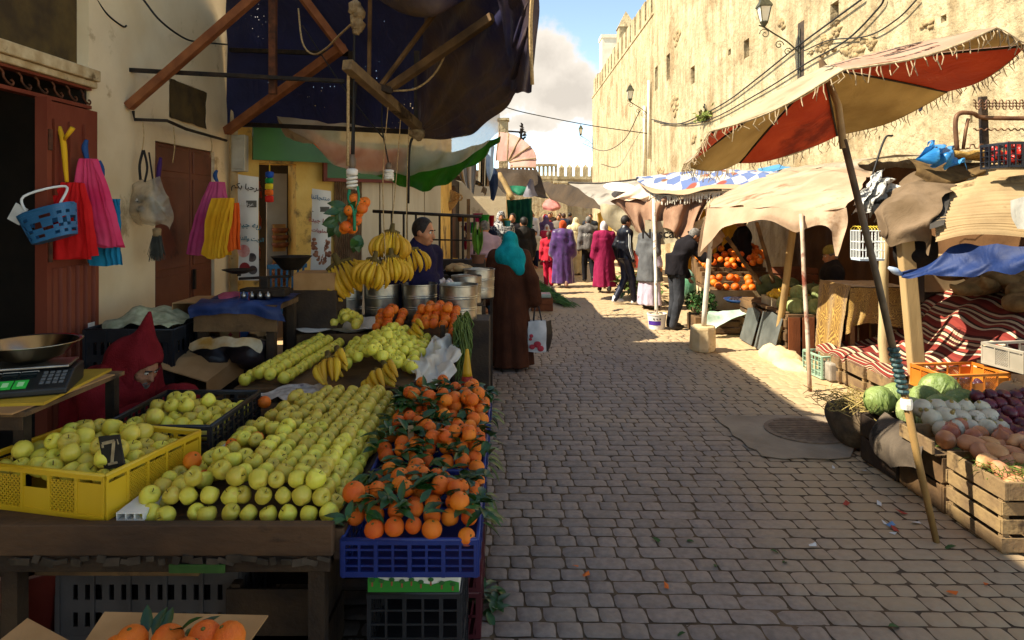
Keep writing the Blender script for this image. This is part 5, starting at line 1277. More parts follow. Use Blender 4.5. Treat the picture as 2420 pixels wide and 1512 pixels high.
# patterned quilt awning
def quilt():
 m=mat('quilt','#b9bcc6','#d5d4d2',scale=3,rough=.9,bump=.3,uvs=True)
 nt=m.node_tree;N=nt.nodes;L=nt.links;b=[n for n in N if n.type=='BSDF_PRINCIPLED'][0];tcn=[n for n in N if n.type=='TEX_COORD'][0]
 src=b.inputs['Base Color'].links[0].from_socket
 mp=N.new('ShaderNodeMapping');mp.inputs['Scale'].default_value=(14,6,1);mp.inputs['Rotation'].default_value=(0,0,.6);L.new(tcn.outputs['UV'],mp.inputs[0])
 ck=N.new('ShaderNodeTexChecker');ck.inputs['Scale'].default_value=1;ck.inputs[1].default_value=hx('#566690');ck.inputs[2].default_value=hx('#a9a6a0');L.new(mp.outputs[0],ck.inputs[0])
 vo=N.new('ShaderNodeTexVoronoi');vo.inputs['Scale'].default_value=5;mp2=N.new('ShaderNodeMapping');mp2.inputs['Scale'].default_value=(2.2,1,1);L.new(tcn.outputs['UV'],mp2.inputs[0]);L.new(mp2.outputs[0],vo.inputs['Vector'])
 r=N.new('ShaderNodeValToRGB');r.color_ramp.elements[0].color=(1,1,1,1);r.color_ramp.elements[1].color=(0,0,0,1);r.color_ramp.elements[0].position=.22;r.color_ramp.elements[1].position=.3;L.new(vo.outputs['Distance'],r.inputs[0])
 mx=N.new('ShaderNodeMix');mx.data_type='RGBA';L.new(r.outputs[0],mx.inputs[0]);L.new(ck.outputs[0],mx.inputs[6])
 fl_=N.new('ShaderNodeMix');fl_.data_type='RGBA';L.new(vo.outputs['Color'],fl_.inputs[0]);fl_.inputs[6].default_value=hx('#6b4f28');fl_.inputs[7].default_value=hx('#8a4034');L.new(fl_.outputs[2],mx.inputs[7])
 sx=N.new('ShaderNodeSeparateXYZ');L.new(tcn.outputs['UV'],sx.inputs[0])
 rr=N.new('ShaderNodeValToRGB');rr.color_ramp.interpolation='CONSTANT';e=rr.color_ramp.elements
 while len(e)<5:e.new(.5)
 for i,(p,c) in enumerate(((0,'#000000'),(.62,'#a08a6c'),(.82,'#a39888'),(.88,'#2c3c66'),(.97,'#c5c2bb'))):e[i].position=p;e[i].color=hx(c)
 L.new(sx.outputs[1],rr.inputs[0])
 st=N.new('ShaderNodeMath');st.operation='GREATER_THAN';st.inputs[1].default_value=.62;L.new(sx.outputs[1],st.inputs[0])
 m3=N.new('ShaderNodeMix');m3.data_type='RGBA';L.new(st.outputs[0],m3.inputs[0]);L.new(mx.outputs[2],m3.inputs[6]);L.new(rr.outputs[0],m3.inputs[7]);L.new(m3.outputs[2],b.inputs['Base Color'])
 return m
t=thing('quilt_awning','blue and white patterned quilt with a fringe thrown over the middle stalls','awning',(3.6,13,2.2))
qf=[P(1512,432,13.6),P(1560,452,12.9),P(1680,444,12.2),P(1790,436,11.8),P(1870,428,11.5)]
mb=MB();mb.patch([[P(1505,424,17.5),P(1600,408,17),P(1700,401,16),P(1790,402,15),P(1860,408,14)],[P(1505,418,15.5),P(1600,412,15),P(1700,408,14),P(1790,408,13.4),P(1868,412,12.8)],qf,[P(1530,446,13.5),P(1565,460,12.88),P(1682,452,12.18),P(1792,444,11.78),P(1872,434,11.5)]],40,24,wr=.06,wf=1.8);mb.build('quilt',quilt(),t,smooth=True)
mb=MB()
for i in range(190):
 u=.05+.93*i/190;p=cr([P(1530,446,13.5),P(1565,460,12.86),P(1682,452,12.16),P(1792,444,11.76),P(1872,434,11.48)],u);q=p+V((rnd.gauss(0,.02),rnd.gauss(0,.01),-rnd.uniform(.1,.2)))
 mb.tube([p,q],[.012,.007],4,cap=False)
fo=mb.build('fringe',cloth('fringe_pale','#b7ae9c','#d5cdbc'),t);fo['kind']='stuff'
pole('dark post behind the fringe of the quilt',P(1700,445,13.4),V((P(1700,445,13.4).x,13.4,0)),.05,'wood_old')
# grey lettered sheet and dark awning further down the street
mgs=thin('sheet_grey','#8d8479','#a69d90',tl=.2,rough=.7,scale=2,c3='#6b6258')
t=thing('sheet_awning','grey sheet awning with a white oval, stretched to a point over the street','awning',P(1470,520,15))
rows=[[P(1343,431,19),P(1420,433,18.5),P(1500,424,17.5)],[P(1375,452,18),P(1450,455,17),P(1525,450,15.5)],[P(1415,482,16.8),P(1470,488,15.8),P(1530,478,14.6)],[P(1455,515,15.8),P(1480,520,15),P(1510,512,14.3)]]
MB().patch(rows,24,24,wr=.05,wf=2).build('sheet',mgs,t,smooth=True)
mb=MB();c=P(1462,456,16.6)+V((0,-.22,.05));e1=(P(1520,456,15.8)-P(1405,452,17.5)).normalized();e2=(P(1445,432,18.3)-P(1475,490,15.4)).normalized();n_=e1.cross(e2).normalized();n_=n_ if n_.y<0 else -n_
mb.add([c+n_*.1]+[c+n_*.1+e1*.62*math.cos(i/20*6.283)+e2*.55*math.sin(i/20*6.283) for i in range(20)],[(0,1+i,1+(i+1)%20) for i in range(20)]);mb.build('printed_oval',mat('print_white','#d8d4cc','#e6e2da',scale=3,rough=.7),t)
mb=MB();mb.tube([P(1343,431,18.95),P(1420,433,18.45),P(1505,424,17.4)],.03,6,sub=4);mb.build('hem_rope',MATS['iron_dark'],t)
mdk_=thin('awning_umber','#35291c','#4a3a28',tl=.1,rough=.8,scale=2)
sheet('stall_awning','dark brown awning in the shade behind the grey sheet, over the crowd','awning',[[P(1278,428,24),P(1350,436,22),P(1440,440,20)],[P(1285,455,23.5),P(1360,470,21.5),P(1440,480,19.5)],[P(1300,470,23),P(1370,490,21),P(1450,500,19)]],mdk_,wr=.08,wf=1.5)
# brown and cream bunched awning with the coffee cloth
mbr=cloth('awning_brown','#7c5c48','#9c7a62',scale=3);mcw=thin('cream_cloth','#b8a988','#cfc2a4',tl=.3,rough=.85,scale=3,c3='#94825e')
t=thing('stall_awning','bunched brown and pink canvas gathered at a knot over the people buying oranges','awning',P(1570,470,13))
kn=P(1570,472,12.9)
mb=MB();mb.patch([[P(1440,476,14),P(1500,466,13.6),kn,P(1640,466,12.6),P(1700,450,12.3)],[P(1470,498,13.9),P(1505,505,13.4),P(1565,492,12.9),P(1625,505,12.5),P(1670,485,12.3)],[P(1500,535,13.6),P(1522,556,13.2),P(1560,535,12.9),P(1612,562,12.4),P(1650,520,12.3)]],44,16,fold=lambda u,v:V((0,-.14,0))*math.sin(u*30+v*2)*(.3+v),wr=.05,wf=3);mb.build('canvas',mbr,t,smooth=True)
mb=MB();mb.patch([[P(1520,430,13.8),P(1570,436,13.3),P(1650,448,12.8),P(1710,440,12.4)],[P(1480,455,13.9),P(1545,455,13.3),P(1610,458,12.8),P(1695,455,12.4)],[P(1440,478,14),P(1510,470,13.4),kn,P(1690,466,12.3)]],36,14,fold=lambda u,v:V((0,-.1,.03))*math.sin(u*26)*v,wr=.05,wf=3);mb.build('canvas_top',cloth('canvas_pale','#c9ab90','#dcc6ae',scale=3),t,smooth=True)
MB().sph(kn+V((0,-.08,0)),.07,8,6,nz=.4).build('knot',mbr,t,smooth=True)
sheet('hanging_cloth','cream cloth with faint dark marks hanging left of the bunched awning','cloth',[[P(1418,485,14.5),P(1450,480,14.2),P(1500,480,13.9)],[P(1430,520,14.5),P(1470,525,14.2),P(1520,520,13.9)],[P(1470,560,14.4),P(1500,590,14.2),P(1530,560,13.9)]],mcw,wr=.07)
def coffee(lab,rows,txt,at,sz,ax,ay):
 t=thing('coffee_cloth',lab,'cloth',rows[-1][1]);MB().patch(rows,20,12,wr=.02).build('cloth',mcw,t,smooth=True)
 vs,fs=text_mesh(txt,sz,basis(at,ax,ay),bold=.006);MB().add(vs,fs).build('lettering',MATS['ink'],t)
coffee('cream cloth printed Nescafé hanging behind the young man in the tracksuit',[[P(1524,520,13.0),P(1560,522,12.9),P(1604,516,12.75)],[P(1524,550,13.0),P(1560,552,12.9),P(1604,548,12.75)],[P(1524,572,13.0),P(1560,578,12.9),P(1604,572,12.75)]],'Nescafé',P(1566,553,12.72),.24,(1,-.1,.02),(0,0,1))
coffee('slanting cream cloth printed Nescafé above the grey haired man',[[P(1612,540,12.6),P(1650,520,12.3),P(1715,485,12.0)],[P(1615,560,12.6),P(1660,545,12.3),P(1720,505,12.0)],[P(1618,580,12.5),P(1665,570,12.2),P(1722,520,11.9)]],'Nescafé',P(1672,537,12.0),.22,(.83,-.1,.42),(-.42,0,.83))
sheet('hanging_cloth','ochre yellow cloth lining the back of the orange stall','cloth',[[P(1605,500,14.2),P(1680,490,14.0),P(1760,480,13.6)],[P(1605,580,14.2),P(1680,580,14),P(1760,580,13.6)],[P(1605,660,14.2),P(1680,665,14),P(1760,665,13.6)]],thin('cloth_ochre','#a4741c','#c08f2c',tl=.4),fold=lambda u,v:V((0,-.08,0))*math.sin(u*30))
sheet('hanging_cloth','narrow red cloth hanging behind the young man in the tracksuit','cloth',[[P(1492,545,14.3),P(1505,545,14.3),P(1515,545,14.2)],[P(1492,580,14.3),P(1506,580,14.3),P(1518,580,14.2)],[P(1490,630,14.3),P(1505,632,14.3),P(1520,628,14.2)]],cloth('cloth_red','#7d2a20','#9a3c2c'),10,14)
sheet('hanging_cloth','yellow cloth strip hanging at the edge of the crowd, left of the tracksuit','cloth',[[P(1412,505,17),P(1428,500,17),P(1445,505,16.8)],[P(1415,560,17),P(1428,560,17),P(1448,560,16.8)],[P(1420,610,17),P(1432,615,17),P(1450,600,16.8)]],thin('cloth_yellow','#b58a2e','#cba045',tl=.4),10,14)
for(x,y0,Y,lab) in((1545,500,12.3,'pale pole in the white paint bucket'),):
 pole(lab,(G(1552,776).x,G(1552,776).y+.02,.2),P(x,470,12.0),.03,mpolew)
pole('dark pole behind the grey haired man',V((P(1652,500,12.6).x,12.6,0)),P(1640,500,12.6),.04,'wood_old')
pole('pale square post at the left edge of the middle stalls',V((P(1441,500,17.5).x,17.5,0)),P(1441,480,17.5),.06,mpole)
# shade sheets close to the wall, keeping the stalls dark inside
sheet('back_cloth','dark brown cloth hung to darken the back of the melon stall against the wall','cloth',[[(5.55,13.5,2.5),(5.5,10,2.5),(5.5,7.2,2.4),(5.5,4.6,2.3)],[(5.5,13.5,1.3),(5.45,10,1.3),(5.5,7.2,1.2),(5.5,4.6,1.2)],[(5.5,13.5,.02),(5.5,10,.02),(5.5,7.2,.02),(5.5,4.6,.02)]],cloth('cloth_umber','#4d3520','#67492e',scale=2),40,12,fold=lambda u,v:V((.05,0,0))*math.sin(u*60),wr=.05)
sheet('roof_sheet','grey tarpaulin added for shade between the pink awning and the wall','tarpaulin',[[(5.7,14,2.75),(5.7,11,2.7),(5.7,8.4,2.65)],[P(1800,418,13),P(1920,393,11.2),P(2040,380,9.4)],[P(1810,424,12.2),P(1925,400,10.5),P(2075,412,9.0)]],thin('tarp_grey','#8a7a66','#a6967f',tl=.1),26,10,wr=.05)
sheet('roof_sheet','small blue sheet lying on the stall roofs behind the quilt','tarpaulin',[[P(1790,398,15),P(1850,388,14.6),P(1885,398,14)],[P(1800,406,14.5),P(1850,402,14),P(1880,402,13.6)]],thin('tarp_blue2','#2f6a94','#4a86ac',tl=.1),12,6,wr=.05)
# ---------------------------------------------------------------- orange stall (middle)
t=thing('fruit_stand','cloth skirted stand heaped with oranges in the middle stalls','stand',(3.7,12.1,0))
MB().bx(3.35,4.6,11.3,12.9,.52,.56).build('top',MATS['wood_old'],t)
for(x,y) in((3.4,11.35),(4.55,11.35),(3.4,12.85),(4.55,12.85)):MB().bx(x-.03,x+.03,y-.03,y+.03,0,.518).build('leg',MATS['wood_old'],t)
mb=MB();mb.patch([[(3.32,12.9,.57),(3.32,11.27,.57),(4.62,11.27,.57)],[(3.30,12.9,.4),(3.30,11.25,.38),(4.62,11.25,.4)],[(3.29,12.9,.3),(3.29,11.24,.26),(4.62,11.24,.3)]],40,6,fold=lambda u,v:V((-.02,-.02,0))*math.sin(u*50)*v,wr=.01);mb.build('skirt',cloth('skirt_cream','#a8906a','#c4ad88',scale=4),t,smooth=True)
for j in range(9):
 for i in range(8):
  if rnd.random()<.3:continue
  x=3.42+i*.15;y=11.36+j*.17;e=.16+.05*j+.02*i
  orange((x+rnd.uniform(-.03,.03),y+rnd.uniform(-.03,.03),.60+(e*.9 if j>2 else .06*j)+rnd.uniform(-.02,.03)),'orange on the heaped stand in the middle stalls','oranges on the skirted stand',1.75 if j<3 else 1.5)
q=MB()
for j in range(7):
 for i in range(8):q.box((3.45+i*.15,11.9+j*.15,.60+.04*j),(.14,.14,.09+.06*j))
tag(q.build('straw_bed',MATS['wood_old']),'straw packing under the heaped oranges of the middle stall','straw',kind='stuff')
# low herb stand with parsley, blue tray, white cloth
wood_crate('low wooden crate of herbs in front of the orange stand',.8,.9,.3,(3.38,10.85,0),.0,3)
wood_crate('tall narrow wooden crate right of the herb crate',.35,.5,.42,(3.72,10.25,0),0,3)
t=MB();c=G(1640,770)+V((.15,.9,.45));mpar=mat('parsley','#14310c','#2d5417',scale=9,rough=.7)
for i in range(900):
 d=rv(1);d=d.normalized()*rnd.random()**.4;p=V((2.98,10.75,.42))+V((d.x*.24,d.y*.3,d.z*.23));a=rv(1).normalized()*.03;b=rv(1).normalized()*.018
 t.add([p-a,p+b,p+a,p-b],[(0,1,2,3)])
tag(t.build('parsley',mpar),'dark green heap of parsley in front of the oranges','parsley',kind='stuff')
tag(MB().bx(2.82,3.3,10.5,11.0,0,.24).build('plank_box',MATS['wood_old'],bevel=.004),'low plank box under the parsley','box')
sheet('plastic_sheet','white and green plastic sheet spilling over the herb crates to the ground','plastic sheet',[[(3.0,10.5,.33),(3.35,10.4,.36),(3.75,10.4,.45)],[(2.95,10.28,.28),(3.3,10.27,.32),(3.7,10.0,.44)],[(2.88,10.15,.03),(3.02,10.1,.12),(3.3,10.2,.28)]],thin('sheet_mint','#9fc0a8','#d5ddd2',tl=.3,scale=6),22,14,wr=.05,wf=6)
t=thing('tray','blue tray of dark fruit on the herb crates','tray',(3.55,10.7,.46));MB().lathe([(.2,0),(.26,.05),(.25,.05),(.19,.01),(0,.01)],(3.55,10.6,.465),20).build('dish',mat('tray_blue','#1d3a66',rough=.4),t,smooth=True)
mb=MB();[mb.sph((3.55+rnd.uniform(-.15,.15),10.6+rnd.uniform(-.15,.15),.5),.03,6,5) for i in range(30)];o=mb.build('dark_fruit',mat('fruit_dark','#241a22'),t);o['kind']='stuff'
# white paint bucket with pole
b=G(1552,776);t=thing('paint_bucket','white paint bucket with a purple label weighting the pale pole','bucket',b)
MB().lathe([(.125,0),(.15,.22),(.157,.225),(.157,.245),(.145,.245),(.14,.2),(0,.2)],b,22).build('pail',mat('pail_white','#cfcac2','#e2ddd5',scale=5,rough=.45),t,smooth=True,autosmooth=40)
mb=MB()
for i in range(9):
 a0_,a1_=R(-165+i*10),R(-165+(i+1)*10);f= lambda a,z:b+V(((.127+.11*z)*1.012*math.cos(a)+0,(.127+.11*z)*1.012*math.sin(a),z))
 mb.add([f(a0_,.07),f(a1_,.07),f(a1_,.135),f(a0_,.135)],[(0,1,2,3)])
mb.build('printed_label',mat('label_purple','#3d1f78','#54309a',scale=9),t)
for a_ in(-120,-100,-80):MB().box(b+V((.148*math.cos(R(a_)),.148*math.sin(R(a_)),.17)),(.02,.004,.02),Euler((0,0,R(a_+90)))).build('printed_mark',MATS['ink'],t)
MB().lathe([(0,.201),(.07,.235),(.13,.21)][::-1],b,14,wob=.1).build('cement',mst,t,smooth=True)
# ---------------------------------------------------------------- melon and lemon stand
t=thing('produce_stand','long slatted wooden stand of melons, lemons and pale cabbages','stand',(3.9,9.5,0))
MB().bx(3.5,4.6,8.66,10.4,.53,.565).build('top',MATS['wood_old'],t,bevel=.003)
mb=MB()
for i in range(4):mb.bx(3.47,3.495,9.75,10.4,.03+i*.135,.03+i*.135+.11)
for i in range(3):mb.bx(3.47,3.495,8.66,9.74,.06+i*.17,.06+i*.17+.1)
mb.build('side_slats',MATS['wood_old'],t,bevel=.003)
mb=MB()
for i in range(6):mb.bx(3.5+i*.18,3.5+i*.18+.15,8.635,8.655,.02,.53)
mb.build('end_boards',mat('wood_red','#5a3019','#7c4626',scale=5,stretch=(1,1,.3),rough=.8,bump=.4),t,bevel=.003)
for(x,y) in((3.52,8.7),(3.52,10.36),(4.56,8.7),(4.56,10.36)):MB().bx(x-.03,x+.03,y-.03,y+.03,0,.528).build('leg',MATS['wood_old'],t)
msh=mat('sheet_metal','#5f625e','#7c7f7a',scale=4,rough=.5,metal=.5,bump=.2,bscale=8,c3='#4d4a40',s3=3,t3=.6)
for(y0,y1,z,lab) in((9.5,10.0,.46,'rounded grey metal sheet leaning on the melon stand'),(8.72,9.4,.5,'square grey metal sheet leaning on the lemon stand')):
 a=[(3.33,y0,.01),(3.33,y1,.01),(3.455,y1,z),(3.455,(y0+y1)/2,z+.04),(3.455,y0,z)]
 o=MB().prism(a,(.005,0,0)).build('metal_sheet',msh);tag(o,lab,'sheet')
mme=mat('melon_skin','#39432a','#55603a',scale=6,rough=.5,c3='#6d7550',s3=9,t3=.55)
def gourd(name,lab,cat,c,r,m,grp=None,ribs=0,seed=0,squash=1):
 o_=MB();c=V(c);nu,nv=20,12;vs=[]
 for i in range(nv+1):
  th=math.pi*i/nv
  for j in range(nu):
   a=2*math.pi*j/nu;k=1+(.05*math.cos(ribs*a) if ribs else 0)+.04*mnoise.noise(V((a,th,seed)))
   d=abs(math.sin(th));vs.append(c+V((r*k*d*math.cos(a),r*k*d*math.sin(a),r*squash*(math.cos(th)*(1-.1*(abs(math.cos(th))>.97))))))
 o_.add(vs,[(i*nu+j,(i+1)*nu+j,(i+1)*nu+(j+1)%nu,i*nu+(j+1)%nu) for i in range(nv) for j in range(nu)])
 o_.tube([c+V((0,0,r*squash*.85)),c+V((.01,0,r*squash+.02))],[.012,.009],6)
 return tag(o_.build(name,m,smooth=True),lab,cat,grp)
gourd('melon','largest dark green melon at the far end of the lemon stand','melon',(3.82,10.1,.565+.19),.2,mme,None,10,1,.95)
gourd('melon','second dark green melon, right behind the largest one','melon',(4.15,10.2,.565+.16),.17,mme,None,10,2,.95)
gourd('melon','smaller green melon in the shade behind the lemons','melon',(4.3,9.75,.565+.14),.15,mme,None,10,3,.95)
mlem=mat('lemon_peel','#c19416','#d8b02c',scale=9,rough=.45,rand=.1)
t=thing('card_tray','shallow pale card tray of yellow lemons','tray',(3.85,9.5,.566))
for(a,b,c,d) in((3.58,3.592,9.2,9.8),(4.1,4.112,9.2,9.8),(3.593,4.099,9.2,9.212),(3.593,4.099,9.788,9.8)):MB().bx(a,b,c,d,.566,.68).build('side',mat('tray_pale','#a99878','#c4b493',scale=6),t)
l0=MB();l0.lathe([(0,.05),(.008,.046),(.03,.03),(.036,0),(.03,-.03),(.01,-.043),(0,-.048)][::-1],(0,0,0),12);l0=l0.build('lemon',mlem,smooth=True,orig=(0,0,0));LM=l0.data;bpy.data.objects.remove(l0)
for k in range(46):
 u,v=rnd.uniform(-1,1),rnd.uniform(-1,1);e=1-(u*u+v*v)/2
 fruit(LM,'lemon',(3.85+u*.23,9.5+v*.26,.64+.13*e+rnd.uniform(-.01,.02)),'yellow lemon heaped in the pale card tray','lemon','lemons in the card tray',1.15,1.2)
mcab=mat('cabbage_pale','#7d8a52','#a8b07a',scale=5,rough=.55,bump=.4,bscale=30,c3='#5a7a48',s3=6,t3=.6)
mcab2=mat('cabbage_green','#5d6e35','#8c9a5a',scale=5,rough=.5,bump=.4,bscale=30,c3='#aab27c',s3=6,t3=.56)
for m_ in(mcab,mcab2):creased(m_,11,.05,.9)
def cabbage(c,r,lab,m,grp,seed=0):
 c=V(c);mb=MB();rr=random.Random(seed)
 mb.sph(c,(r,r*.95,r*.85),16,10,nz=.1,fr=2)
 for k in range(7):
  a=k*.9+rr.uniform(0,.4);M=Euler((rr.uniform(.5,1.2),0,a)).to_matrix();vs=[];n=7
  for i in range(n+1):
   for j in range(n+1):
    u,v=i/n*2-1,j/n;th=v*1.6;ph=u*.95*(1-.25*v*v)
    q=r*(1.03+.06*v+.3*max(0,v-.72)*(1+.6*math.sin(u*9+k)))*(1+.015*math.cos(u*14))
    q*=1+.012*math.sin(ph*7+v*2);vs.append(c+M@V((q*math.sin(ph)*math.sin(th+.3),-q*math.cos(ph)*math.sin(th+.3),q*math.cos(th+.3)*.9)))
  m1=n+1;mb.add(vs,[(i*m1+j,i*m1+j+1,(i+1)*m1+j+1,(i+1)*m1+j) for i in range(n) for j in range(n)])
 return tag(mb.build('cabbage',m,smooth=True),lab,'cabbage',grp)
for i,(x,y,z) in enumerate(((3.62,9.05,.1),(3.66,8.82,.1),(3.88,8.95,.11),(3.9,8.76,.1),(4.1,9.0,.11),(3.76,8.95,.25),(4.0,8.86,.26),(4.2,8.8,.1),(4.3,9.05,.12))):
 cabbage((x,y,.565+z),.11,'pale cabbage heaped in front of the lemons',mcab,'pale cabbages on the stand',i)
wood_crate('stack of wooden crates behind the cap wearing seller, lower one',.6,.4,.32,(4.55,11.0,.0),.1,3,'crates behind the seller',m='wood_red');wood_crate('stack of wooden crates behind the cap wearing seller, middle one',.6,.4,.32,(4.56,11.0,.325),.0,3,'crates behind the seller',m='wood_red');wood_crate('stack of wooden crates behind the cap wearing seller, topmost one',.6,.4,.32,(4.53,11.02,.65),.15,3,'crates behind the seller',m='wood_red')
# brocade covered table
mbro=mat('brocade','#7a5a1e','#8f6c28',rough=.6,uvs=True,sheen=.3)
def brocade():
 nt=mbro.node_tree;N=nt.nodes;L=nt.links;b=[n for n in N if n.type=='BSDF_PRINCIPLED'][0];tcn=[n for n in N if n.type=='TEX_COORD'][0]
 w=N.new('ShaderNodeTexVoronoi');w.feature='DISTANCE_TO_EDGE';w.inputs['Scale'].default_value=9;L.new(tcn.outputs['UV'],w.inputs['Vector'])
 n=N.new('ShaderNodeTexNoise');n.inputs['Scale'].default_value=16;L.new(tcn.outputs['UV'],n.inputs['Vector'])
 a=N.new('ShaderNodeMath');a.operation='MULTIPLY_ADD';L.new(n.outputs[0],a.inputs[0]);a.inputs[1].default_value=.25;L.new(w.outputs['Distance'],a.inputs[2])
 sn=N.new('ShaderNodeMath');sn.operation='SINE';m_=N.new('ShaderNodeMath');m_.operation='MULTIPLY';m_.inputs[1].default_value=45;L.new(a.outputs[0],m_.inputs[0]);L.new(m_.outputs[0],sn.inputs[0])
 r=N.new('ShaderNodeValToRGB');r.color_ramp.elements[0].color=hx('#6b4a14');r.color_ramp.elements[1].color=hx('#a8853a');r.color_ramp.elements[0].position=.3;r.color_ramp.elements[1].position=.6;L.new(sn.outputs[0],r.inputs[0]);L.new(r.outputs[0],b.inputs['Base Color'])
brocade()
t=thing('covered_table','table covered with a golden brocade cloth hanging to the ground','table',(4.2,8.2,0))
MB().bx(3.84,4.5,7.75,8.5,.985,1.01).build('table_top',MATS['wood_old'],t)
for(x,y) in((3.88,7.8),(4.46,7.8),(3.88,8.45),(4.46,8.45)):MB().bx(x-.025,x+.025,y-.025,y+.025,0,.984).build('leg',MATS['wood_old'],t)
mb=MB();z1=1.018
mb.patch([[(3.78,8.5,.22),(3.74,8.1,.2),(3.72,7.72,.18)],[(3.8,8.5,.65),(3.79,8.1,.62),(3.77,7.72,.6)],[(3.83,8.5,z1-.02),(3.83,8.1,z1-.02),(3.83,7.73,z1-.02)],[(3.88,8.5,z1),(3.88,8.1,z1),(3.88,7.76,z1)],[(4.2,8.5,z1),(4.2,8.1,z1),(4.2,7.76,z1)],[(4.52,8.5,z1),(4.52,8.1,z1),(4.52,7.76,z1)]],18,40,fold=lambda u,v:V((-.035,0,0))*math.sin(u*14)*max(0,1-v*2.2),wr=.01)
mb.patch([[(3.83,7.725,z1-.005),(4.1,7.72,z1-.004),(4.55,7.725,z1-.005)],[(3.8,7.7,.8),(4.1,7.71,.82),(4.6,7.7,.78)],[(3.74,7.66,.5),(4.0,7.69,.62),(4.66,7.66,.52)]],30,12,fold=lambda u,v:V((0,-.03,0))*math.sin(u*20)*v,wr=.01)
mb.build('brocade_cloth',mbro,t,smooth=True)
plastic_crate('pale green plastic crate standing on edge by the thin pole',.2,.4,.25,mat('crate_mint','#7f9a83','#9bb39c',scale=5,rough=.5),'grid',(3.55,7.85,.0),0.1)
o=MB().box((3.6,7.62,.1),(.2,.2,.2)).build('tin_box',mat('tin','#7d7468','#9c9284',scale=9,rough=.5),bevel=.02);tag(o,'battered round edged tin beside the kilim bench','tin')
# ---------------------------------------------------------------- kilim bench, sacks
for i,(y,lab) in enumerate(((7.68,'wooden crate at the far end under the striped kilim'),(7.22,'wooden crate in the middle under the striped kilim'),(6.75,'wooden crate nearest the camera under the striped kilim'))):
 wood_crate(lab,.5,.43,.29,(3.83+.03*i,y,0),0,2,None,m='wood_pale')
ki=striped('kilim',[(0,'#6b2018'),(.12,'#bda98c'),(.19,'#2c1712'),(.24,'#7d2c20'),(.34,'#b19a7b'),(.40,'#4f1814'),(.5,'#bca583'),(.58,'#2a1a14'),(.63,'#84362a'),(.72,'#c0ad8f'),(.8,'#421712'),(.88,'#782a20')],per=5.5,axis='V',warp=.06)
rows=[[(3.56,8.0,.24),(3.62,7.3,.24),(3.68,6.45,.22)],[(3.62,8.0,.315),(3.66,7.3,.325),(3.72,6.45,.32)],[(4.1,8.0,.35),(4.15,7.3,.36),(4.2,6.35,.36)],[(4.5,8.0,.52),(4.45,7.3,.58),(4.5,6.2,.56)],[(4.75,8.0,.78),(4.7,7.3,.84),(4.75,6.1,.82)],[(5.1,8.0,1.0),(5.1,7.3,1.03),(5.1,6.0,1.02)]]
sheet('kilim','red and white striped kilim spread over the crates and the heap behind','kilim',rows,ki,44,60,fold=lambda u,v:V((0,.03,.02))*math.sin(u*26+v*6),wr=.035,wf=4)
t=MB();t.sph((4.95,7.1,.2),(.5,.9,.45),16,10,nz=.2);tag(t.build('sack_heap',cloth('sack_tan','#6d5738','#8b7148',scale=6),smooth=True),'tan heap of bedding under the striped kilim','heap')
msk=cloth('sack_burlap','#5e4a2e','#806845',scale=9,bump=.5,bscale=60)
for i in range(16):
 x=4.85+(i%6)*.11+rnd.uniform(-.05,.05);y=6.6+(i//6)*.45+rnd.uniform(-.1,.1);z=.98+.1*(i//6)+rnd.uniform(0,.12)
 s_=SDF((-.3,-.25,-.15),(.3,.25,.2),.025)
 s_.ell((0,0,0),(.22,.16,.08));s_.ell((rnd.uniform(.05,.14),.02,.06),(.07,.1,.04),.05);s_.cone((-.2,-.03,0),(-.27,.02,.05),.05,.03,.04)
 o=s_.build('burlap_sack',msk,M=Matrix.Translation((0,0,0)));put(o,(x,y,z),(rnd.uniform(-.3,.3),rnd.uniform(-.3,.3),rnd.uniform(0,6.3)));tag(o,'folded brown burlap sack in the pile at the back of the right stall','sack','burlap sacks in the pile')
tag(MB().bx(5.02,5.48,6.3,7.9,0.0,.9).build('plank_platform',MATS['wood_old'],bevel=.01),'dark plank platform carrying the burlap sacks','platform')
for i,(x,y,z,lab) in enumerate(((5.0,8.0,.95,'lower pale carton behind the burlap sacks'),(5.02,8.02,1.17,'upper pale carton behind the burlap sacks'))):
 o=MB().box((x,y,z+.1),(.5,.3,.2)).build('carton',mat('carton_tan','#8a7455','#a08a68',scale=5,rough=.85),bevel=.005);tag(o,lab,'carton')
tag(MB().bx(4.7,5.3,7.905,8.3,0.0,.945).build('cupboard',MATS['wood_dark'],bevel=.01),'dark cupboard under the pale cartons','cupboard')
pole('rough whitish post in front of the kilim',G(2074,928)+V((.06,0,0)),P(2090,560,7.0),.055,mat('post_rough','#a08a62','#c0aa80',scale=5,stretch=(1,1,.25),rough=.9,bump=.8,bscale=18,c3='#6f5a3a',s3=5,t3=.58),'post',.045)
o=MB().beam((3.86,6.45,0),P(2138,560,6.45),.13,.10).build('post',mat('post_sq','#95794d','#b3966a',scale=4,stretch=(1,1,.2),rough=.85,bump=.6,bscale=16,c3='#644c2c',s3=4,t3=.6),bevel=.012);tag(o,'thick square wooden post rising from the kilim','post')
tag(MB().beam(P(2165,560,7.4),V((P(2165,560,7.4).x,7.4,.9)),.12).build('post',MATS['wood_dark'],bevel=.01),'dark square post at the back of the kilim stall','post')
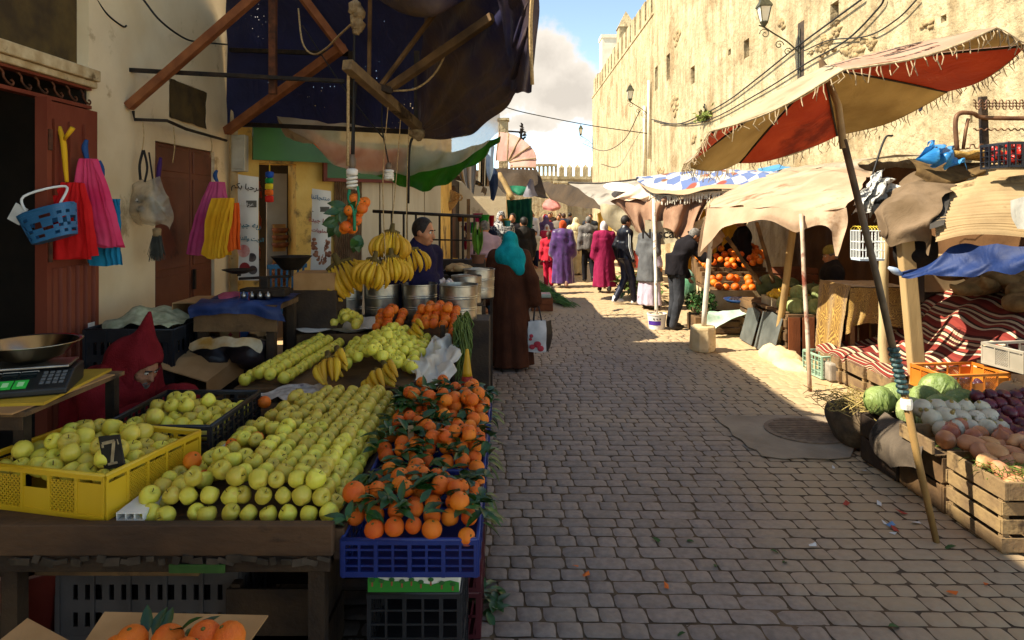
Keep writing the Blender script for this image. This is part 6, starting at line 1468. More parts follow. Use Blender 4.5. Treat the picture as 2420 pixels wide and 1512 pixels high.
# bird cage
c=P(2050,610,6.7);t=thing('bird_cage','small white wire bird cage with a yellow top hanging by the parasol pole','bird cage',c)
mwi=mat('wire_white','#cfd0cc',rough=.5);mb=MB();w,d,h=.24,.18,.27
for i in range(9):
 for y in(-d/2,d/2):mb.tube([c+V((-w/2+i*w/8,y,0)),c+V((-w/2+i*w/8,y,h))],.0035,4)
for i in range(1,6):
 for x in(-w/2,w/2):mb.tube([c+V((x,-d/2+i*d/6,0)),c+V((x,-d/2+i*d/6,h))],.0035,4)
for z in(0,h*.3,h*.6,h):mb.tube([c+V((x,y,z)) for x,y in((-w/2,-d/2),(w/2,-d/2),(w/2,d/2),(-w/2,d/2),(-w/2,-d/2))],.004,4)
mb.build('wire_cage',mwi,t);mb=MB()
for i in range(9):
 x=-w/2+i*w/8;mb.tube([c+V((x,-d/2*math.cos(a/6*math.pi),h+.045*math.sin(a/6*math.pi))) for a in range(7)],.0035,4)
mb.build('wire_top',mat('wire_yellow','#c9a92c',rough=.5),t)
MB().bx(c.x-w/2,c.x+w/2,c.y-d/2,c.y+d/2,c.z-.02,c.z-.004).build('tray',mat('tray_white','#b5c4d0',rough=.5),t,bevel=.004)
MB().tube([c+V((0,0,h+.04)),c+V((0,0,h+.16))],.005,5).build('hook',MATS['iron_dark'],t)
# ragged roof over the right stall
mcl=cloth('rag_brown','#54432f','#75614c',scale=3);mcs=mat('card_corrugated','#8a7352','#a68c66',scale=3,rough=.9,bump=.2,c3='#6b5639',s3=3,t3=.56)
sheet('roof_rag','grey brown blanket hanging off the roof above the blue plastic','blanket',[[P(2075,480,7.3),P(2140,420,7.3),P(2240,400,7.2),P(2290,420,7.0)],[P(2068,520,6.7),P(2110,470,6.6),P(2180,450,6.5),P(2240,460,6.4)],[P(2072,560,6.6),P(2105,530,6.4),P(2165,520,6.3),P(2205,520,6.2)],[P(2080,575,6.6),P(2115,575,6.4),P(2170,580,6.3),P(2200,600,6.2)]],mcl,34,26,fold=lambda u,v:V((0,-.04,.01))*math.sin(u*13+v*7+2*math.sin(u*5))*(.3+v),wr=.1,wf=4)
sheet('roof_rag','black cloth drooping in a bag below the brown blanket','cloth',[[P(2110,555,6.6),P(2160,545,6.5),P(2212,560,6.4)],[P(2112,600,6.55),P(2160,600,6.4),P(2210,600,6.4)],[P(2125,630,6.55),P(2160,642,6.45),P(2200,622,6.4)]],cloth('rag_black','#15110e','#231c17'),wr=.04)
corr= lambda u,v:V((0,-.012,.02))*math.sin(v*150)
t=thing('card_roof','sagging corrugated cardboard sheets patching the roof at the right edge','roof sheet',P(2400,560,6.0))
MB().patch([[P(2235,400,7.3),P(2340,385,7.2),P(2470,370,7.0)],[P(2225,460,6.6),P(2320,440,6.4),P(2470,430,6.2)],[P(2212,520,6.2),P(2310,510,6.0),P(2470,500,5.8)],[P(2215,570,6.1),P(2300,555,5.9),P(2470,560,5.7)]],16,90,fold=corr,wr=.03,wf=2).build('cardboard',mcs,t,smooth=True)
MB().patch([[P(2215,410,7.35),P(2250,402,7.25)],[P(2205,470,6.5),P(2245,462,6.45)],[P(2198,540,6.1),P(2230,530,6.05)]],4,20,wr=.02).build('black_tape',mat('tape_black','#2a2622','#3b352e',scale=6),t,smooth=True)
sheet('roof_rag','grey plastic flap on the cardboard roof at the right edge','plastic sheet',[[P(2385,470,5.75),P(2430,460,5.7),P(2470,455,5.6)],[P(2380,510,5.7),P(2430,520,5.6),P(2470,520,5.5)],[P(2395,540,5.65),P(2430,545,5.55),P(2470,540,5.5)]],thin('film_grey','#8a867c','#a9a59a',tl=.2),wr=.05)
sheet('roof_rag','white and black plastic bag bunched on the roof corner above the bird cage','plastic bag',[[P(2045,440,7.4),P(2075,415,7.4),P(2120,430,7.4)],[P(2030,470,7.2),P(2070,450,7.1),P(2115,470,7.2)],[P(2015,500,7.2),P(2060,505,7.1),P(2090,520,7.1)]],mat('bag_bw','#b5b2aa','#d0cdc4',scale=4,c3='#24221f',s3=9,t3=.5,rough=.4),fold=lambda u,v:V((0,-.1,.03))*math.sin(u*18+v*9),wr=.08,wf=8)
mne=cloth('net_brown','#4a3822','#6b5434',scale=12)
sheet('net_bundle','brown net bundle sagging on the stall roof below the blue bag','bundle',[[P(2140,370,7.0),P(2230,385,7.0),P(2330,380,6.9)],[P(2165,400,6.8),P(2240,425,6.7),P(2330,400,6.7)],[P(2160,415,6.8),P(2230,445,6.7),P(2330,410,6.7)]],mne,wr=.05)
sheet('plastic_bag','crumpled bright blue plastic bag on the stall roof','plastic bag',[[P(2190,345,6.9),P(2230,342,6.9),P(2255,350,6.9)],[P(2185,365,6.7),P(2225,362,6.65),P(2265,375,6.7)],[P(2190,388,6.75),P(2230,392,6.65),P(2290,392,6.7)]],thin('bag_blue','#1f6aa8','#4a94c9',tl=.2,rough=.3),fold=lambda u,v:V((0,-.06,.02))*math.sin(u*16+v*7),wr=.06,wf=9)
mb=MB()
for k in range(5):
 y=7.0-k*.05;mb.tube([P(2245+i*20,372-2*k+3*math.sin(i*2+k),y) for i in range(10)],.035,7)
tag(mb.build('rope_coil',mat('rope_straw','#8a6a34','#ad8a4a',scale=40,bump=.8,bscale=90,rough=.95),smooth=True),'thick straw rope coil lying under the bed frame on the roof','rope')
for z_,lab in((0,'black plastic crate of red peppers on the roof at the right edge'),):
 c=P(2405,398,6.2);plastic_crate(lab,.42,.36,.22,mblk,'grid',c)
 mb=MB();[mb.sph(c+V((rnd.uniform(-.17,.17),rnd.uniform(-.14,.14),.06+rnd.uniform(0,.14))),(.035,.035,.045),7,5) for i in range(40)]
 tag(mb.build('red_peppers',mat('pepper_red','#8d1a12','#b02a1c',scale=6,rough=.35),smooth=True),'red peppers heaped in the black crate on the roof','peppers',kind='stuff')
 # bed spring frame on the roof
mir=mat('tube_rust','#4a2c1c','#7a563a',scale=8,rough=.55,metal=.3)
t=thing('bed_frame','rusty bed frame with wavy springs standing on the stall roof','bed frame',P(2300,360,6.8))
MB().tube([P(2262,358,6.8),P(2258,290,6.8),P(2268,268,6.8),P(2300,268,6.8),P(2330,278,6.8),P(2480,280,6.6)],.022,8,sub=5).build('frame_tube',mir,t,smooth=True)
MB().tube([P(2276,352,6.8),P(2282,310,6.8),P(2288,280,6.8)],.016,7).build('brace',mir,t,smooth=True)
for j,y in enumerate((240,247,254,306)):
 pts=[P(2300+i*4.0,y+(4 if(i//2)%2 else -4)*(1 if j<3 else .5),6.75) for i in range(44)];MB().tube(pts,.007,4).build('spring_wire',mir,t)
pts=[P(2284+i*3.5,350-(9 if(i//3)%2 else 0),6.75) for i in range(40)];MB().tube(pts,.007,4).build('spring_wire',mir,t)
o=MB().beam(P(2327,360,6.85),P(2322,228,6.85),.07,.05).build('upright_plank',MATS['wood_dark'],bevel=.006);tag(o,'dark upright plank behind the bed frame','plank')
cable([wp(1660,380,.1),P(1900,330,9),P(2050,275,8),P(2180,225,7)],.006,'thin line strung from the wall to the blue rag',sub=8)
o=MB();o.sph(P(2176,222,7),(.04,.03,.03),8,6,nz=.5);o.tube([P(2176,224,7),P(2178,245,7),P(2174,262,7)],[.02,.03,.015],6);tag(o.build('tied_rag',MATS['tie_blue'],smooth=True),'small blue rag tied on the line above the bed frame','rag')
cable([P(2110,320,7.6),P(2090,330,7.6),P(2060,420,7.5)],.012,'dark cord with blue rags leading down to the roof')
# blue plastic drape
t=thing('plastic_drape','dark blue plastic drape stretched from the square post to the right edge','plastic sheet',P(2128,650,6.3))
MB().patch([[P(2128,643,6.3),P(2200,622,6.2),P(2260,585,6.1),P(2330,575,5.9),P(2470,590,5.5)],[P(2130,648,6.28),P(2200,640,6.15),P(2270,625,6.0),P(2340,620,5.8),P(2470,610,5.4)],[P(2132,655,6.26),P(2200,658,6.1),P(2270,655,5.95),P(2350,650,5.75),P(2470,632,5.4)]],36,12,fold=lambda u,v:V((0,-.015,.008))*math.sin(u*23+v*9),wr=.05,wf=5).build('sheet',thin('drape_blue','#101f48','#1c346a',tl=.25,rough=.6),t,smooth=True)
MB().tube([P(2100,632,6.3),P(2116,640,6.3),P(2130,648,6.3)],[.014,.035,.02],7).build('twist',thin('twist_white','#b9c0c9','#4f86c4',tl=.2),t,smooth=True)
mst2=mat('straw','#7d6a3c','#b09a5c',scale=20,rough=.95)
# nearest crates: sack, cabbages, turnips, onions, potatoes
wood_crate('low wooden crate of cabbages, left one of the right front stall',.5,.42,.36,(2.93,5.0,0),.05,2,None,m='wood_dark',gap=.08)
wood_crate('low wooden crate under the turnips in the right front stall',.56,.46,.36,(2.98,4.5,0),.0,2,None,m='wood_old',gap=.1)
wood_crate('slatted wooden crate under the potato tray at the right front corner',.62,.46,.30,(3.02,4.0,0),0,3,None,m='wood_pale')
wood_crate('wooden crate under the red onions at the right edge',.6,.6,.37,(3.62,4.75,0),0,3,None,m='wood_old')
wood_crate('wooden crate under the orange plastic crate',.6,.6,.42,(3.62,5.55,0),0,3,None,m='wood_old')
sheet('tarp_scrap','grey tarpaulin scrap hanging over the side of the turnip crate','tarpaulin',[[(2.72,5.0,.42),(2.7,4.7,.42),(2.66,4.35,.42)],[(2.64,5.0,.3),(2.61,4.7,.27),(2.6,4.35,.34)],[(2.63,5.0,.18),(2.6,4.75,.14),(2.6,4.3,.26)]],cloth('scrap_grey','#463d34','#63574a',c3='#2f2820',s3=5,t3=.55),14,12,wr=.03,wf=6)
t=SDF((-.4,-.35,-.05),(.4,.4,.6),.025);t.ell((0,0,.2),(.2,.26,.26),.05);t.ell((.05,-.1,.38),(.17,.16,.09),.08);t.ell((-.1,.1,.3),(.12,.16,.14),.08);t.cone((.1,-.2,.25),(.15,-.25,.05),.1,.13,.1)
o=t.build('rubbish_sack',mat('sack_dark','#43372a','#65543f',scale=6,rough=.9,bump=.9,bscale=30));put(o,(2.76,5.55,.0),None,(.7,.95,.72));tag(o,'dark lumpy sack of trimmings at the street end of the cabbages','sack')
mb=MB()
for i in range(260):
 p=V((2.76+rnd.gauss(0,.12),5.5+rnd.gauss(0,.14),.37+rnd.uniform(-.06,.05)));d=rv(.6)*.07;mb.tube([p-d,p+d],.003,3,cap=False)
tag(mb.build('dry_leaves',mst2),'pale dry husks on the dark sack','husks',kind='stuff')
k=0
for(x,y,r,lab) in((2.8,5.2,.11,'green cabbage nearest the street, beside the dark sack'),(2.98,5.3,.11,'second green cabbage from the dark sack'),(3.12,5.16,.12,'green cabbage behind the parasol pole'),(2.9,4.96,.10,'small split green cabbage in the front row'),(3.1,4.92,.12,'green cabbage right of the parasol pole foot'),(3.3,5.0,.13,'large veined cabbage above the turnips'),(3.35,5.35,.15,'largest and darkest cabbage, in front of the orange crate'),(2.92,4.74,.1,'pale green cabbage at the left end of the turnips'),(3.5,4.95,.1,'pale cabbage beside the red onions'),(3.3,4.78,.09,'wrinkled pale cabbage right of the turnips')):
 cabbage((x,y,.38+r*.75),r,lab,mcab2 if r>.1 else mcab,'cabbages of the right front stall',20+k);k+=1
mtu=mat('turnip_skin','#a39a84','#cbc1ab',scale=9,rough=.55,c3='#6f6a48',s3=9,t3=.58,rand=.12)
tu=MB();tu.lathe([(0,.05),(.02,.048),(.045,.02),(.048,-.005),(.036,-.032),(.012,-.052),(.003,-.085),(0,-.09)][::-1],(0,0,0),14);tu.tube([(0,0,.045),(.004,0,.06)],[.012,.008],6,mi=1);tu=tu.build('turnip',[mtu,MATS['straw']],smooth=True,orig=(0,0,0));TM=tu.data;bpy.data.objects.remove(tu)
for i in range(15):
 fruit(TM,'turnip',(2.86+(i%5)*.10+rnd.uniform(-.01,.01),4.55+(i//5)*.095,.43+.04*(i//5)+rnd.uniform(0,.02)),'whitish turnip heaped in the crate between cabbages and onions','turnip','turnips',1.35,.8)
mon=mat('onion_red','#42151d','#642832',scale=12,rough=.35,stretch=(1,1,.3),rand=.15);mon2=mat('onion_tan','#9c5a3a','#b9785a',scale=9,rough=.4,stretch=(1,1,.3),rand=.15)
on=MB();on.lathe([(0,.062),(.006,.058),(.012,.046),(.032,.034),(.044,.01),(.042,-.014),(.026,-.036),(.006,-.042),(0,-.042)][::-1],(0,0,0),14);on=on.build('onion',mon,smooth=True,orig=(0,0,0));OM=on.data;bpy.data.objects.remove(on)
OM2=OM.copy();OM2.materials[0]=mon2
for i in range(30):
 fruit(OM,'onion',(3.32+(i%6)*.085+rnd.uniform(-.02,.02),4.5+(i//6)*.09,.40+.04*(i//6)+rnd.uniform(0,.03)),'purple red onion at the right edge of the front stall','onion','red onions',1.15,.8)
 # potato tray
t=thing('wooden_tray','shallow sunlit wooden tray of potatoes at the right front corner','tray',(3.05,3.98,.305))
for(a,b,c,d) in((2.70,2.72,3.74,4.24),(3.45,3.47,3.74,4.24),(2.721,3.449,3.74,3.76),(2.721,3.449,4.22,4.24)):MB().bx(a,b,c,d,.306,.405).build('side_board',MATS['wood_pale'],t,bevel=.003)
MB().bx(2.722,3.448,3.762,4.218,.306,.318).build('floor',MATS['wood_pale'],t)
t=thing('wooden_tray','second wooden tray with loose onion skins behind the potato tray','tray',(2.95,4.4,.385))
for(a,b,c,d) in((2.62,2.64,4.26,4.62),(2.641,3.3,4.6,4.62)):MB().bx(a,b,c,d,.372,.455).build('side_board',MATS['wood_pale'],t,bevel=.003)
MB().bx(2.641,3.3,4.26,4.598,.364,.372).build('floor',MATS['wood_pale'],t)
mpo=mat('potato_skin','#a8744a','#c4916a',scale=7,rough=.6,bump=.3,bscale=40,rand=.1,c3='#8d5a3a',s3=9,t3=.62)
PM=[]
for s in range(4):
 p=MB();p.sph((0,0,0),(.085,.05,.045),14,9,nz=.22,fr=1.4);p.v=[q+V((0,.015*math.sin(q.x*20+s),0)) for q in p.v];p=p.build('potato',mpo,smooth=True,orig=(0,0,0));PM.append(p.data);bpy.data.objects.remove(p)
for i in range(34):
 x=2.80+(i%7)*.095+rnd.uniform(-.02,.02);y=3.82+(i//7)*.085;o=fruit(PM[i%4],'potato',(x,y,.37+.022*(i//7)+.03*(x>3.0)+rnd.uniform(0,.02)),'sunlit tan potato in the shallow wooden tray','potato','potatoes in the tray',rnd.uniform(.8,1.1),.35)
for i,(x,y) in enumerate(((2.75,4.33),(2.84,4.42),(2.95,4.36),(3.05,4.45),(3.12,4.35),(3.2,4.44),(2.9,4.52),(3.28,4.36),(3.0,4.56),(3.4,4.4))):
 fruit(OM2,'onion',(x,y,.42+rnd.uniform(0,.03)),'tan brown onion between the potatoes and the turnips','onion','tan onions',1.35,.8)
mb=MB();mhb=mat('herb_green','#3a4f16','#6b7a2c',scale=9,rough=.8)
for i in range(240):
 p=V((2.86+rnd.gauss(0,.07),3.95+rnd.gauss(0,.08),.40+rnd.uniform(-.03,.045)));d=rv(.5)*.045;mb.tube([p-d,p+d*.2+V((0,0,.008)),p+d],.0022,3,cap=False)
for i in range(60):leaf(mb,V((2.72+rnd.uniform(0,.5),4.3+rnd.uniform(0,.15),.39)),rv(.5),(0,0,1),.05,.015)
tag(mb.build('herb_sprigs',mhb),'green herb sprigs and leaves scattered on the potatoes','herbs',kind='stuff')
moc=mat('crate_orange','#b5641a','#c9782a',scale=4,rough=.45)
plastic_crate('orange plastic crate of plums behind the cabbages',.56,.40,.17,moc,'lattice',(3.68,5.62,.42),.1)
mb=MB();[mb.sph((3.68+rnd.uniform(-.2,.2),5.62+rnd.uniform(-.14,.14),.46+rnd.uniform(0,.03)),.03,7,5) for i in range(36)];tag(mb.build('plums',mat('plum','#2a1622','#472634',scale=6,rough=.4),smooth=True),'dark plums in the orange plastic crate','plums',kind='stuff')
gourd('squash','big beige squash at the right edge behind the onions','squash',(3.72,5.06,.37+.13),.125,mat('squash_skin','#8a6540','#a8825a',scale=4,rough=.5,c3='#6b5a3a',s3=4,t3=.6),None,0,4,1.05)
plastic_crate('grey plastic lattice crate lying at the right edge above the squash',.6,.4,.17,mat('crate_palegrey','#8d8474','#a49a8a',scale=4,rough=.5),'lattice',(4.25,5.55,.62),.15)
tag(MB().bx(3.98,4.6,5.3,5.85,0,.615).build('plank_box',MATS['wood_dark'],bevel=.006),'dark plank box under the grey lattice crate','box')
# ================================================================ people
mskin=mat('skin_tan','#9a6444','#b57d58',scale=14,rough=.55,sss=.12,bump=.1,bscale=60)
mhair=mat('hair_black','#120d0a','#241a14',scale=30,rough=.6,bump=.5,bscale=80);mhairg=mat('hair_grey','#4a4641','#7a756e',scale=30,rough=.7,bump=.5,bscale=80);mhairb=mat('hair_brown','#2a170d','#4a2c18',scale=30,rough=.6,bump=.5,bscale=80)
meyew=mat('eye_white','#c9c0b5',rough=.3);meyed=mat('eye_dark','#1a100a',rough=.2)
mshoe=mat('shoe_dark','#17130f','#2a2420',rough=.5);mshow=mat('shoe_white','#c9c6c2','#e0ddd8',rough=.5)
J0=dict(neck=(0,-.01,1.47),head=(0,.015,1.625),chest=(0,0,1.27),pel=(0,0,.96),sl=(-.18,-.01,1.405),sr=(.18,-.01,1.405),el=(-.235,-.04,1.12),er=(.235,-.04,1.12),wl=(-.25,.04,.88),wr=(.25,.04,.88),hl=(-.09,0,.92),hr=(.09,0,.92),kl=(-.10,.03,.5),kr=(.10,.03,.5),al=(-.10,-.02,.085),ar=(.10,-.02,.085))
def arms(s,J,r,k=.03,wide=0,frac=1.0):
 for q in 'lr':
  S,E,Wp=[np.array(J[a+q]) for a in 'sew'];Wp=E+(Wp-E)*frac
  s.cone(S,E,.056+r,.044+r+wide*.4,k);s.cone(E,Wp,.044+r+wide*.4,.03+r+wide,k)
def torso(s,J,e,k=.05,slim=1.0):
 c,p=np.array(J['chest']),np.array(J['pel'])
 s.cone(c,p,(.135*slim+e),(.13*slim+e),k,sq=.72,sx=1.1)
 s.cone(J['sl'],J['sr'],.062+e,.062+e,k);s.cone(J['neck'],(np.array(J['neck'])*.6+c*.4),.055+e,.10+e,k)
 m=(c+np.array(J['neck']))/2;s.ell(m,(.16+e,.105+e,.13+e),k)
def legs(s,J,r,k=.03,low=.0):
 for q in 'lr':
  H,K,A_=[np.array(J[a+q]) for a in 'hka'];s.cone(H,K,.085+r,.06+r,k);s.cone(K,A_+np.array((0,0,low)),.06+r,.042+r,k)
 s.cone(J['hl'],J['hr'],.10+r,.10+r,k)
def hand(s,J,q,res,curl=.5):
 E,Wp=V(J['e'+q]),V(J['w'+q]);d=(Wp-E).normalized();sx=1 if q=='r' else -1
 n=V((-sx,0,0));n=(n-d*n.dot(d)).normalized();sd=d.cross(n)*sx
 if sd.y<0:sd=-sd
 c=Wp+d*.055;M=Matrix((sd,d,n)).transposed()
 s.ell(c,(.036,.05,.016),.012,M=M);fr=max(.0085,res*.62)
 for i,L_ in enumerate((.07,.08,.074,.058)):
  b=Wp+d*.095+sd*(.027-.018*i);m=b+(d*math.cos(curl*.6)+n*math.sin(curl*.6))*L_*.5;e=m+(d*math.cos(curl*1.6)+n*math.sin(curl*1.6))*L_*.5
  s.cone(b,m,fr,fr*.95,.006);s.cone(m,e,fr*.95,fr*.8,.004)
 b=Wp+d*.03+sd*.03;m=b+(d*.5+sd*.75+n*.3).normalized()*.035;s.cone(b,m,fr*1.25,fr*1.1,.01);s.cone(m,m+(d+n*.5).normalized()*.032,fr*1.1,fr*.85,.005)
def headm(yaw,pitch,roll=0):return Matrix.Rotation(R(yaw),3,'Z')@Matrix.Rotation(R(pitch),3,'X')@Matrix.Rotation(R(roll),3,'Y')
def garment(name,m,parent,fn,lo,hi,res,label=None,sm=1,cp=.009):
 s=SDF(lo,hi,res);fn(s);o=s.build(name,m,parent,sm=sm,crumple=0 if name in('hair','beard','cap','shoe') else cp)
 if label:o['label']=label
 return o
LO,HI=(-.55,-.45,-.02),(.55,.55,1.86)
def skirt(J,top,hem,rx,ry,fx,fy,ph=0,fold=.05,lean=(0,0)):
 def f(X,Y,Z):
  p=J['pel'];t=np.clip((top-Z)/(top-hem),0,1);x=X-p[0]-lean[0]*t;y=Y-p[1]-lean[1]*t;a=np.arctan2(y,x)
  k=1+fold*t*np.sin(6*a+ph)+fold*.6*t*np.sin(11*a+2*ph+2*Z)
  q=np.sqrt((x/(rx+fx*t))**2+(y/(ry+fy*t))**2)/k
  return np.maximum((q-1)*min(rx,ry),np.maximum(hem-Z,Z-top-.1))
 return f
def person(lab,loc,face,H=1.7,pose={},wear=(),head=(0,0),hair='short',hm=None,res=.022,skin=None,group=None,detail=False,curl=.5):
 J=dict(J0);J.update(pose);k=H/1.75;hc=V(J['head']);Mh=headm(*head);hp= lambda x,y,z:hc+Mh@V((x,y,z))
 s=SDF(LO,HI,res)
 torso(s,J,0);arms(s,J,0);legs(s,J,0)
 for q in 'lr':
  hand(s,J,q,res,curl);A_=V(J['a'+q]);s.ell(A_+V((0,.06,-.045)),(.04,.115,.036),.03)
 s.cone(J['neck'],hp(0,-.02,-.06),.055,.052,.03)
 s.ell(hp(0,-.008,.02),(.074,.093,.102),.02,M=Mh);s.ell(hp(0,.022,-.035),(.06,.07,.083),.03,M=Mh);s.ell(hp(0,.045,-.085),(.04,.042,.03),.03,M=Mh)
 s.cone(hp(0,.088,.005),hp(0,.108,-.036),.009,.0155,.012);s.ell(hp(0,.076,.024),(.048,.02,.011),.015,M=Mh)
 for q in(-1,1):s.ell(hp(q*.077,-.006,-.012),(.012,.022,.033),.01,M=Mh);s.ell(hp(q*.045,.055,-.035),(.025,.025,.025),.03,M=Mh)
 if detail:
  for q in(-1,1):s.ell(hp(q*.031,.094,.004),(.016,.012,.010),.012,'-',M=Mh)
  s.ell(hp(0,.088,-.067),(.024,.012,.005),.008,M=Mh);s.ell(hp(0,.086,-.078),(.02,.012,.005),.008,M=Mh)
 o=s.build('person',skin or mskin);tag(o,lab,'person',group)
 if detail:
  for q in(-1,1):
   MB().sph(hp(q*.031,.080,.004),.0125,10,8).build('eye',[meyew],o,smooth=True);MB().sph(hp(q*.031+.001,.0885,.003),.006,8,6).build('iris',meyed,o,smooth=True)
   MB().tube([hp(q*.012,.096,.021),hp(q*.03,.098,.027),hp(q*.052,.084,.022)],.0048,6,sub=3).build('eyebrow',mhair,o,smooth=True)
  MB().tube([hp(-.024,.091,-.0725),hp(0,.1005,-.072),hp(.024,.091,-.0725)],.0028,5,sub=3).build('lips',mat('lip','#7a4236'),o,smooth=True)
 hlo,hhi=tuple(hc-V((.25,.28,.5))),tuple(hc+V((.25,.25,.22)))
 if hair in('short','bald','long'):
  def fh(s):
   s.ell(hp(0,-.012,.026),(.084,.100,.107),.02,M=Mh);s.ell(hp(0,.078,-.045 if hair!='bald' else -.0),(.078,.064,.138),.02,'-',M=Mh);s.ell(hp(0,0,-.19),(.2,.2,.135),.01,'-',M=Mh)
   if hair=='bald':s.ell(hp(0,.03,.14),(.085,.10,.09),.02,'-',M=Mh)
   if hair=='long':s.cone(hp(0,-.09,.0),hp(.02,-.13,-.28),.045,.028,.04)
  garment('hair',hm or mhair,o,fh,hlo,hhi,min(res,.012))
 for w in wear:
  kind,m=w[0],w[1];kw=w[2] if len(w)>2 else{};e=kw.get('e',.018);nm=kw.get('name',kind);L_=kw.get('label')
  if kind in('jacket','sweater','vest'):
   def ft(s):
    torso(s,J,e,slim=kw.get('slim',1));arms(s,J,e*.8,frac=kw.get('frac',1.0 if kind!='vest' else .0))
    s.fn(skirt(J,1.12+J['pel'][2]-.96,kw.get('hem',.84),.165+e,.12+e,.02,.015),LO,HI,.05) if not kw.get('sit') else None
    s.cone(J['neck'],V(J['neck'])+V((0,.0,.045)),.068+e*.5,.064+e*.4,.02)
    for q in kw.get('hump',()):s.ell(q,(.13,.1,.16),.1)
   garment(nm,m,o,ft,LO,HI,res,L_)
  elif kind=='trousers':
   garment(nm,m,o, lambda s:legs(s,J,e,low=-.02),LO,(.55,.6,1.2),res,L_)
  elif kind=='robe':
   hem=kw.get('hem',.04)
   def fr_(s):
    torso(s,J,e);arms(s,J,e,wide=kw.get('wide',.02),frac=kw.get('frac',.97))
    s.fn(skirt(J,1.2+J['pel'][2]-.96,hem,.17+e,.13+e,kw.get('fx',.08),kw.get('fy',.07),kw.get('ph',0),kw.get('fold',.05),kw.get('lean',(0,0))),LO,HI,.06)
    if kw.get('hood'):c=V(J['neck']);s.ell(c+V((0,-.07,-.15)),(.11,.06,.12),.05)
   garment(nm,m,o,fr_,LO,HI,res,L_)
  elif kind=='hijab':
   def fj(s):
    s.ell(hp(0,-.008,.014),(.094,.112,.122),.02,M=Mh);n=V(J['neck']);s.cone(hp(0,-.01,-.08),n+V((0,-.02,-.08)),.088,.15 if kw.get('tail',1) else .105,.06,sq=.9)
    if kw.get('tail',1):s.cone(n+V((.02,-.10,-.02)),n+V((.14,-.13,-.22)),.10,.07,.08,sq=.6);s.cone(n+V((-.07,-.02,-.05)),n+V((.12,-.02,-.08)),.12,.12,.1)
    s.fn(lambda X,Y,Z:.004+0*X,LO,LO)
    s.ell(hp(0,.125,-.02),(.058,.06,.085),.02,'-',M=Mh)
   garment(nm,m,o,fj,tuple(hc-V((.35,.35,.5))),tuple(hc+V((.35,.3,.25))),min(res,.014),L_)
  elif kind=='cap':
   def fc(s):s.ell(hp(0,-.008,.045),(.085,.102,.095),.01,M=Mh);s.ell(hp(0,0,-.13),(.2,.2,.165),.005,'-',M=Mh)
   garment(nm,m,o,fc,hlo,hhi,min(res,.012),L_)
  elif kind=='shoes':
   for q in 'lr':
    A_=V(J['a'+q])
    def fs(s):s.ell(A_+V((0,.065,-.045)),(.05,.135,.046),.03);s.cone(A_,A_+V((0,0,.02)),.052,.05,.03);s.fn(lambda X,Y,Z:(A_.z-.085-Z),LO,HI,op='max')
    garment('shoe',m,o,fs,tuple(A_-V((.1,.12,.12))),tuple(A_+V((.1,.25,.1))),.014)
  elif kind=='stripe':
   for q in 'lr':
    S,E,Wp=[V(J[a+q]) for a in 'sew'];sg=1 if q=='r' else -1
    for dy in(-.014,.014):MB().tube([S+V((sg*.062,dy-.02,.03)),S.lerp(E,.5)+V((sg*.068,dy-.01,0)),E+V((sg*.062,dy,0)),E.lerp(Wp,.9)+V((sg*.048,dy,0))],.0085,5,sub=4).build('sleeve_stripe',m,o,smooth=True)
  elif kind=='band':
   z0,z1,rr=kw['z0'],kw['z1'],kw.get('r',.21)
   mb=MB();mb.lathe([(1,z0),(1,z1)],(0,0,0),40);mb.f=mb.f[:40];mb.mi=mb.mi[:40];mb.v=[V((p.x*rr,p.y*rr*.72,p.z)) for p in mb.v];mb.build(nm,m,o,smooth=True)
 o.location=loc;o.rotation_euler=(0,0,R(face));o.scale=(k,k,k)
 return o
walk=dict(kl=(-.09,.12,.52),al=(-.09,.10,.10),kr=(.09,.02,.5),ar=(.09,-.2,.12))
def g(x,y):p=G(x,y);return(p.x,p.y,0)
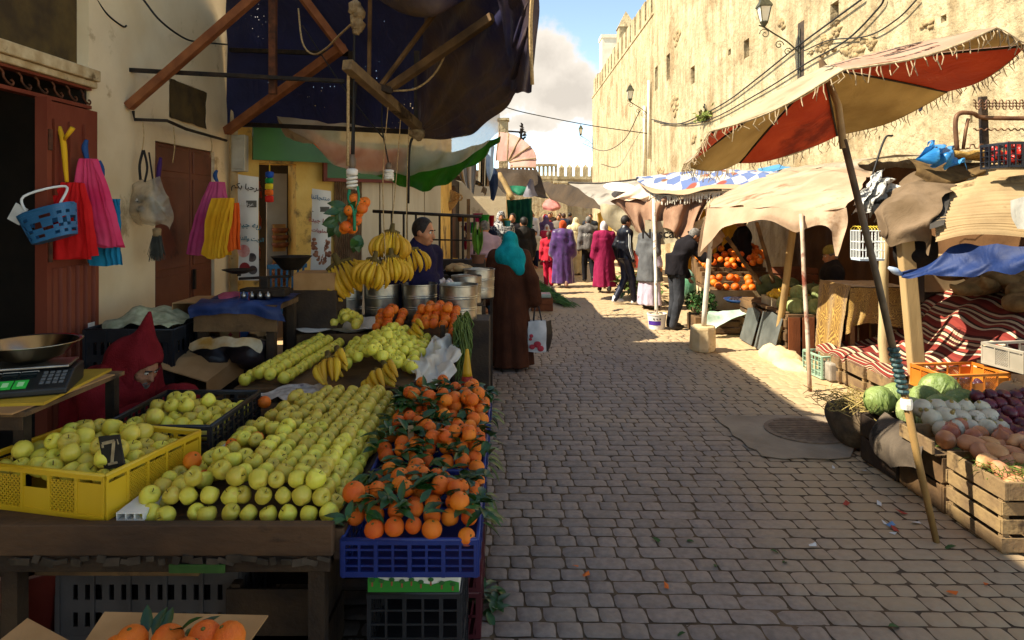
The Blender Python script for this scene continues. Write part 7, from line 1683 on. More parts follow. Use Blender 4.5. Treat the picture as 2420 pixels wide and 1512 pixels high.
# woman in the teal scarf
mro=cloth('robe_brown','#381d11','#4c2a1a',scale=4)
w1=person('woman seen from behind in a bright teal headscarf and long dark brown robe',(-.03,8.2,0),-8,1.66,dict(el=(-.29,-.02,1.12),wl=(-.33,.06,.85),er=(.28,-.03,1.12),wr=(.315,.02,.85),head=(.01,.015,1.60)),[('robe',mro,dict(hood=1,e=.035,fx=.09,fy=.09,fold=.07,wide=.03)),('hijab',cloth('scarf_teal','#0b7a80','#129298',scale=9),{}),('shoes',mshoe)],(-14,0),None,res=.012,detail=True,curl=.7)
def shopping_bag(c,lab,w,h,d,ms,dec=None):
 t=thing('shopping_bag',lab,'bag',c);c=V(c);mb=MB();fr=[]
 mb.patch([[c+V((-w/2,-d/2,h)),c+V((0,-d/2-.02,h+.01)),c+V((w/2,-d/2,h))],[c+V((-w/2-.01,-d*.6,h*.5)),c+V((0,-d*.8,h*.5)),c+V((w/2,-d*.6,h*.5))],[c+V((-w/2,-d/2,0)),c+V((0,-d/2,-.01)),c+V((w/2,-d/2,0))]],12,10,wr=.012,wf=9)
 mb.patch([[c+V((-w/2,d/2,h)),c+V((w/2,d/2,h))],[c+V((-w/2,d/2,0)),c+V((w/2,d/2,0))]],6,6)
 mb.patch([[c+V((-w/2,-d/2,h)),c+V((-w/2,d/2,h))],[c+V((-w/2,-d/2,0)),c+V((-w/2,d/2,0))]],4,6);mb.quad(c+V((-w/2,-d/2,0)),c+V((w/2,-d/2,0)),c+V((w/2,d/2,0)),c+V((-w/2,d/2,0)))
 mb.build('body',ms[0],t,smooth=True)
 mb=MB();mb.patch([[c+V((w/2+.002,-d/2-.004,h)),c+V((w/2+.03,0,h)),c+V((w/2+.07,d/2,h))],[c+V((w/2+.002,-d*.55,h*.5)),c+V((w/2+.05,0,h*.5)),c+V((w/2+.08,d/2,h*.5))],[c+V((w/2+.002,-d/2,0)),c+V((w/2+.03,0,0)),c+V((w/2+.05,d/2,.02))]],6,8,wr=.01,wf=9);mb.build('gusset',ms[1],t,smooth=True)
 for y in(-d/2,d/2):MB().tube([c+V((-w*.2,y,h)),c+V((-w*.12,y*.4,h+.15)),c+V((0,0,h+.21)),c+V((w*.12,y*.4,h+.14)),c+V((w*.25,y,h))],.009,6,sub=4).build('handle',ms[1],t,smooth=True)
 if dec:
  for(x,z,r) in dec:MB().sph(c+V((x,-d*.72,z)),(r,.014,r*.9),12,6).build('printed_blot',ms[2],t)
 return t
shopping_bag((.30,8.17,.21),'white shopping bag with red flowers and a black side, held by the woman in teal',.21,.36,.10,[mat('bag_white','#b9b5b2','#d0ccc9',scale=9,rough=.5),mat('bag_black','#16141a',rough=.4),mat('bag_red','#8d1f2c','#b53a45',scale=9)],[(-.06,.06,.035),(.0,.09,.045),(.04,.04,.04),(-.08,.15,.02),(-.07,.19,.025)])
# banana seller
person('man with short dark hair in a navy sweater standing behind the metal drums',(-.87,6.42,0),-128,1.83,dict(el=(-.25,-.02,1.13),wl=(-.22,.12,.90),er=(.25,-.04,1.12),wr=(.27,.05,.87),head=(.0,.05,1.62)),[('sweater',cloth('knit_navy','#15112b','#211b3a',scale=6),dict(e=.03,hump=[(0,.09,1.08)])),('trousers',cloth('trouser_dark','#1c1a1e')),('shoes',mshoe)],(22,-8),'short',res=.011,detail=True)
# shopper in the two tone sweater, suit, crowd
mtwo=mat('knit_two','#b0939a','#9a7e86',scale=8,rough=.9)
p_=person('grey haired man in a pink and dark two tone sweater, seen from behind',(-.42,11,0),12,1.74,dict(chest=(0,.06,1.25),neck=(0,.1,1.45),head=(0,.14,1.6),sl=(-.18,.08,1.39),sr=(.18,.08,1.39),wl=(-.18,.3,1.0),wr=(.2,.3,1.0),el=(-.25,.1,1.1),er=(.25,.1,1.1)),[('sweater',mtwo,dict(e=.03)),('band',cloth('knit_dark','#241a20'),dict(z0=.85,z1=1.14,r=.225,name='sweater_band')),('trousers',cloth('jeans','#27405c','#3a5878')),('shoes',mshoe)],(0,-20),'short',mhairg)
mpat=mat('scarf_pattern','#3b3d44','#a9a5a0',scale=30,rough=.9,lo=.47,hi=.53)
person('woman in a black and white patterned shawl facing the camera',(-.24,15.2,0),165,1.86,{},[('robe',mpat,dict(e=.04,hem=.3)),('hijab',mpat,{})],(20,0),None,res=.03)
person('man in a dark suit and dark cap walking away left of the striped child',(.27,15.4,0),20,1.72,walk,[('jacket',cloth('suit_dark','#221f1c','#302b27'),dict(e=.03,hem=.72)),('trousers',cloth('trouser_dark2','#2a2622')),('cap',mhair),('shoes',mshoe)],(10,0),'short')
person('tall bearded man in a white tracksuit jacket coming towards the camera',(.62,23,0),170,1.88,walk,[('jacket',cloth('jacket_white','#b9bcc6','#cfd1d8'),dict(e=.03)),('robe',cloth('robe_ink','#16171f'),dict(e=.0,hem=.05,frac=.01,name='skirt')),('stripe',meyed)],(0,0),'short',res=.03)
person('small child in a striped jumper and dark leggings',g(1266,634),160,1.21,walk,[('sweater',striped('jumper_stripe',[(0,'#c9c4b4'),(.5,'#2c4048')],per=9),dict(e=.04)),('trousers',cloth('legging','#1a2138')),('shoes',mat('sandal','#8d5a4a'))],(0,0),'short',res=.03)
mred=cloth('suit_coral','#b3202f','#c93040',scale=5);mred2=cloth('suit_coral2','#a81c33','#bd2a42')
person('girl with a long brown ponytail in a bright red tracksuit walking away',g(1297,676),-5,1.36,walk,[('jacket',mred,dict(e=.04,hem=.80)),('trousers',mred2,dict(e=.03)),('band',MATS['white_plastic'],dict(z0=.805,z1=.835,r=.215,name='hem_band')),('shoes',mshow)],(-10,0),'long',mhairb,res=.02)
mpur=mat('satin_purple','#2f1644','#552e6e',scale=7,rough=.4,sheen=.4,bump=.5,bscale=9)
person('woman in a shiny purple hooded robe and orange headscarf walking away',g(1330,678),-4,1.63,walk,[('robe',mpur,dict(hood=1,e=.05,fold=.07,wide=.05,hem=.1)),('hijab',cloth('scarf_orange','#a33a17','#b9522a'),dict(tail=0)),('shoes',mat('sandal2','#8d6a5a'))],(0,0),None)
person('woman in a cream robe and cream headscarf walking away beside the purple robe',g(1361,648),5,1.66,{},[('robe',cloth('robe_cream','#b9a67c','#cfbd94'),dict(hood=1,e=.05,wide=.04)),('hijab',cloth('scarf_cream','#c4b084','#d2c29c'),{}),('shoes',mshoe)],(0,0),None,res=.025)
o=MB().sph((0,0,0),(.12,.08,.22),12,8,nz=.2).build('shopping_bag',thin('bag_teal','#1d5a78','#3a7c98',tl=.2),smooth=True);o.location=(1.62,19.4,.62);tag(o,'blue plastic bag hanging beside the cream robe','bag')
mgk=cloth('knit_grey','#55504c','#77716c',scale=9)
person('grey haired man in a patterned grey cardigan and dark trousers walking away',g(1391,667),4,1.72,walk,[('sweater',mgk,dict(e=.045,hem=.88)),('band',mat('knit_white','#b5b0a8','#55504c',scale=40,lo=.48,hi=.52),dict(z0=1.22,z1=1.30,r=.232,name='pattern_band')),('trousers',cloth('trouser_black','#17161a')),('shoes',mshoe)],(0,0),'short',mhairg,res=.02)
mmar=cloth('robe_raspberry','#79173a','#8e2148',scale=4)
person('woman in a raspberry red hooded robe and white patterned headscarf walking away',g(1428,690),3,1.63,walk,[('robe',mmar,dict(hood=1,e=.04,fold=.05,wide=.03,hem=.14,ph=1)),('hijab',mat('scarf_white','#cfc5c0','#b08a8a',scale=18,lo=.55,hi=.7),dict(tail=0)),('shoes',mshoe)],(0,0),None,res=.018)
mtrk=mat('track_black','#0c0c12','#17171f',rough=.35,scale=6,bump=.4,bscale=18)
person('young man in a black tracksuit with white sleeve stripes and white trainers',g(1478,718),-75,1.78,dict(kl=(-.1,.04,.5),al=(-.1,-.18,.1),kr=(.1,.1,.5),ar=(.1,.14,.085),el=(-.22,-.12,1.13),wl=(-.22,-.06,.88)),[('jacket',mtrk,dict(e=.022,hem=.90)),('trousers',mat('track_navy','#14172a','#20243a',rough=.45,bump=.4,bscale=14),dict(e=.012)),('stripe',MATS['white_plastic']),('shoes',mshow)],(0,-3),'short',res=.016,detail=True)
mves=cloth('coat_grey','#4a4a4c','#5f5f60')
person('person in a long grey coat over a pale lilac robe, behind the pole',g(1535,729),-60,1.7,{},[('robe',cloth('robe_lilac','#a598a8','#b9aebb'),dict(e=.015,hem=.08,fold=.08)),('robe',mves,dict(e=.04,hem=.55,frac=.02,name='coat',fold=.03)),('shoes',mshoe)],(0,0),'short',mhair)
lean=dict(chest=(0,.10,1.24),neck=(0,.22,1.40),head=(0,.32,1.50),sl=(-.18,.18,1.35),sr=(.18,.18,1.35),er=(.25,.36,1.16),wr=(.14,.56,1.12),el=(-.24,.2,1.06),wl=(-.2,.3,.84),kl=(-.1,.02,.5),al=(-.1,-.06,.085),kr=(.1,.0,.5),ar=(.1,-.1,.085))
person('grey haired man in a black jacket and dark jeans bending over the orange stand',g(1598,776),-78,1.72,lean,[('jacket',cloth('jacket_black','#131013','#1d191c'),dict(e=.04,hem=.88)),('trousers',cloth('jeans_black','#25262a','#3a3b40',bump=.5,bscale=20),dict(e=.02)),('shoes',mshoe)],(0,-35),'short',mhairg,res=.017,detail=True)
o=MB().sph((2.95,11.5,.62),(.16,.12,.26),12,8,nz=.25).build('plastic_bag',thin('bag_mint','#6fae86','#c4d8c6',tl=.3),smooth=True);tag(o,'green and white plastic bag hanging behind the man bending over the oranges','bag')
person('seller in a black coat in the shade behind the oranges',(4.25,12.6,0),80,1.78,dict(er=(.25,.2,1.15),wr=(.2,.42,1.0)),[('jacket',MATS['jacket_black'],dict(e=.05)),('trousers',MATS['trouser_black'])],(0,-25),'short',res=.025)
sit={k:(v[0],v[1],v[2]-.32) for k,v in J0.items()};sit.update(kl=(-.12,.42,.62),kr=(.12,.42,.62),al=(-.12,.4,.1),ar=(.12,.4,.1))
person('old man in an olive knitted cap and dark coat sitting behind the brocade table',(4.22,9.0,0),75,1.74,sit,[('jacket',cloth('coat_ink','#161417','#221e20'),dict(e=.04,sit=1)),('trousers',MATS['trouser_black']),('cap',mat('cap_olive','#6b5f2a','#877a3c',scale=30,rough=.95,bump=.5))],(10,-12),'short',mhairg,res=.015,detail=True)
o=wood_crate('wooden crate used as a seat by the old man in the olive cap',.4,.4,.52,(4.22,9.0,0),.3,3,m='wood_dark')
# crowd further off, each one a person
crowd=[(.35,27,1.7,'c','#1b2436','black coat and dark hair'),(.75,26,1.6,'h','#2a3550','navy coat and pale headscarf'),(1.05,25,1.62,'h','#c2c0c4','white headscarf'),(1.35,27.5,1.7,'h','#7a1c22','dark red headscarf'),(1.6,29,1.75,'c','#2c2018','brown coat'),(.95,31,1.72,'c','#3c2b3f','plum coat'),(2.2,29.5,1.7,'c','#17181c','black jacket near the yellow cloth'),(2.75,24,1.74,'c','#2a2d33','dark jacket right of the grey cardigan'),(.2,22,1.55,'h','#8d2b3c','red coat and a pale face'),(1.15,22.5,1.4,'h','#b0304a','short pink coat'),(.0,30,1.72,'c','#4a5160','grey coat'),(1.9,33,1.75,'c','#33261c','dark coat at the back'),(.55,33,1.7,'h','#20303a','slate headscarf at the back'),(2.4,34,1.72,'c','#3a2b22','umber coat under the dark awning'),(1.2,24,1.68,'h','#5a4a70','violet coat and scarf near the orange headscarf'),(1.75,25.5,1.7,'c','#6a6258','taupe jacket'),(.15,25,1.66,'h','#3b5a52','sage green robe at the left'),(2.05,27,1.74,'c','#222a38','blue black coat beside the cream robe'),(.6,29.5,1.7,'c','#8a7a66','sand coloured robe'),(1.5,31.5,1.66,'h','#a03a30','brick red robe and pale scarf'),(2.6,30.5,1.75,'c','#4a3a34','dark tan coat by the grey sheet'),(-.05,19.5,1.7,'c','#2b2622','black brown coat beside the housewares')]
for i,(x,y,H,kd,c,ds) in enumerate(crowd):
 m=cloth('crowd_%d'%i,c)
 wr_=[('robe',m,dict(e=.04,hem=.08))]+([('hijab',m if i in(3,12,14) else cloth('crowd_scarf_%d'%i,('#b9b7bc','#a39a94','#cbbcae')[i%3]),{})] if kd=='h' else[('shoes',mshoe)])
 person('person in the far crowd with '+ds,(x,y,0),rnd.choice((170,190,10,-15,150)),H,walk if i%2 else{},wr_,(rnd.uniform(-30,30),0),None if kd=='h' else 'short',(mhair,mhairb)[i%2],res=.036)
 # customers among the housewares
person('person in a navy top with red sleeves beyond the railing',(-.52,12.6,0),150,1.78,{},[('sweater',cloth('top_navy','#141a2e'),dict(e=.03)),('stripe',cloth('sleeve_red','#b0212c')),('trousers',MATS['trouser_black'])],(20,0),'short',res=.028)
person('person in a black coat standing under the hanging plastic wares',(.02,17.5,0),160,1.8,{},[('robe',MATS['jacket_black'],dict(e=.03))],(0,0),'short',res=.034)
# old man in the pointed red hood
mrd=cloth('wool_maroon','#5e0d13','#761a20',scale=7,bump=.6,bscale=120)
J=dict(J0);J.update(pel=(0,0,.42),chest=(0,.17,.74),neck=(0,.24,.90),head=(0,.335,.985),sl=(-.19,.2,.88),sr=(.19,.2,.88),el=(-.26,.24,.66),er=(.26,.26,.66),wl=(-.08,.54,.77),wr=(.10,.54,.75),hl=(-.1,.02,.40),hr=(.1,.02,.40),kl=(-.18,.42,.42),kr=(.18,.42,.42),al=(-.15,.4,.09),ar=(.15,.4,.09))
old=person('old man in a maroon robe with a pointed hood, bent over behind the apples',(-2.52,4.08,0),-98,1.75,J,(),(-12,-30),None,res=.011,detail=True,skin=mat('skin_old','#8d5a40','#a87454',scale=30,rough=.65,bump=.5,bscale=70))
LO2,HI2=(-.5,-.4,-.02),(.5,.75,1.4)
def robe2(s):
 torso(s,J,.05);arms(s,J,.035,wide=.035,frac=.95);s.cone((0,-.05,.38),(0,.3,.22),.24,.26,.1);s.cone((0,.0,.3),(0,.3,.08),.28,.32,.1);s.cone(J['kl'],J['al'],.1,.11,.08);s.cone(J['kr'],J['ar'],.1,.11,.08);s.ell((0,.04,.72),(.21,.17,.24),.1)
 for i in range(7):z=.5+.05*i;s.cone((-.25,.1+.02*i,z),(-.16,.3,z+.05),.012,.012,.04)
 s.fn(lambda X,Y,Z:.01-Z,LO2,HI2,op='max')
garment('robe',mrd,old,robe2,LO2,HI2,.013,None,1,.02)
Mh=headm(-12,-30);hc=V(J['head']);hp= lambda x,y,z:hc+Mh@V((x,y,z))
def hood2(s):
 s.ell(hp(0,-.02,.02),(.108,.122,.128),.03,M=Mh);s.cone(hp(0,-.03,.06),(0.0,.385,1.29),.10,.014,.05,sx=.9);s.cone(hp(0,-.1,-.02),(0,.24,.9),.13,.15,.08)
 s.ell(hp(0,.135,-.07),(.10,.115,.15),.02,'-',M=Mh);s.ell(hp(0,.02,-.03),(.092,.105,.11),.02,'-',M=Mh)
garment('hood',mrd,old,hood2,LO2,HI2,.011,None,1,.01)
def beard(s):s.ell(hp(0,.05,-.095),(.05,.05,.04),.02,M=Mh);s.ell(hp(0,.085,-.062),(.03,.012,.008),.02,M=Mh)
garment('beard',mhairg,old,beard,LO2,HI2,.009)
tag(MB().bx(-2.75,-2.4,3.9,4.28,0,.24).build('stool',MATS['wood_dark'],bevel=.008),'low dark stool under the old man in maroon','stool')
# ================================================================ galvanised drums, pans, plant, railing at the banana seller
def drum(lab,x,y,z,r,h,grp='metal drums',fill=None):
 t=thing('metal_drum',lab,'drum',(x,y,z),grp);mb=MB();pr=[(r*.94,0),(r*.96,h*.05)]
 for k in(.3,.36,.62,.68):pr+=[(r*(.962+.03*(k>.5)),h*(k-.015)),(r*(.99+.03*(k>.5)),h*k),(r*(.962+.03*(k>.5)),h*(k+.015))]
 pr+=[(r,h*.96),(r*1.03,h*.975),(r*1.03,h),(r*.985,h),(r*.97,h*.8),(0,h*.8)]
 mb.lathe(pr,(x,y,z),28);mb.build('drum',MATS['steel'],t,smooth=True,autosmooth=35)
 if fill:MB().lathe([(r*.96,h*.82),(r*.7,h*.98),(0,h*1.04)],(x,y,z),20,wob=.02).build('grain',mat('grain_'+fill,*{'rice':('#a89a84','#cfc4b0'),'pulse':('#7d6048','#a88a6c')}[fill],scale=90,rough=.9,bump=.6,bscale=160),t,smooth=True)
for i,lab in enumerate(('leftmost galvanised drum under the standing bananas','second galvanised drum from the left under the hanging bananas','galvanised drum in front of the banana seller','largest galvanised drum at the right end of the front row')):
 drum(lab,-1.50+i*.335+(.02 if i==3 else 0),6.12-(.06 if i==3 else 0),.93,.158+(.012 if i>2 else 0),.31-(.03 if i==0 else 0))
tag(MB().bx(-1.75,-.2,5.99,6.34,0,.928).build('bench',MATS['wood_dark'],bevel=.01),'dark bench carrying the front row of drums','bench')
for(x,y,z,r,h,lab,f) in((-.45,6.75,.98,.15,.27,'drum heaped with brown pulses in the right hand stack','pulse'),(-.34,7.05,1.0,.16,.29,'drum heaped with pale grain, farthest in the right hand stack','rice'),(-.44,6.78,.70,.14,.26,'plain drum below the pulses',None),(-.44,6.8,.36,.135,.25,'small drum lowest on the rack beside the woman in teal',None)):drum(lab,x,y,z,r,h,'drums of the right hand rack',f)
t=thing('drum_rack','narrow dark wooden rack holding the right hand drums','rack',(-.33,6.8,0))
for(x,y) in((-.61,6.6),(-.27,6.6),(-.61,7.0),(-.22,7.22)):MB().bx(x-.015,x+.015,y-.015,y+.015,0,.97).build('post',MATS['wood_dark'],t)
for z in(.335,.675,.965):MB().bx(-.59,-.29,6.62,6.98,z,z+.012).build('shelf',MATS['wood_dark'],t)
MB().bx(-.51,-.19,7.0,7.22,.982,.998).build('shelf',MATS['wood_dark'],t)
def pan(lab,c,r,m,items,cat='pan'):
 t=thing('pan',lab,cat,c);MB().lathe([(r*.6,0),(r,.06),(r*1.03,.062),(r*.97,.055),(r*.58,.008),(0,.008)],c,22).build('dish',m,t,smooth=True)
 mb=MB();n,rr,mm,sq=items
 for i in range(n):
  a=rnd.uniform(0,6.28);q=r*.8*math.sqrt(rnd.random());mb.sph(V(c)+V((q*math.cos(a),q*math.sin(a),.05+rnd.uniform(0,rr*1.2))),(rr*sq,rr,rr),8,6,nz=.15)
 o=mb.build('heaped_goods',mm,t,smooth=True);o['kind']='stuff'
mgar=mat('garlic','#a8988f','#cfc2bb',scale=20,rough=.6,c3='#7d5a6a',s3=12,t3=.6)
pan('metal bowl of garlic bulbs between the front drums and the rack',P(1040,683,6.5),.15,MATS['steel'],(26,.026,mgar,1));pan('dark pan of pale ginger and potatoes on the rack',P(1085,652,7.3),.17,MATS['iron_dark'],(16,.04,mat('ginger','#a07a4c','#c09a68',scale=9),1.7))
tag(MB().bx(-1.02,-.45,6.5,6.95,0,1.14).build('counter',MATS['wood_dark'],bevel=.008),'dark counter beneath the garlic bowl','counter');tag(MB().bx(-.85,-.3,7.24,7.6,0,1.185).build('counter',MATS['wood_dark'],bevel=.008),'dark counter under the ginger pan and the potted plant','counter')
c=P(1130,622,7.3);t=thing('potted_plant','sword leaved green plant in a small pot at the end of the railing','plant',c)
MB().lathe([(.06,0),(.08,.09),(.085,.095),(.07,.09),(0,.085)],c,14).build('pot',mat('pot_clay','#5a3a2a','#7a5240',scale=9),t,smooth=True)
mb=MB()
for i in range(16):a=rnd.uniform(0,6.28);leaf(mb,c+V((0,0,.08)),(.45*math.cos(a),.45*math.sin(a),rnd.uniform(.7,1.2)),(math.cos(a),math.sin(a),.4),rnd.uniform(.18,.34),.022)
mb.build('foliage',mat('sword_leaf','#4d7a1f','#7fa23a',scale=5,rough=.5),t,smooth=True)
t=thing('railing','black iron railing behind the banana seller','railing',(-.9,7.62,1.1));rl= lambda x,y:P(x,y,7.72)
MB().tube([rl(881,499),rl(1138,512)],.019,7).build('top_rail',MATS['iron_dark'],t,smooth=True);MB().tube([rl(1010,566),rl(1122,568)],.01,6).build('mid_rail',MATS['iron_dark'],t,smooth=True)
for x in(898,926,954,983,1039,1067,1094,1121):y=499+(x-881)*.05;MB().tube([rl(x,y),rl(x,612)],.013,6).build('baluster',MATS['iron_dark'],t)
tag(MB().bx(-1.5,-.3,7.66,7.78,0,1.34).build('low_wall',MATS['wood_dark'],bevel=.008),'dark boarded low wall under the iron railing','wall')
a=P(768,681,5.75);tag(MB().bx(a.x-.22,a.x+.12,5.6,5.9,a.z,a.z+.14).build('carton',MATS['cardboard'],bevel=.004),'small brown carton left of the standing bananas','carton')
tag(MB().bx(a.x-.3,a.x+.14,5.58,5.92,0,a.z-.002).build('cabinet',MATS['wood_dark'],bevel=.006),'dark cabinet under the small brown carton','cabinet')
# ---------------------------------------------------------------- old balance on its blue cloth
t=thing('side_table','dark table with a rumpled blue tarpaulin cover holding the old balance','table',(-1.95,5.15,0))
MB().bx(-2.3,-1.72,4.95,5.5,1.16,1.2).build('table_top',MATS['wood_old'],t,bevel=.004);MB().bx(-2.3,-1.7,4.93,4.949,1.02,1.21).build('apron',MATS['wood_old'],t)
for x in(-2.26,-1.76):
 for y in(5.0,5.45):MB().bx(x-.03,x+.03,y-.03,y+.03,0,1.158).build('leg',MATS['wood_dark'],t)
mb=MB();mb.patch([[(-2.32,5.5,1.24),(-2.0,5.5,1.25),(-1.7,5.5,1.23)],[(-2.32,5.2,1.225),(-2.0,5.2,1.24),(-1.68,5.2,1.225)],[(-2.32,4.94,1.22),(-2.0,4.93,1.225),(-1.67,4.94,1.21)],[(-2.32,4.91,1.12),(-2.0,4.9,1.16),(-1.65,4.92,1.10)]],26,18,wr=.03,wf=7);mb.build('tarpaulin_cover',thin('cover_blue','#16264f','#243c70',tl=.05,rough=.5),t,smooth=True)
c=V((-1.88,5.2,1.245));t=thing('balance_scale','old dark balance with two pans on the blue covered table','scale',c);mb=MB()
mb.box(c+V((0,0,.03)),(.34,.14,.06));mb.box(c+V((0,0,.09)),(.06,.06,.1));mb.beam(c+V((-.2,0,.13)),c+V((.2,0,.15)),.03,.02);mb.build('body',MATS['iron_dark'],t,bevel=.006)
for(dx,r,dz,d) in((.2,.15,.2,.1),(-.2,.12,.17,.03)):
 MB().lathe([(r*.45,0),(r,d),(r*1.03,d+.002),(r*.96,d-.004),(r*.42,.006),(0,.006)],c+V((dx,0,dz)),22).build('scale_pan',MATS['iron_dark'],t,smooth=True);MB().tube([c+V((dx,0,.15)),c+V((dx,0,dz+.01))],.015,7).build('pan_stem',MATS['iron_dark'],t)
for i in range(4):MB().lathe([(.02,0),(.02,.03),(.008,.04),(.008,.05),(0,.052)],c+V((-.12+i*.06,-.11,-.005)),10).build('weight',MATS['steel'],t,smooth=True)
q=MB();[q.sph((-2.0+rnd.uniform(-.25,.25),5.15+rnd.uniform(-.15,.1),.2+rnd.uniform(0,.7)),(.15,.12,.13),9,7,nz=.5) for i in range(13)]
tag(q.build('rubbish_bags',mat('bag_dark','#1b1718','#33292a',scale=6,rough=.35,bump=.6,bscale=20),smooth=True),'dark crumpled plastic bags stuffed beneath the blue covered table','bags',kind='stuff')
sheet('newspaper','bundle of yellowed paper stuffed under the blue covered table','paper',[[(-2.28,4.88,.98),(-2.0,4.86,1.0),(-1.8,4.88,.97)],[(-2.26,4.84,.9),(-2.0,4.8,.93),(-1.78,4.83,.9)]],mat('paper_yellow','#a0742c','#c0b294',scale=6,rough=.9),14,8,wr=.05,wf=9)
# ---------------------------------------------------------------- digital scale, steel bowl on its bench
t=thing('bench','rough plank bench with a yellow board under the digital scale','bench',(-2.2,3.05,0))
MB().bx(-2.73,-1.94,2.72,3.42,1.075,1.095).build('table_top',MATS['wood_old'],t,bevel=.003);MB().box((-2.30,3.05,1.108),(.70,.6,.012),Euler((0,.0,.12))).build('yellow_board',mat('board_yellow','#9c7a18','#b8962a',scale=5),t);MB().box((-2.28,3.02,1.099),(.66,.64,.006),Euler((0,0,-.05))).build('loose_sheet',MATS['cardboard'],t)
for x in(-2.68,-1.98):
 for y in(2.76,3.38):MB().bx(x-.022,x+.022,y-.022,y+.022,0,1.074).build('leg',MATS['iron_dark'],t)
MB().bx(-2.70,-1.96,2.73,2.76,1.02,1.073).build('rail',MATS['wood_dark'],t)
t=thing('digital_scale','black digital scale with green stickers on the plank bench','scale',(0,0,0));ms=mat('scale_black','#151617','#202122',rough=.4)
mb=MB();mb.prism([(-.19,-.17,0),(-.19,.17,0),(-.19,.17,.09),(-.19,-.02,.09),(-.19,-.17,.03)],(.38,0,0));mb.build('housing',ms,t,bevel=.008)
sl_=math.atan2(.06,.15);pl= lambda x,k,o=.003:V((x,-.17+.15*k,.03+.06*k))+V((0,-math.sin(sl_),math.cos(sl_)))*o
def onface(nm,x0,x1,k0,k1,m,th=.003):MB().prism([pl(x0,k0,.001),pl(x1,k0,.001),pl(x1,k1,.001),pl(x0,k1,.001)],V((0,-math.sin(sl_),math.cos(sl_)))*th).build(nm,m,t)
for i in range(3):onface('display',-.17+i*.075,-.105+i*.075,.62,.9,mat('lcd','#0b1a1e',rough=.15));onface('display_frame',-.172+i*.075,-.103+i*.075,.90,.93,MATS['paper'])
for i in range(4):
 for j in range(4):onface('key',.07+i*.026,.088+i*.026,.25+j*.17,.36+j*.17,mat('key_grey','#5d5f60'))
for i in range(2):onface('sticker',-.09+i*.06,-.036+i*.06,.1,.5,mat('sticker_green','#2fb944',rough=.5));onface('sticker_print',-.075+i*.06,-.05+i*.06,.2,.4,mat('sticker_pale','#a8e0a0'),.0045)
MB().box((0,.06,.104),(.34,.2,.012)).build('platter',MATS['steel'],t,bevel=.004);put(t,(-2.12,3.0,1.116),(0,0,.36),.92)
c=V((-2.16,3.07,1.219));t=thing('steel_bowl','shiny steel bowl standing on the digital scale','bowl',c);MB().lathe([(.06,0),(.13,.03),(.185,.085),(.2,.09),(.2,.094),(.18,.09),(.125,.036),(0,.008)],c,32).build('bowl',mat('bowl_steel','#a39a88',rough=.18,metal=1),t,smooth=True)
sheet('blanket','orange and dark blue striped blanket bundled below the plank bench','blanket',[[(-2.3,2.95,.62),(-2.1,2.9,.78),(-1.9,2.9,.7)],[(-2.25,2.72,.6),(-2.08,2.68,.7),(-1.94,2.72,.66)],[(-2.2,2.66,.42),(-2.1,2.64,.48),(-1.97,2.68,.5)]],striped('blanket_stripe',[(0,'#9a4412'),(.3,'#1a2038'),(.45,'#b35a1c'),(.75,'#22294a')],per=3,axis='U',warp=.2),18,12,wr=.03,wf=6)
tag(MB().bx(-2.3,-1.96,2.68,3.1,0,.55).build('plank_box',MATS['wood_dark'],bevel=.006),'dark box under the striped blanket','box')
# ---------------------------------------------------------------- black crate and cartons behind the old man
plastic_crate('big black plastic crate stuffed with newspaper behind the man in maroon',.62,.5,.36,mblk,'slots',(-2.68,5.02,.70))
sheet('newspaper','greenish newspaper sticking out of the big black crate','newspaper',[[(-2.95,5.2,1.06),(-2.75,5.2,1.16),(-2.4,5.2,1.09)],[(-2.95,5.0,1.08),(-2.7,5.0,1.17),(-2.4,5.0,1.08)],[(-2.9,4.82,1.06),(-2.66,4.82,1.08),(-2.42,4.82,1.05)]],mat('news_green','#8a8a68','#b3b08d',scale=20,rough=.9),16,10,wr=.05,wf=8)
wood_crate('wooden crate under the big black crate behind the man in maroon',.6,.48,.69,(-2.68,5.02,0),0,4)
wood_crate('upper pale wooden crate under the open cardboard box',.42,.44,.26,(-2.16,5.35,.62),.05,2,None,m='wood_pale',gap=.12);wood_crate('lower pale wooden crate under the open cardboard box',.42,.44,.61,(-2.16,5.35,0),0,3,None,m='wood_pale',gap=.12)
t=thing('card_box','open cardboard box on the pale wooden crates, with a pink bag on top','box',(-2.27,5.35,.885));x0,x1,y0,y1,z0,z1=-2.56,-2.0,5.14,5.56,.885,1.2
for b_ in((x1-.006,x1,y0,y1,z0,z1),(x0,x0+.006,y0,y1,z0,z1),(x0+.007,x1-.007,y1-.006,y1,z0,z1),(x0+.007,x1-.007,y0,y1-.007,z1-.006,z1),(x0+.007,x1-.007,y0,y1-.007,z0,z0+.006),(-2.2,x1-.007,y0,y0+.006,z0+.007,z1-.007)):MB().bx(*b_).build('carton_side',MATS['cardboard'],t)
for(x,z,s,m) in((-2.14,1.1,.02,mr_),(-2.07,1.02,.014,mr_),(-2.12,.96,.018,mr_),(-2.17,1.0,.01,MATS['ink'])):MB().lathe([(s,0),(s,.001),(0,.001)],(x,y0-.001,z),4,M=Matrix.Rotation(R(90),3,'X')).build('printed_mark',m,t)
tag(MB().bx(-2.75,-2.38,5.3,5.75,0,.88).build('plank_box',MATS['wood_old'],bevel=.005),'plank box behind the pale wooden crates','box')
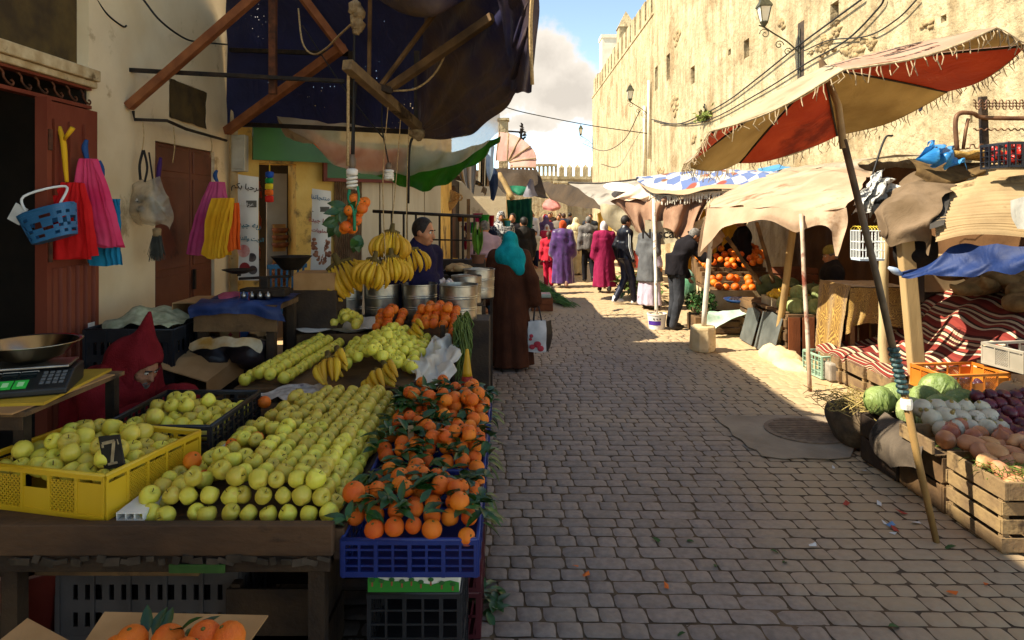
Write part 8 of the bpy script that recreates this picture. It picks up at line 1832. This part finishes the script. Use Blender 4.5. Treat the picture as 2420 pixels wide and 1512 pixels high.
sheet('plastic_bag','pink plastic bag lying on the open cardboard box','plastic bag',[[(-2.35,5.45,1.22),(-2.2,5.4,1.24),(-2.02,5.42,1.22)],[(-2.3,5.28,1.22),(-2.15,5.25,1.25),(-2.02,5.25,1.21)],[(-2.2,5.13,1.2),(-2.13,5.11,1.14),(-2.06,5.12,1.18)]],thin('bag_pink','#b8486e','#d0708e',tl=.2),14,12,wr=.04,wf=9)
t=thing('cut_carton','flattened cardboard carton sloping in front of the pale crates','carton',(-2.2,4.75,.62));MB().prism([(-2.56,4.72,.84),(-2.12,4.74,.70),(-1.98,5.08,.84),(-2.36,5.1,.88)],(0,0,.008)).build('panel',MATS['cardboard'],t);MB().prism([(-2.12,4.739,.698),(-1.98,5.079,.838),(-1.98,5.08,.70),(-2.12,4.74,.58)],(-.006,.004,0)).build('panel',MATS['cardboard'],t)
tag(MB().bx(-2.5,-2.1,4.8,5.08,0,.57).build('plank_box',MATS['wood_old'],bevel=.005),'plank box under the flattened carton','box')
a,b=P(566,690,5.1),P(590,800,5.1);t=thing('picture_card','upright blue printed card leaning beside the cardboard box','card',b);MB().box((a+b)/2,(abs(b.x-a.x),.006,a.z-b.z)).build('card',mat('card_blue','#1c3a6a','#274a80',scale=5,rough=.5),t);MB().sph((a+b)/2+V((0,-.004,-.03)),(.025,.002,.07),10,6).build('printed_figure',MATS['paper'],t)
for s_ in(-1,1):MB().box((a+b)/2+V((s_*abs(b.x-a.x)*.46,-.0045,0)),(.006,.003,a.z-b.z)).build('red_border',mr_,t)
tag(MB().bx(b.x-.06,b.x+.06,5.06,5.2,0,b.z-.002).build('box_prop',MATS['wood_dark']),'dark prop under the blue printed card','prop')
# ---------------------------------------------------------------- bags and baskets hanging on door and wall
def bag_fan(lab,top,bot,w0,w1,m,n,grp,seed=0,thick=.05,curl=0,name='bag_bundle'):
 """bundle of folded cloth bags tied at the top, fanning out downwards"""
 T,B=V(top),V(bot);t=thing(name,lab,'bags',B,grp)
 for k in range(n):
  o=(k-(n-1)/2)*thick/max(1,n-1);ph=rnd.uniform(0,6);a=rnd.uniform(-.03,.03)
  r=[[T+V((x*w0*.5+0,o,0)) for x in(-1,0,1)],[T.lerp(B,.35)+V((x*(w0+w1)*.27+a,-.02+o*1.6,.0)) for x in(-1,0,1)],[T.lerp(B,.75)+V((x*w1*.5+a,-.035+o*2,0)) for x in(-1,0,1)],[B+V((x*w1*.52+a*1.5,-.02+o*2.2,rnd.uniform(-.02,.02))) for x in(-1,0,1)]]
  MB().patch(r,26,14,fold=lambda u,v:V((.004,.016,0))*math.sin(u*26+ph+2.2*math.sin(u*6+ph*2))*(.55+.45*math.sin(u*5+ph))*(1.2-.4*v)+V((0,0,curl*math.sin(u*3.14)))*v,wr=.008,wf=14,seed=seed+k).build('folded_bag',m,t,smooth=True)
 return t
mrb=thin('bag_redfelt','#c80f12','#d81c1a',tl=.15,rough=.9);mpb=thin('bag_pinkfelt','#cf2a58','#dd4a70',tl=.15,rough=.9);mbb=thin('bag_bluefelt','#146b94','#1f85ad',tl=.15,rough=.9);myb=thin('bag_yellowfelt','#d99a12','#e5ad24',tl=.15,rough=.9);mob=thin('bag_orangefelt','#d9520f','#e5661c',tl=.15,rough=.9);mp2=thin('bag_rosefelt','#b03a6a','#c45580',tl=.15,rough=.9)
gb='cloth bags for sale on the left wall'
bag_fan('bundle of bright red cloth bags hanging at the left door',P(172,432,4.72),P(170,610,4.72),.12,.30,mrb,5,gb);bag_fan('bundle of hot pink cloth bags hanging beside the red ones',P(208,375,4.85),P(243,580,4.85),.10,.27,mpb,5,gb,9);bag_fan('bundle of blue cloth bags behind the pink ones',P(262,470,5.0),P(250,622,5.0),.10,.22,mbb,4,gb,20)
bag_fan('bundle of rose pink cloth bags hanging on the brown steel door',P(512,430,6.7),P(490,600,6.7),.12,.30,mp2,5,gb,30);bag_fan('bundle of yellow cloth bags in front of the rose ones on the brown door',P(528,468,6.6),P(514,604,6.6),.2,.17,myb,4,gb,40,curl=-.02);bag_fan('bundle of orange cloth bags right of the yellow ones',P(545,480,6.65),P(544,590,6.65),.13,.16,mob,3,gb,50)
mb=MB();mb.tube([P(140,300,4.7),P(150,340,4.68),P(155,400,4.68),P(158,430,4.68)],[.014,.02,.016,.012],7,sub=3);mb.tube([P(152,330,4.68),P(172,302,4.66)],[.012,.018],7);tag(mb.build('tied_strip',mat('strip_yellow','#d9a512',rough=.8),smooth=True),'bright yellow strip tied to the left door above the basket','strip')
for(pts,m,lab) in(([(205,330,4.85),(200,350,4.85),(208,385,4.85)],MATS['tie_blue'],'dark blue tie holding the pink bags'),([(235,380,5.05),(240,400,5.05),(242,430,5.05)],MATS['tie_blue'],'blue loop hanging at the edge of the left door'),([(380,372,6.05),(376,400,6.05),(372,440,6.05)],mat('strip_violet','#3d1a5a'),'violet ribbon hanging on the frame of the brown door'),([(513,402,6.7),(508,415,6.7),(515,432,6.7)],MATS['tie_blue'],'blue tie at the top of the rose bags')):tag(MB().tube([P(*p) for p in pts],[.012,.022,.012],7,sub=3).build('tied_strip',m,smooth=True),lab,'strip')
# blue perforated basket
c=P(130,568,4.5);t=thing('basket','blue plastic basket with round holes hanging at the left door','basket',c);mbk=mat('basket_blue','#2b5f86','#36709a',scale=5,rough=.5)
Mb=Matrix.Rotation(R(-16),3,'Y');bp= lambda x,y,z:c+V((0,0,.01))+Mb@V((x,y,z))
H2,holes_=.2,6
def band(za,zb,r0,r1,skip=None):
 vs=[];n=44;
 for(z,k) in((za,r0),(zb,r1)):
  for j in range(n):a=2*math.pi*j/n;vs.append(bp(.17*k*math.copysign(abs(math.cos(a))**.6,math.cos(a)),.10*k*math.copysign(abs(math.sin(a))**.6,math.sin(a)),z))
 return vs,[(j,(j+1)%n,n+(j+1)%n,n+j) for j in range(n) if not(skip and j%4 in skip)]
mb=MB();rs= lambda z:.78+.24*z/H2
for i in range(10):
 z=i*.02;mb.add(*band(z,z+.0195,rs(z),rs(z+.02),None if i%2==0 and i not in(4,) or i>7 else((1,2) if(i//2)%2 else(3,0))))
mb.add(*band(0,.001,rs(0),.01));mb.build('shell',mbk,t,solid=.004)
MB().tube([bp(.17*rs(H2)*math.cos(i/20*6.283),.10*rs(H2)*math.sin(i/20*6.283),H2) for i in range(21)],.009,6).build('rim',mbk,t,smooth=True)
MB().tube([bp(-.12,-.02,H2),bp(-.10,-.03,H2+.12),P(155,440,4.6),bp(.10,-.02,H2)],.009,6,sub=6).build('handle',MATS['white_plastic'],t,smooth=True);MB().box(bp(-.17,-.03,.22),(.09,.004,.12),Euler((0,.5,0))).build('paper_tag',MATS['paper'],t)
# clear bag of wares and brush on the wall
t=thing('clear_bag','clear plastic bag of small wares hanging on the cream wall','plastic bag',P(355,540,5.75));mfc=thin('film_bag','#9c927c','#c9c0aa',tl=.4,alpha=.6,rough=.15,scale=9)
MB().patch([[P(330,420,5.75),P(355,425,5.7),P(385,420,5.75)],[P(302,455,5.75),P(350,455,5.65),P(400,460,5.75)],[P(305,510,5.75),P(355,515,5.62),P(408,500,5.75)],[P(340,535,5.75),P(375,532,5.66),P(395,542,5.75)]],20,18,wr=.05,wf=9).build('film',mfc,t,smooth=True)
q=MB();[q.sph(P(355+rnd.uniform(-28,35),480+rnd.uniform(-25,25),5.73),(.04,.03,.03),8,6,nz=.4) for i in range(9)];o=q.build('small_wares',MATS['bag_bw'],t,smooth=True);o['kind']='stuff'
mb=MB();mb.tube([P(338,355,5.72),P(330,390,5.7),P(332,425,5.7)],.012,6,sub=4);mb.tube([P(340,355,5.72),P(348,395,5.7),P(342,430,5.7)],.01,6,sub=4);mb.tube([P(352,360,5.72),P(362,430,5.7),P(366,455,5.7)],.008,6,sub=4);mb.build('black_straps',MATS['cable'],t)
t=thing('hand_brush','dark soft brush hanging below the clear plastic bag','brush',P(370,612,5.75));mb=MB();a=P(371,535,5.75)
mb.lathe([(.03,0),(.035,.06),(.02,.07)],P(371,558,5.75),12);mb.build('ferrule',MATS['card_corrugated'],t,smooth=True);mb=MB()
for i in range(120):p=P(371,556,5.75)+V((rnd.uniform(-.03,.03),rnd.uniform(-.02,.02),0));mb.tube([p,p+V(((p.x-a.x)*.9+rnd.uniform(-.01,.01),rnd.uniform(-.02,.02),-rnd.uniform(.15,.22)))],[.003,.002],3,cap=False)
mb.build('bristles',mat('bristle','#2b2a24','#45443a',scale=9),t)
o=MB().tube([P(315,262,5.72),P(318,282,5.72),P(395,285,5.9),P(440,305,6.3),P(535,332,7.4)],.014,6).build('clothes_rail',MATS['iron_dark']);tag(o,'thin dark rail along the cream wall below the little window','rail')
for(x,y0,y1,Y) in((410,300,385,6.1),(498,325,372,6.95),(337,287,360,5.74)):rope([P(x,y0,Y),P(x+3,(y0+y1)/2,Y),P(x-2,y1,Y)],.005,'thin string hanging from the wall rail at %s'%{410:'the little window',498:'the brown door',337:'the clear bag'}[x],grp='strings on the wall rail')
cable([P(225,-6,5.25),P(255,35,5.4),P(290,62,5.6),P(300,60,5.62)],.008,'short cable at the top of the cream wall');cable([P(335,-6,5.7),P(380,50,5.8),P(440,92,6.3),P(485,100,6.9),P(538,105,7.6)],.009,'long cable sagging across the cream wall')
# hanging oranges with leaves
t=thing('orange_cluster','cluster of oranges with leaves hanging on a green cord below the larger bulb','orange cluster',P(830,575,4.9));mb=MB()
for(x,y) in((848,480),(838,470),(862,478),(826,497),(846,502),(842,520),(822,508),(818,535),(832,540),(856,492),(812,540)):
 o=bpy.data.objects.new('orange',ORANGE);COL.objects.link(o);o.parent=t;o.location=P(x,y,4.9+rnd.uniform(-.05,.05))-OFF[t.name];o.rotation_euler=(rnd.uniform(0,6),rnd.uniform(0,6),0);o.scale=(1.05,)*3
for(x,y) in((790,520),(800,500),(810,490),(790,535),(845,560),(835,570),(850,570),(815,505)):
 for k in range(3):leaf(mb,P(x+8,y-4,4.88),(rnd.uniform(-1,.2),-.2,rnd.uniform(-1,.2)),(.2,-1,.3),rnd.uniform(.08,.13),.03)
mb.build('leaves',mleaf,t,smooth=True);MB().tube([P(826,448,4.88),P(824,470,4.86),P(836,500,4.84),P(838,545,4.86)],.012,6,sub=4).build('cord',mat('cord_green','#1f7a55',rough=.6),t,smooth=True);MB().tube([P(845,440,4.86),P(848,470,4.84),P(838,510,4.84)],.009,6,sub=4).build('cord',MATS['cord_green'],t,smooth=True)
# litter on the paving: each scrap by itself
ml=[mat('litter_paper','#c9c6c2',rough=.9),mat('litter_leaf','#2a4218','#44602a',rough=.7),mat('litter_red','#9c3a2a',rough=.8),mat('litter_orange','#c9601c',rough=.7),mat('litter_blue','#5a7fa8',rough=.7)]
def litter(i,x,y,k,lab,s=.05):
 p=G(x,y,.008);q=MB();a=rnd.uniform(0,6.28);d=V((math.cos(a),math.sin(a),0));n=V((-d.y,d.x,0));s*=rnd.uniform(.7,1.3)
 if k==1:leaf(q,p,d,(0,0,1),s*1.8,s*.4)
 else:q.add([p-d*s-n*s*.4,p+d*s*.8-n*s*.5,p+d*s+n*s*.4+V((0,0,.012)),p-d*s*.7+n*s*.5],[(0,1,2,3)])
 tag(q.build(('paper_scrap','fallen_leaf','red_scrap','orange_peel','blue_scrap')[k],ml[k]),lab,'litter',('paper scraps on the paving','fallen leaves on the paving','red scraps on the paving','orange peel on the paving','blue scraps on the paving')[k])
for i,(x,y) in enumerate(((2040,1112),(1948,985),(2078,1190),(2090,1235),(2110,1260),(1920,1288),(1235,962),(2165,1235),(1970,1105))):litter(i,x,y,0,'small white paper scrap lying on the paving',.026)
for i,(x,y) in enumerate(((1712,922),(1755,1030),(1745,918),(1690,1340),(1640,1280),(1850,1330),(1620,1495),(2260,1290),(1820,1300),(2100,1480),(1540,1270))):litter(i,x,y,1,'fallen green leaf lying on the paving',.035)
for i,(x,y) in enumerate(((2115,1250),(2130,1210),(2000,1190))):litter(i,x,y,2,'red scrap lying on the paving near the right crates',.035)
for i,(x,y) in enumerate(((1385,1358),(1360,1338),(1575,1385),(2250,1400),(2330,1380))):litter(i,x,y,3,'bit of orange peel lying on the paving',.022)
for i,(x,y) in enumerate(((1990,950),(2105,1240),(1960,975))):litter(i,x,y,4,'pale blue scrap lying on the paving',.03)
mb=MB();[leaf(mb,G(1155+rnd.uniform(-20,25),1415+rnd.uniform(-40,40),.02),rv(.5),(0,0,1),.09,.02) for i in range(26)];tag(mb.build('orange_leaves',mleaf,smooth=True),'dropped citrus sprigs on the paving beside the crates','leaves',kind='stuff')
# ================================================================ far end of the left row
t=thing('shop_row','row of low tan shops running down the left side towards the gate wall','shops',(-2,30,0));MB().bx(-6,-.15,17.5,58,-.05,2.75).build('wall',MATS['plaster_cream'],t);MB().bx(-6,-1.35,11.42,17.49,-.05,2.6).build('wall',MATS['interior_shade'],t)  # nearer wall coloured dark to stand for the shade inside the stalls
MB().bx(-6,.05,17.4,58.2,2.751,2.9).build('roof',MATS['wood_old'],t)
t=thing('pier','weathered square masonry pier above the pink fan awning','pier',(-.3,17.8,2.9));a,b=P(1178,286,17.8),P(1201,312,17.8);MB().bx(a.x,b.x,17.65,17.95,2.902,a.z).build('shaft',mw,t,bevel=.02);MB().bx(a.x-.03,b.x+.03,17.6,18.0,a.z+.001,a.z+.06).build('cap',mw,t)
tag(MB().beam(P(1201,310,17.8),P(1232,312,17.8),.04).build('roof_bracket',MATS['iron_dark']),'iron arm sticking out of the masonry pier','iron arm');mb=MB();mb.tube([P(1231,335,17.8),P(1232,303,17.8)],.035,6);[leaf(mb,P(1236,y,17.8),rv(1),(0,-1,0),.11,.03) for y in range(298,335,3) for _ in range(2)];tag(mb.build('iron_finial',MATS['iron_dark']),'dark iron finial with curled leaves against the sky','finial')
mfa=thin('awning_rose','#a87c6c','#bd9384',tl=.25,scale=2);t=thing('fan_awning','pink fan shaped folding awning with pale seams on the left side of the street','awning',P(1235,395,13.5))
piv=[P(1172,380,13.9),P(1200,381,13.4),P(1206,395,13.2)];arc=[P(1180,312,14.2),P(1202,314,13.6),P(1229,325,13.3),P(1254,345,13.1),P(1267,374,13.0),P(1267,396,12.9)];pv=[P(1172,380,13.9),P(1199,380,13.45),P(1201,380,13.4),P(1202,381,13.4),P(1203,383,13.35),P(1206,395,13.2)]
MB().patch([arc,[(p+q)/2+V((0,-.1,.0)) for p,q in zip(arc,pv)],pv],30,10,wr=.02).build('canvas',mfa,t,smooth=True)
for p,q in zip(arc,pv):MB().tube([p+V((0,-.02,0)),(p+q)/2+V((0,-.12,.0)),q+V((0,-.02,0))],.014,5,sub=4).build('seam',MATS['card_corrugated'],t)
for i in range(7):x=1206+i*9;MB().sph(P(x+3,395,12.95+.04*(6-i)),(.035,.01,.05),8,6).build('scallop',mfa,t)
def hang(lab,pts,m,nm='hanging_cloth',f=0,**k):return sheet(nm,lab,'cloth',pts,m,16,14,fold=(lambda u,v:V((0,-.06,0))*math.sin(u*f)) if f else None,wr=.05,wf=3,**k)
hang('grey striped cloth with a ragged edge hanging left of the green awning',[[P(1060,378,10.6),P(1090,372,10.6),P(1124,380,10.6)],[P(1075,400,10.6),P(1098,410,10.5),P(1124,420,10.6)],[P(1092,425,10.6),P(1108,445,10.5),P(1122,464,10.6)]],striped('cloth_ticking',[(0,'#a39a90'),(.5,'#8a8078'),(.75,'#b9ad98')],per=9),f=20)
hang('pale blue cloth hanging beside the bundle of poles',[[P(1150,342,11.5),P(1160,340,11.5),P(1168,350,11.5)],[P(1146,385,11.5),P(1158,385,11.45),P(1168,390,11.5)],[P(1148,410,11.5),P(1155,425,11.45),P(1164,405,11.5)]],cloth('cloth_sky','#8fa5bb','#a9bccb'));hang('dark blue cloth hanging below the pale blue one',[[P(1158,400,11.6),P(1168,395,11.6),P(1176,405,11.6)],[P(1156,440,11.6),P(1165,440,11.55),P(1175,435,11.6)],[P(1155,468,11.6),P(1163,472,11.55),P(1170,455,11.6)]],cloth('cloth_slate','#1f2a40','#2f3c55'))
for i,x in enumerate((1135,1140,1146,1151)):o=MB().beam(P(x+2,345+i*2,11.8),P(x,440,11.8),.07).build('pole',MATS['plank_white'] if i%2==0 else MATS['wood_old']);tag(o,'upright batten in the bundle beside the pale blue cloth','pole','battens beside the blue cloth')
pole('pale pole slanting down to the right under the fan awning',P(1179,410,12.6),P(1212,470,12.4),.05,mpole)
sheet('stall_awning','dark sheet for the shade and sagging stall roof beneath the fan awning','awning',[[P(1165,395,14.5),P(1220,400,14.5),P(1268,402,14.5)],[P(1170,425,14.2),P(1225,440,14),P(1290,455,14)],[P(1195,455,14),P(1240,465,13.8),P(1296,470,13.6)]],mdk_,wr=.06);hang('green tarpaulin scrap below the dark stall roof',[[P(1205,438,13.6),P(1225,438,13.6),P(1246,440,13.6)],[P(1208,450,13.6),P(1228,453,13.5),P(1245,452,13.6)],[P(1212,456,13.6),P(1230,460,13.5),P(1244,458,13.6)]],thin('cloth_green','#1c6a4c','#2a8562',tl=.2));hang('grey triangle of cloth hanging under the end of the fan awning',[[P(1248,424,13.3),P(1253,424,13.3),P(1258,428,13.3)],[P(1242,445,13.3),P(1252,446,13.25),P(1265,448,13.3)],[P(1236,462,13.3),P(1254,466,13.25),P(1275,465,13.3)]],cloth('cloth_ash','#6f6a70','#8a858a'));hang('dark green curtain closing the stall behind the left crowd',[[P(1200,470,18),P(1230,470,18),P(1258,470,18)],[P(1200,490,18),P(1230,490,18),P(1258,490,18)],[P(1200,540,18),P(1230,540,18),P(1258,540,18)]],cloth('curtain_green','#0f3a2a','#18503a'),f=30);hang('salmon pink cloth draped over a stall above the far crowd',[[P(1288,472,24),P(1305,468,24),P(1322,478,24)],[P(1282,485,23.8),P(1305,488,23.7),P(1325,490,23.8)],[P(1284,495,23.8),P(1305,498,23.7),P(1322,496,23.8)]],cloth('cloth_salmon','#b8706a','#cc8a82'))  # first sheet paints the dark shade under the awning along with the stall roof
sheet('stall_awning','dark umber canvas roof over the housewares stall','awning',[[(-1.45,11.35,2.6),(-1.45,12.8,2.62),(-1.45,14.3,2.6)],[(-1.1,11.35,2.5),(-1.1,12.8,2.52),(-1.1,14.3,2.5)],[(-.55,11.35,2.36),(-.53,12.8,2.32),(-.6,14.3,2.36)],[(-.53,11.35,2.2),(-.5,12.8,2.17),(-.58,14.3,2.2)]],mdk_,wr=.03)  # added to keep sun off the wall, street edge shaped for its shadow
# housewares stall: wardrobe, baskets, coloured plastics
o=MB().bx(-1.28,-1.0,11.5,12.1,0,2.3).build('wardrobe',mat('ward_brown','#4a2a18','#633a22',scale=4,rough=.6),bevel=.01);tag(o,'brown wardrobe standing at the housewares stall','wardrobe');mwk=mat('wicker','#a07c48','#c4a068',scale=40,rough=.9,bump=.8,bscale=90)
for(x,y,r,rx,lab) in((1055,475,.2,.5,'largest straw basket hanging above the railing'),(1030,470,.19,-.6,'straw basket with ring handles, left of the largest one'),(1012,495,.15,1.2,'pale straw hat shaped basket, lowest above the railing')):
 c=P(x,y,10.9);t=thing('straw_basket',lab,'basket',c,'straw baskets for sale');M=Euler((rx,.3*rx,0)).to_matrix();MB().lathe([(r*.55,-r*.6),(r*.85,-r*.1),(r,r*.5),(r*1.03,r*.52),(r*.95,r*.46),(r*.5,-r*.52),(0,-r*.54)],c,20,M=M).build('body',mwk,t,smooth=True)
 for s_ in(-1,1):MB().tube([c+M@V((s_*r*(.95+.28*math.sin(a/8*6.28)),0,r*(.5+.28*math.cos(a/8*6.28)))) for a in range(9)],.014,5).build('handle',mwk,t)
t=thing('goods_table','low table crowded with coloured plastic housewares beyond the railing','table',(-.65,10.9,0));MB().bx(-1.25,-.1,10.6,11.4,.92,.95).build('table_top',MATS['wood_old'],t);[MB().bx(x-.03,x+.03,y-.03,y+.03,0,.918).build('leg',MATS['wood_old'],t) for x in(-1.2,-.15) for y in(10.65,11.35)]
cs=['#c8336a','#2f9a3a','#c9a024','#b01f28','#2a4a9c','#d9d4cc','#d0661c','#6a2f7a','#3fa4b0'];mp9=[mat('ware_%d'%i,c,rough=.35) for i,c in enumerate(cs)]
cn=['pink','green','yellow','red','blue','white','orange','violet','turquoise']
for i in range(54):
 k=i%9;r,h=rnd.uniform(.05,.1),rnd.uniform(.08,.2);x,y,z=(rnd.uniform(-1.2,-.15),rnd.uniform(10.65,11.3),.951) if i<34 else(rnd.uniform(-.95,-.05),11.9+rnd.uniform(0,.3),rnd.uniform(1.15,1.75))
 if i<34:x=-1.18+(i%9)*.125+rnd.uniform(-.01,.01);y=10.68+(i//9)*.2;r=min(r,.06)
 o=MB().lathe([(r*.7,0),(r,h),(r*1.06,h),(r*.92,h*.95),(r*.66,.01),(0,.01)],(x,y,z),12).build('plastic_tub',mp9[k],smooth=True);tag(o,cn[k]+(' plastic tub standing on the crowded housewares table' if i<34 else ' plastic tub hanging at the back of the housewares stall'),'tub',('tubs on the housewares table, ' if i<34 else 'tubs hanging at the housewares stall, ')+cn[k])
hang('pink towel hanging among the housewares',[[P(1032,520,11.6),P(1042,519,11.6),P(1050,522,11.6)],[P(1030,545,11.6),P(1042,545,11.55),P(1048,545,11.6)],[P(1032,572,11.6),P(1040,574,11.55),P(1047,570,11.6)]],cloth('towel_pink','#c4587a','#d67a96'),'towel')
o=MB().beam(P(1107,470,10.4),V((P(1107,500,10.4).x,10.4,.0)),.05).build('post',MATS['wood_old']);tag(o,'weathered post at the right end of the housewares stall','post')
# vegetables on the ground past the woman in teal
wood_crate('low wooden crate with a glass lidded tray at the left edge of the sunlit street',.38,.34,.24,(.56,12.9,0),0,2,m='wood_red',gap=.06)
o=MB().box((.55,12.9,.28),(.36,.3,.075)).build('plastic_tray',thin('tray_clear','#8fa89a','#b9c9bd',tl=.3,rough=.2),bevel=.015);tag(o,'cloudy plastic tray on the low wooden crate','tray');mb=MB();mgn=mat('onion_green','#38551f','#6a8a3a',scale=6,rough=.7)
for i in range(420):
 u=rnd.random();p=V((.35+u*.75+rnd.gauss(0,.06),15.6-u*2.0+rnd.gauss(0,.18),.34*(1-u)**1.1+rnd.uniform(.01,.05)));d=V((.5,-1,-.15))*rnd.uniform(.12,.28)+rv(.3)*.06;mb.tube([p-d,p,p+d+V((0,0,-.03))],[.004,.01,.003],4,cap=False)
mb.sph((.3,15.3,.12),(.35,.6,.25),10,7);tag(mb.build('green_onions',mgn),'long heap of green stalks spilling onto the sunlit street','greens',kind='stuff')
mb=MB()
for i in range(160):p=V((2.75+rnd.gauss(0,.25),15.2+rnd.gauss(0,.9),.05+rnd.uniform(0,.3)));leaf(mb,p,rv(1),(0,0,1),.2,.05)
tag(mb.build('leaf_greens',MATS['greens'],smooth=True),'leafy greens stacked behind the young man in the tracksuit','greens',kind='stuff');wood_crate('wooden crate of white vegetables behind the young man in the tracksuit',.5,.5,.4,(2.9,16.3,0),0,3,m='wood_red')
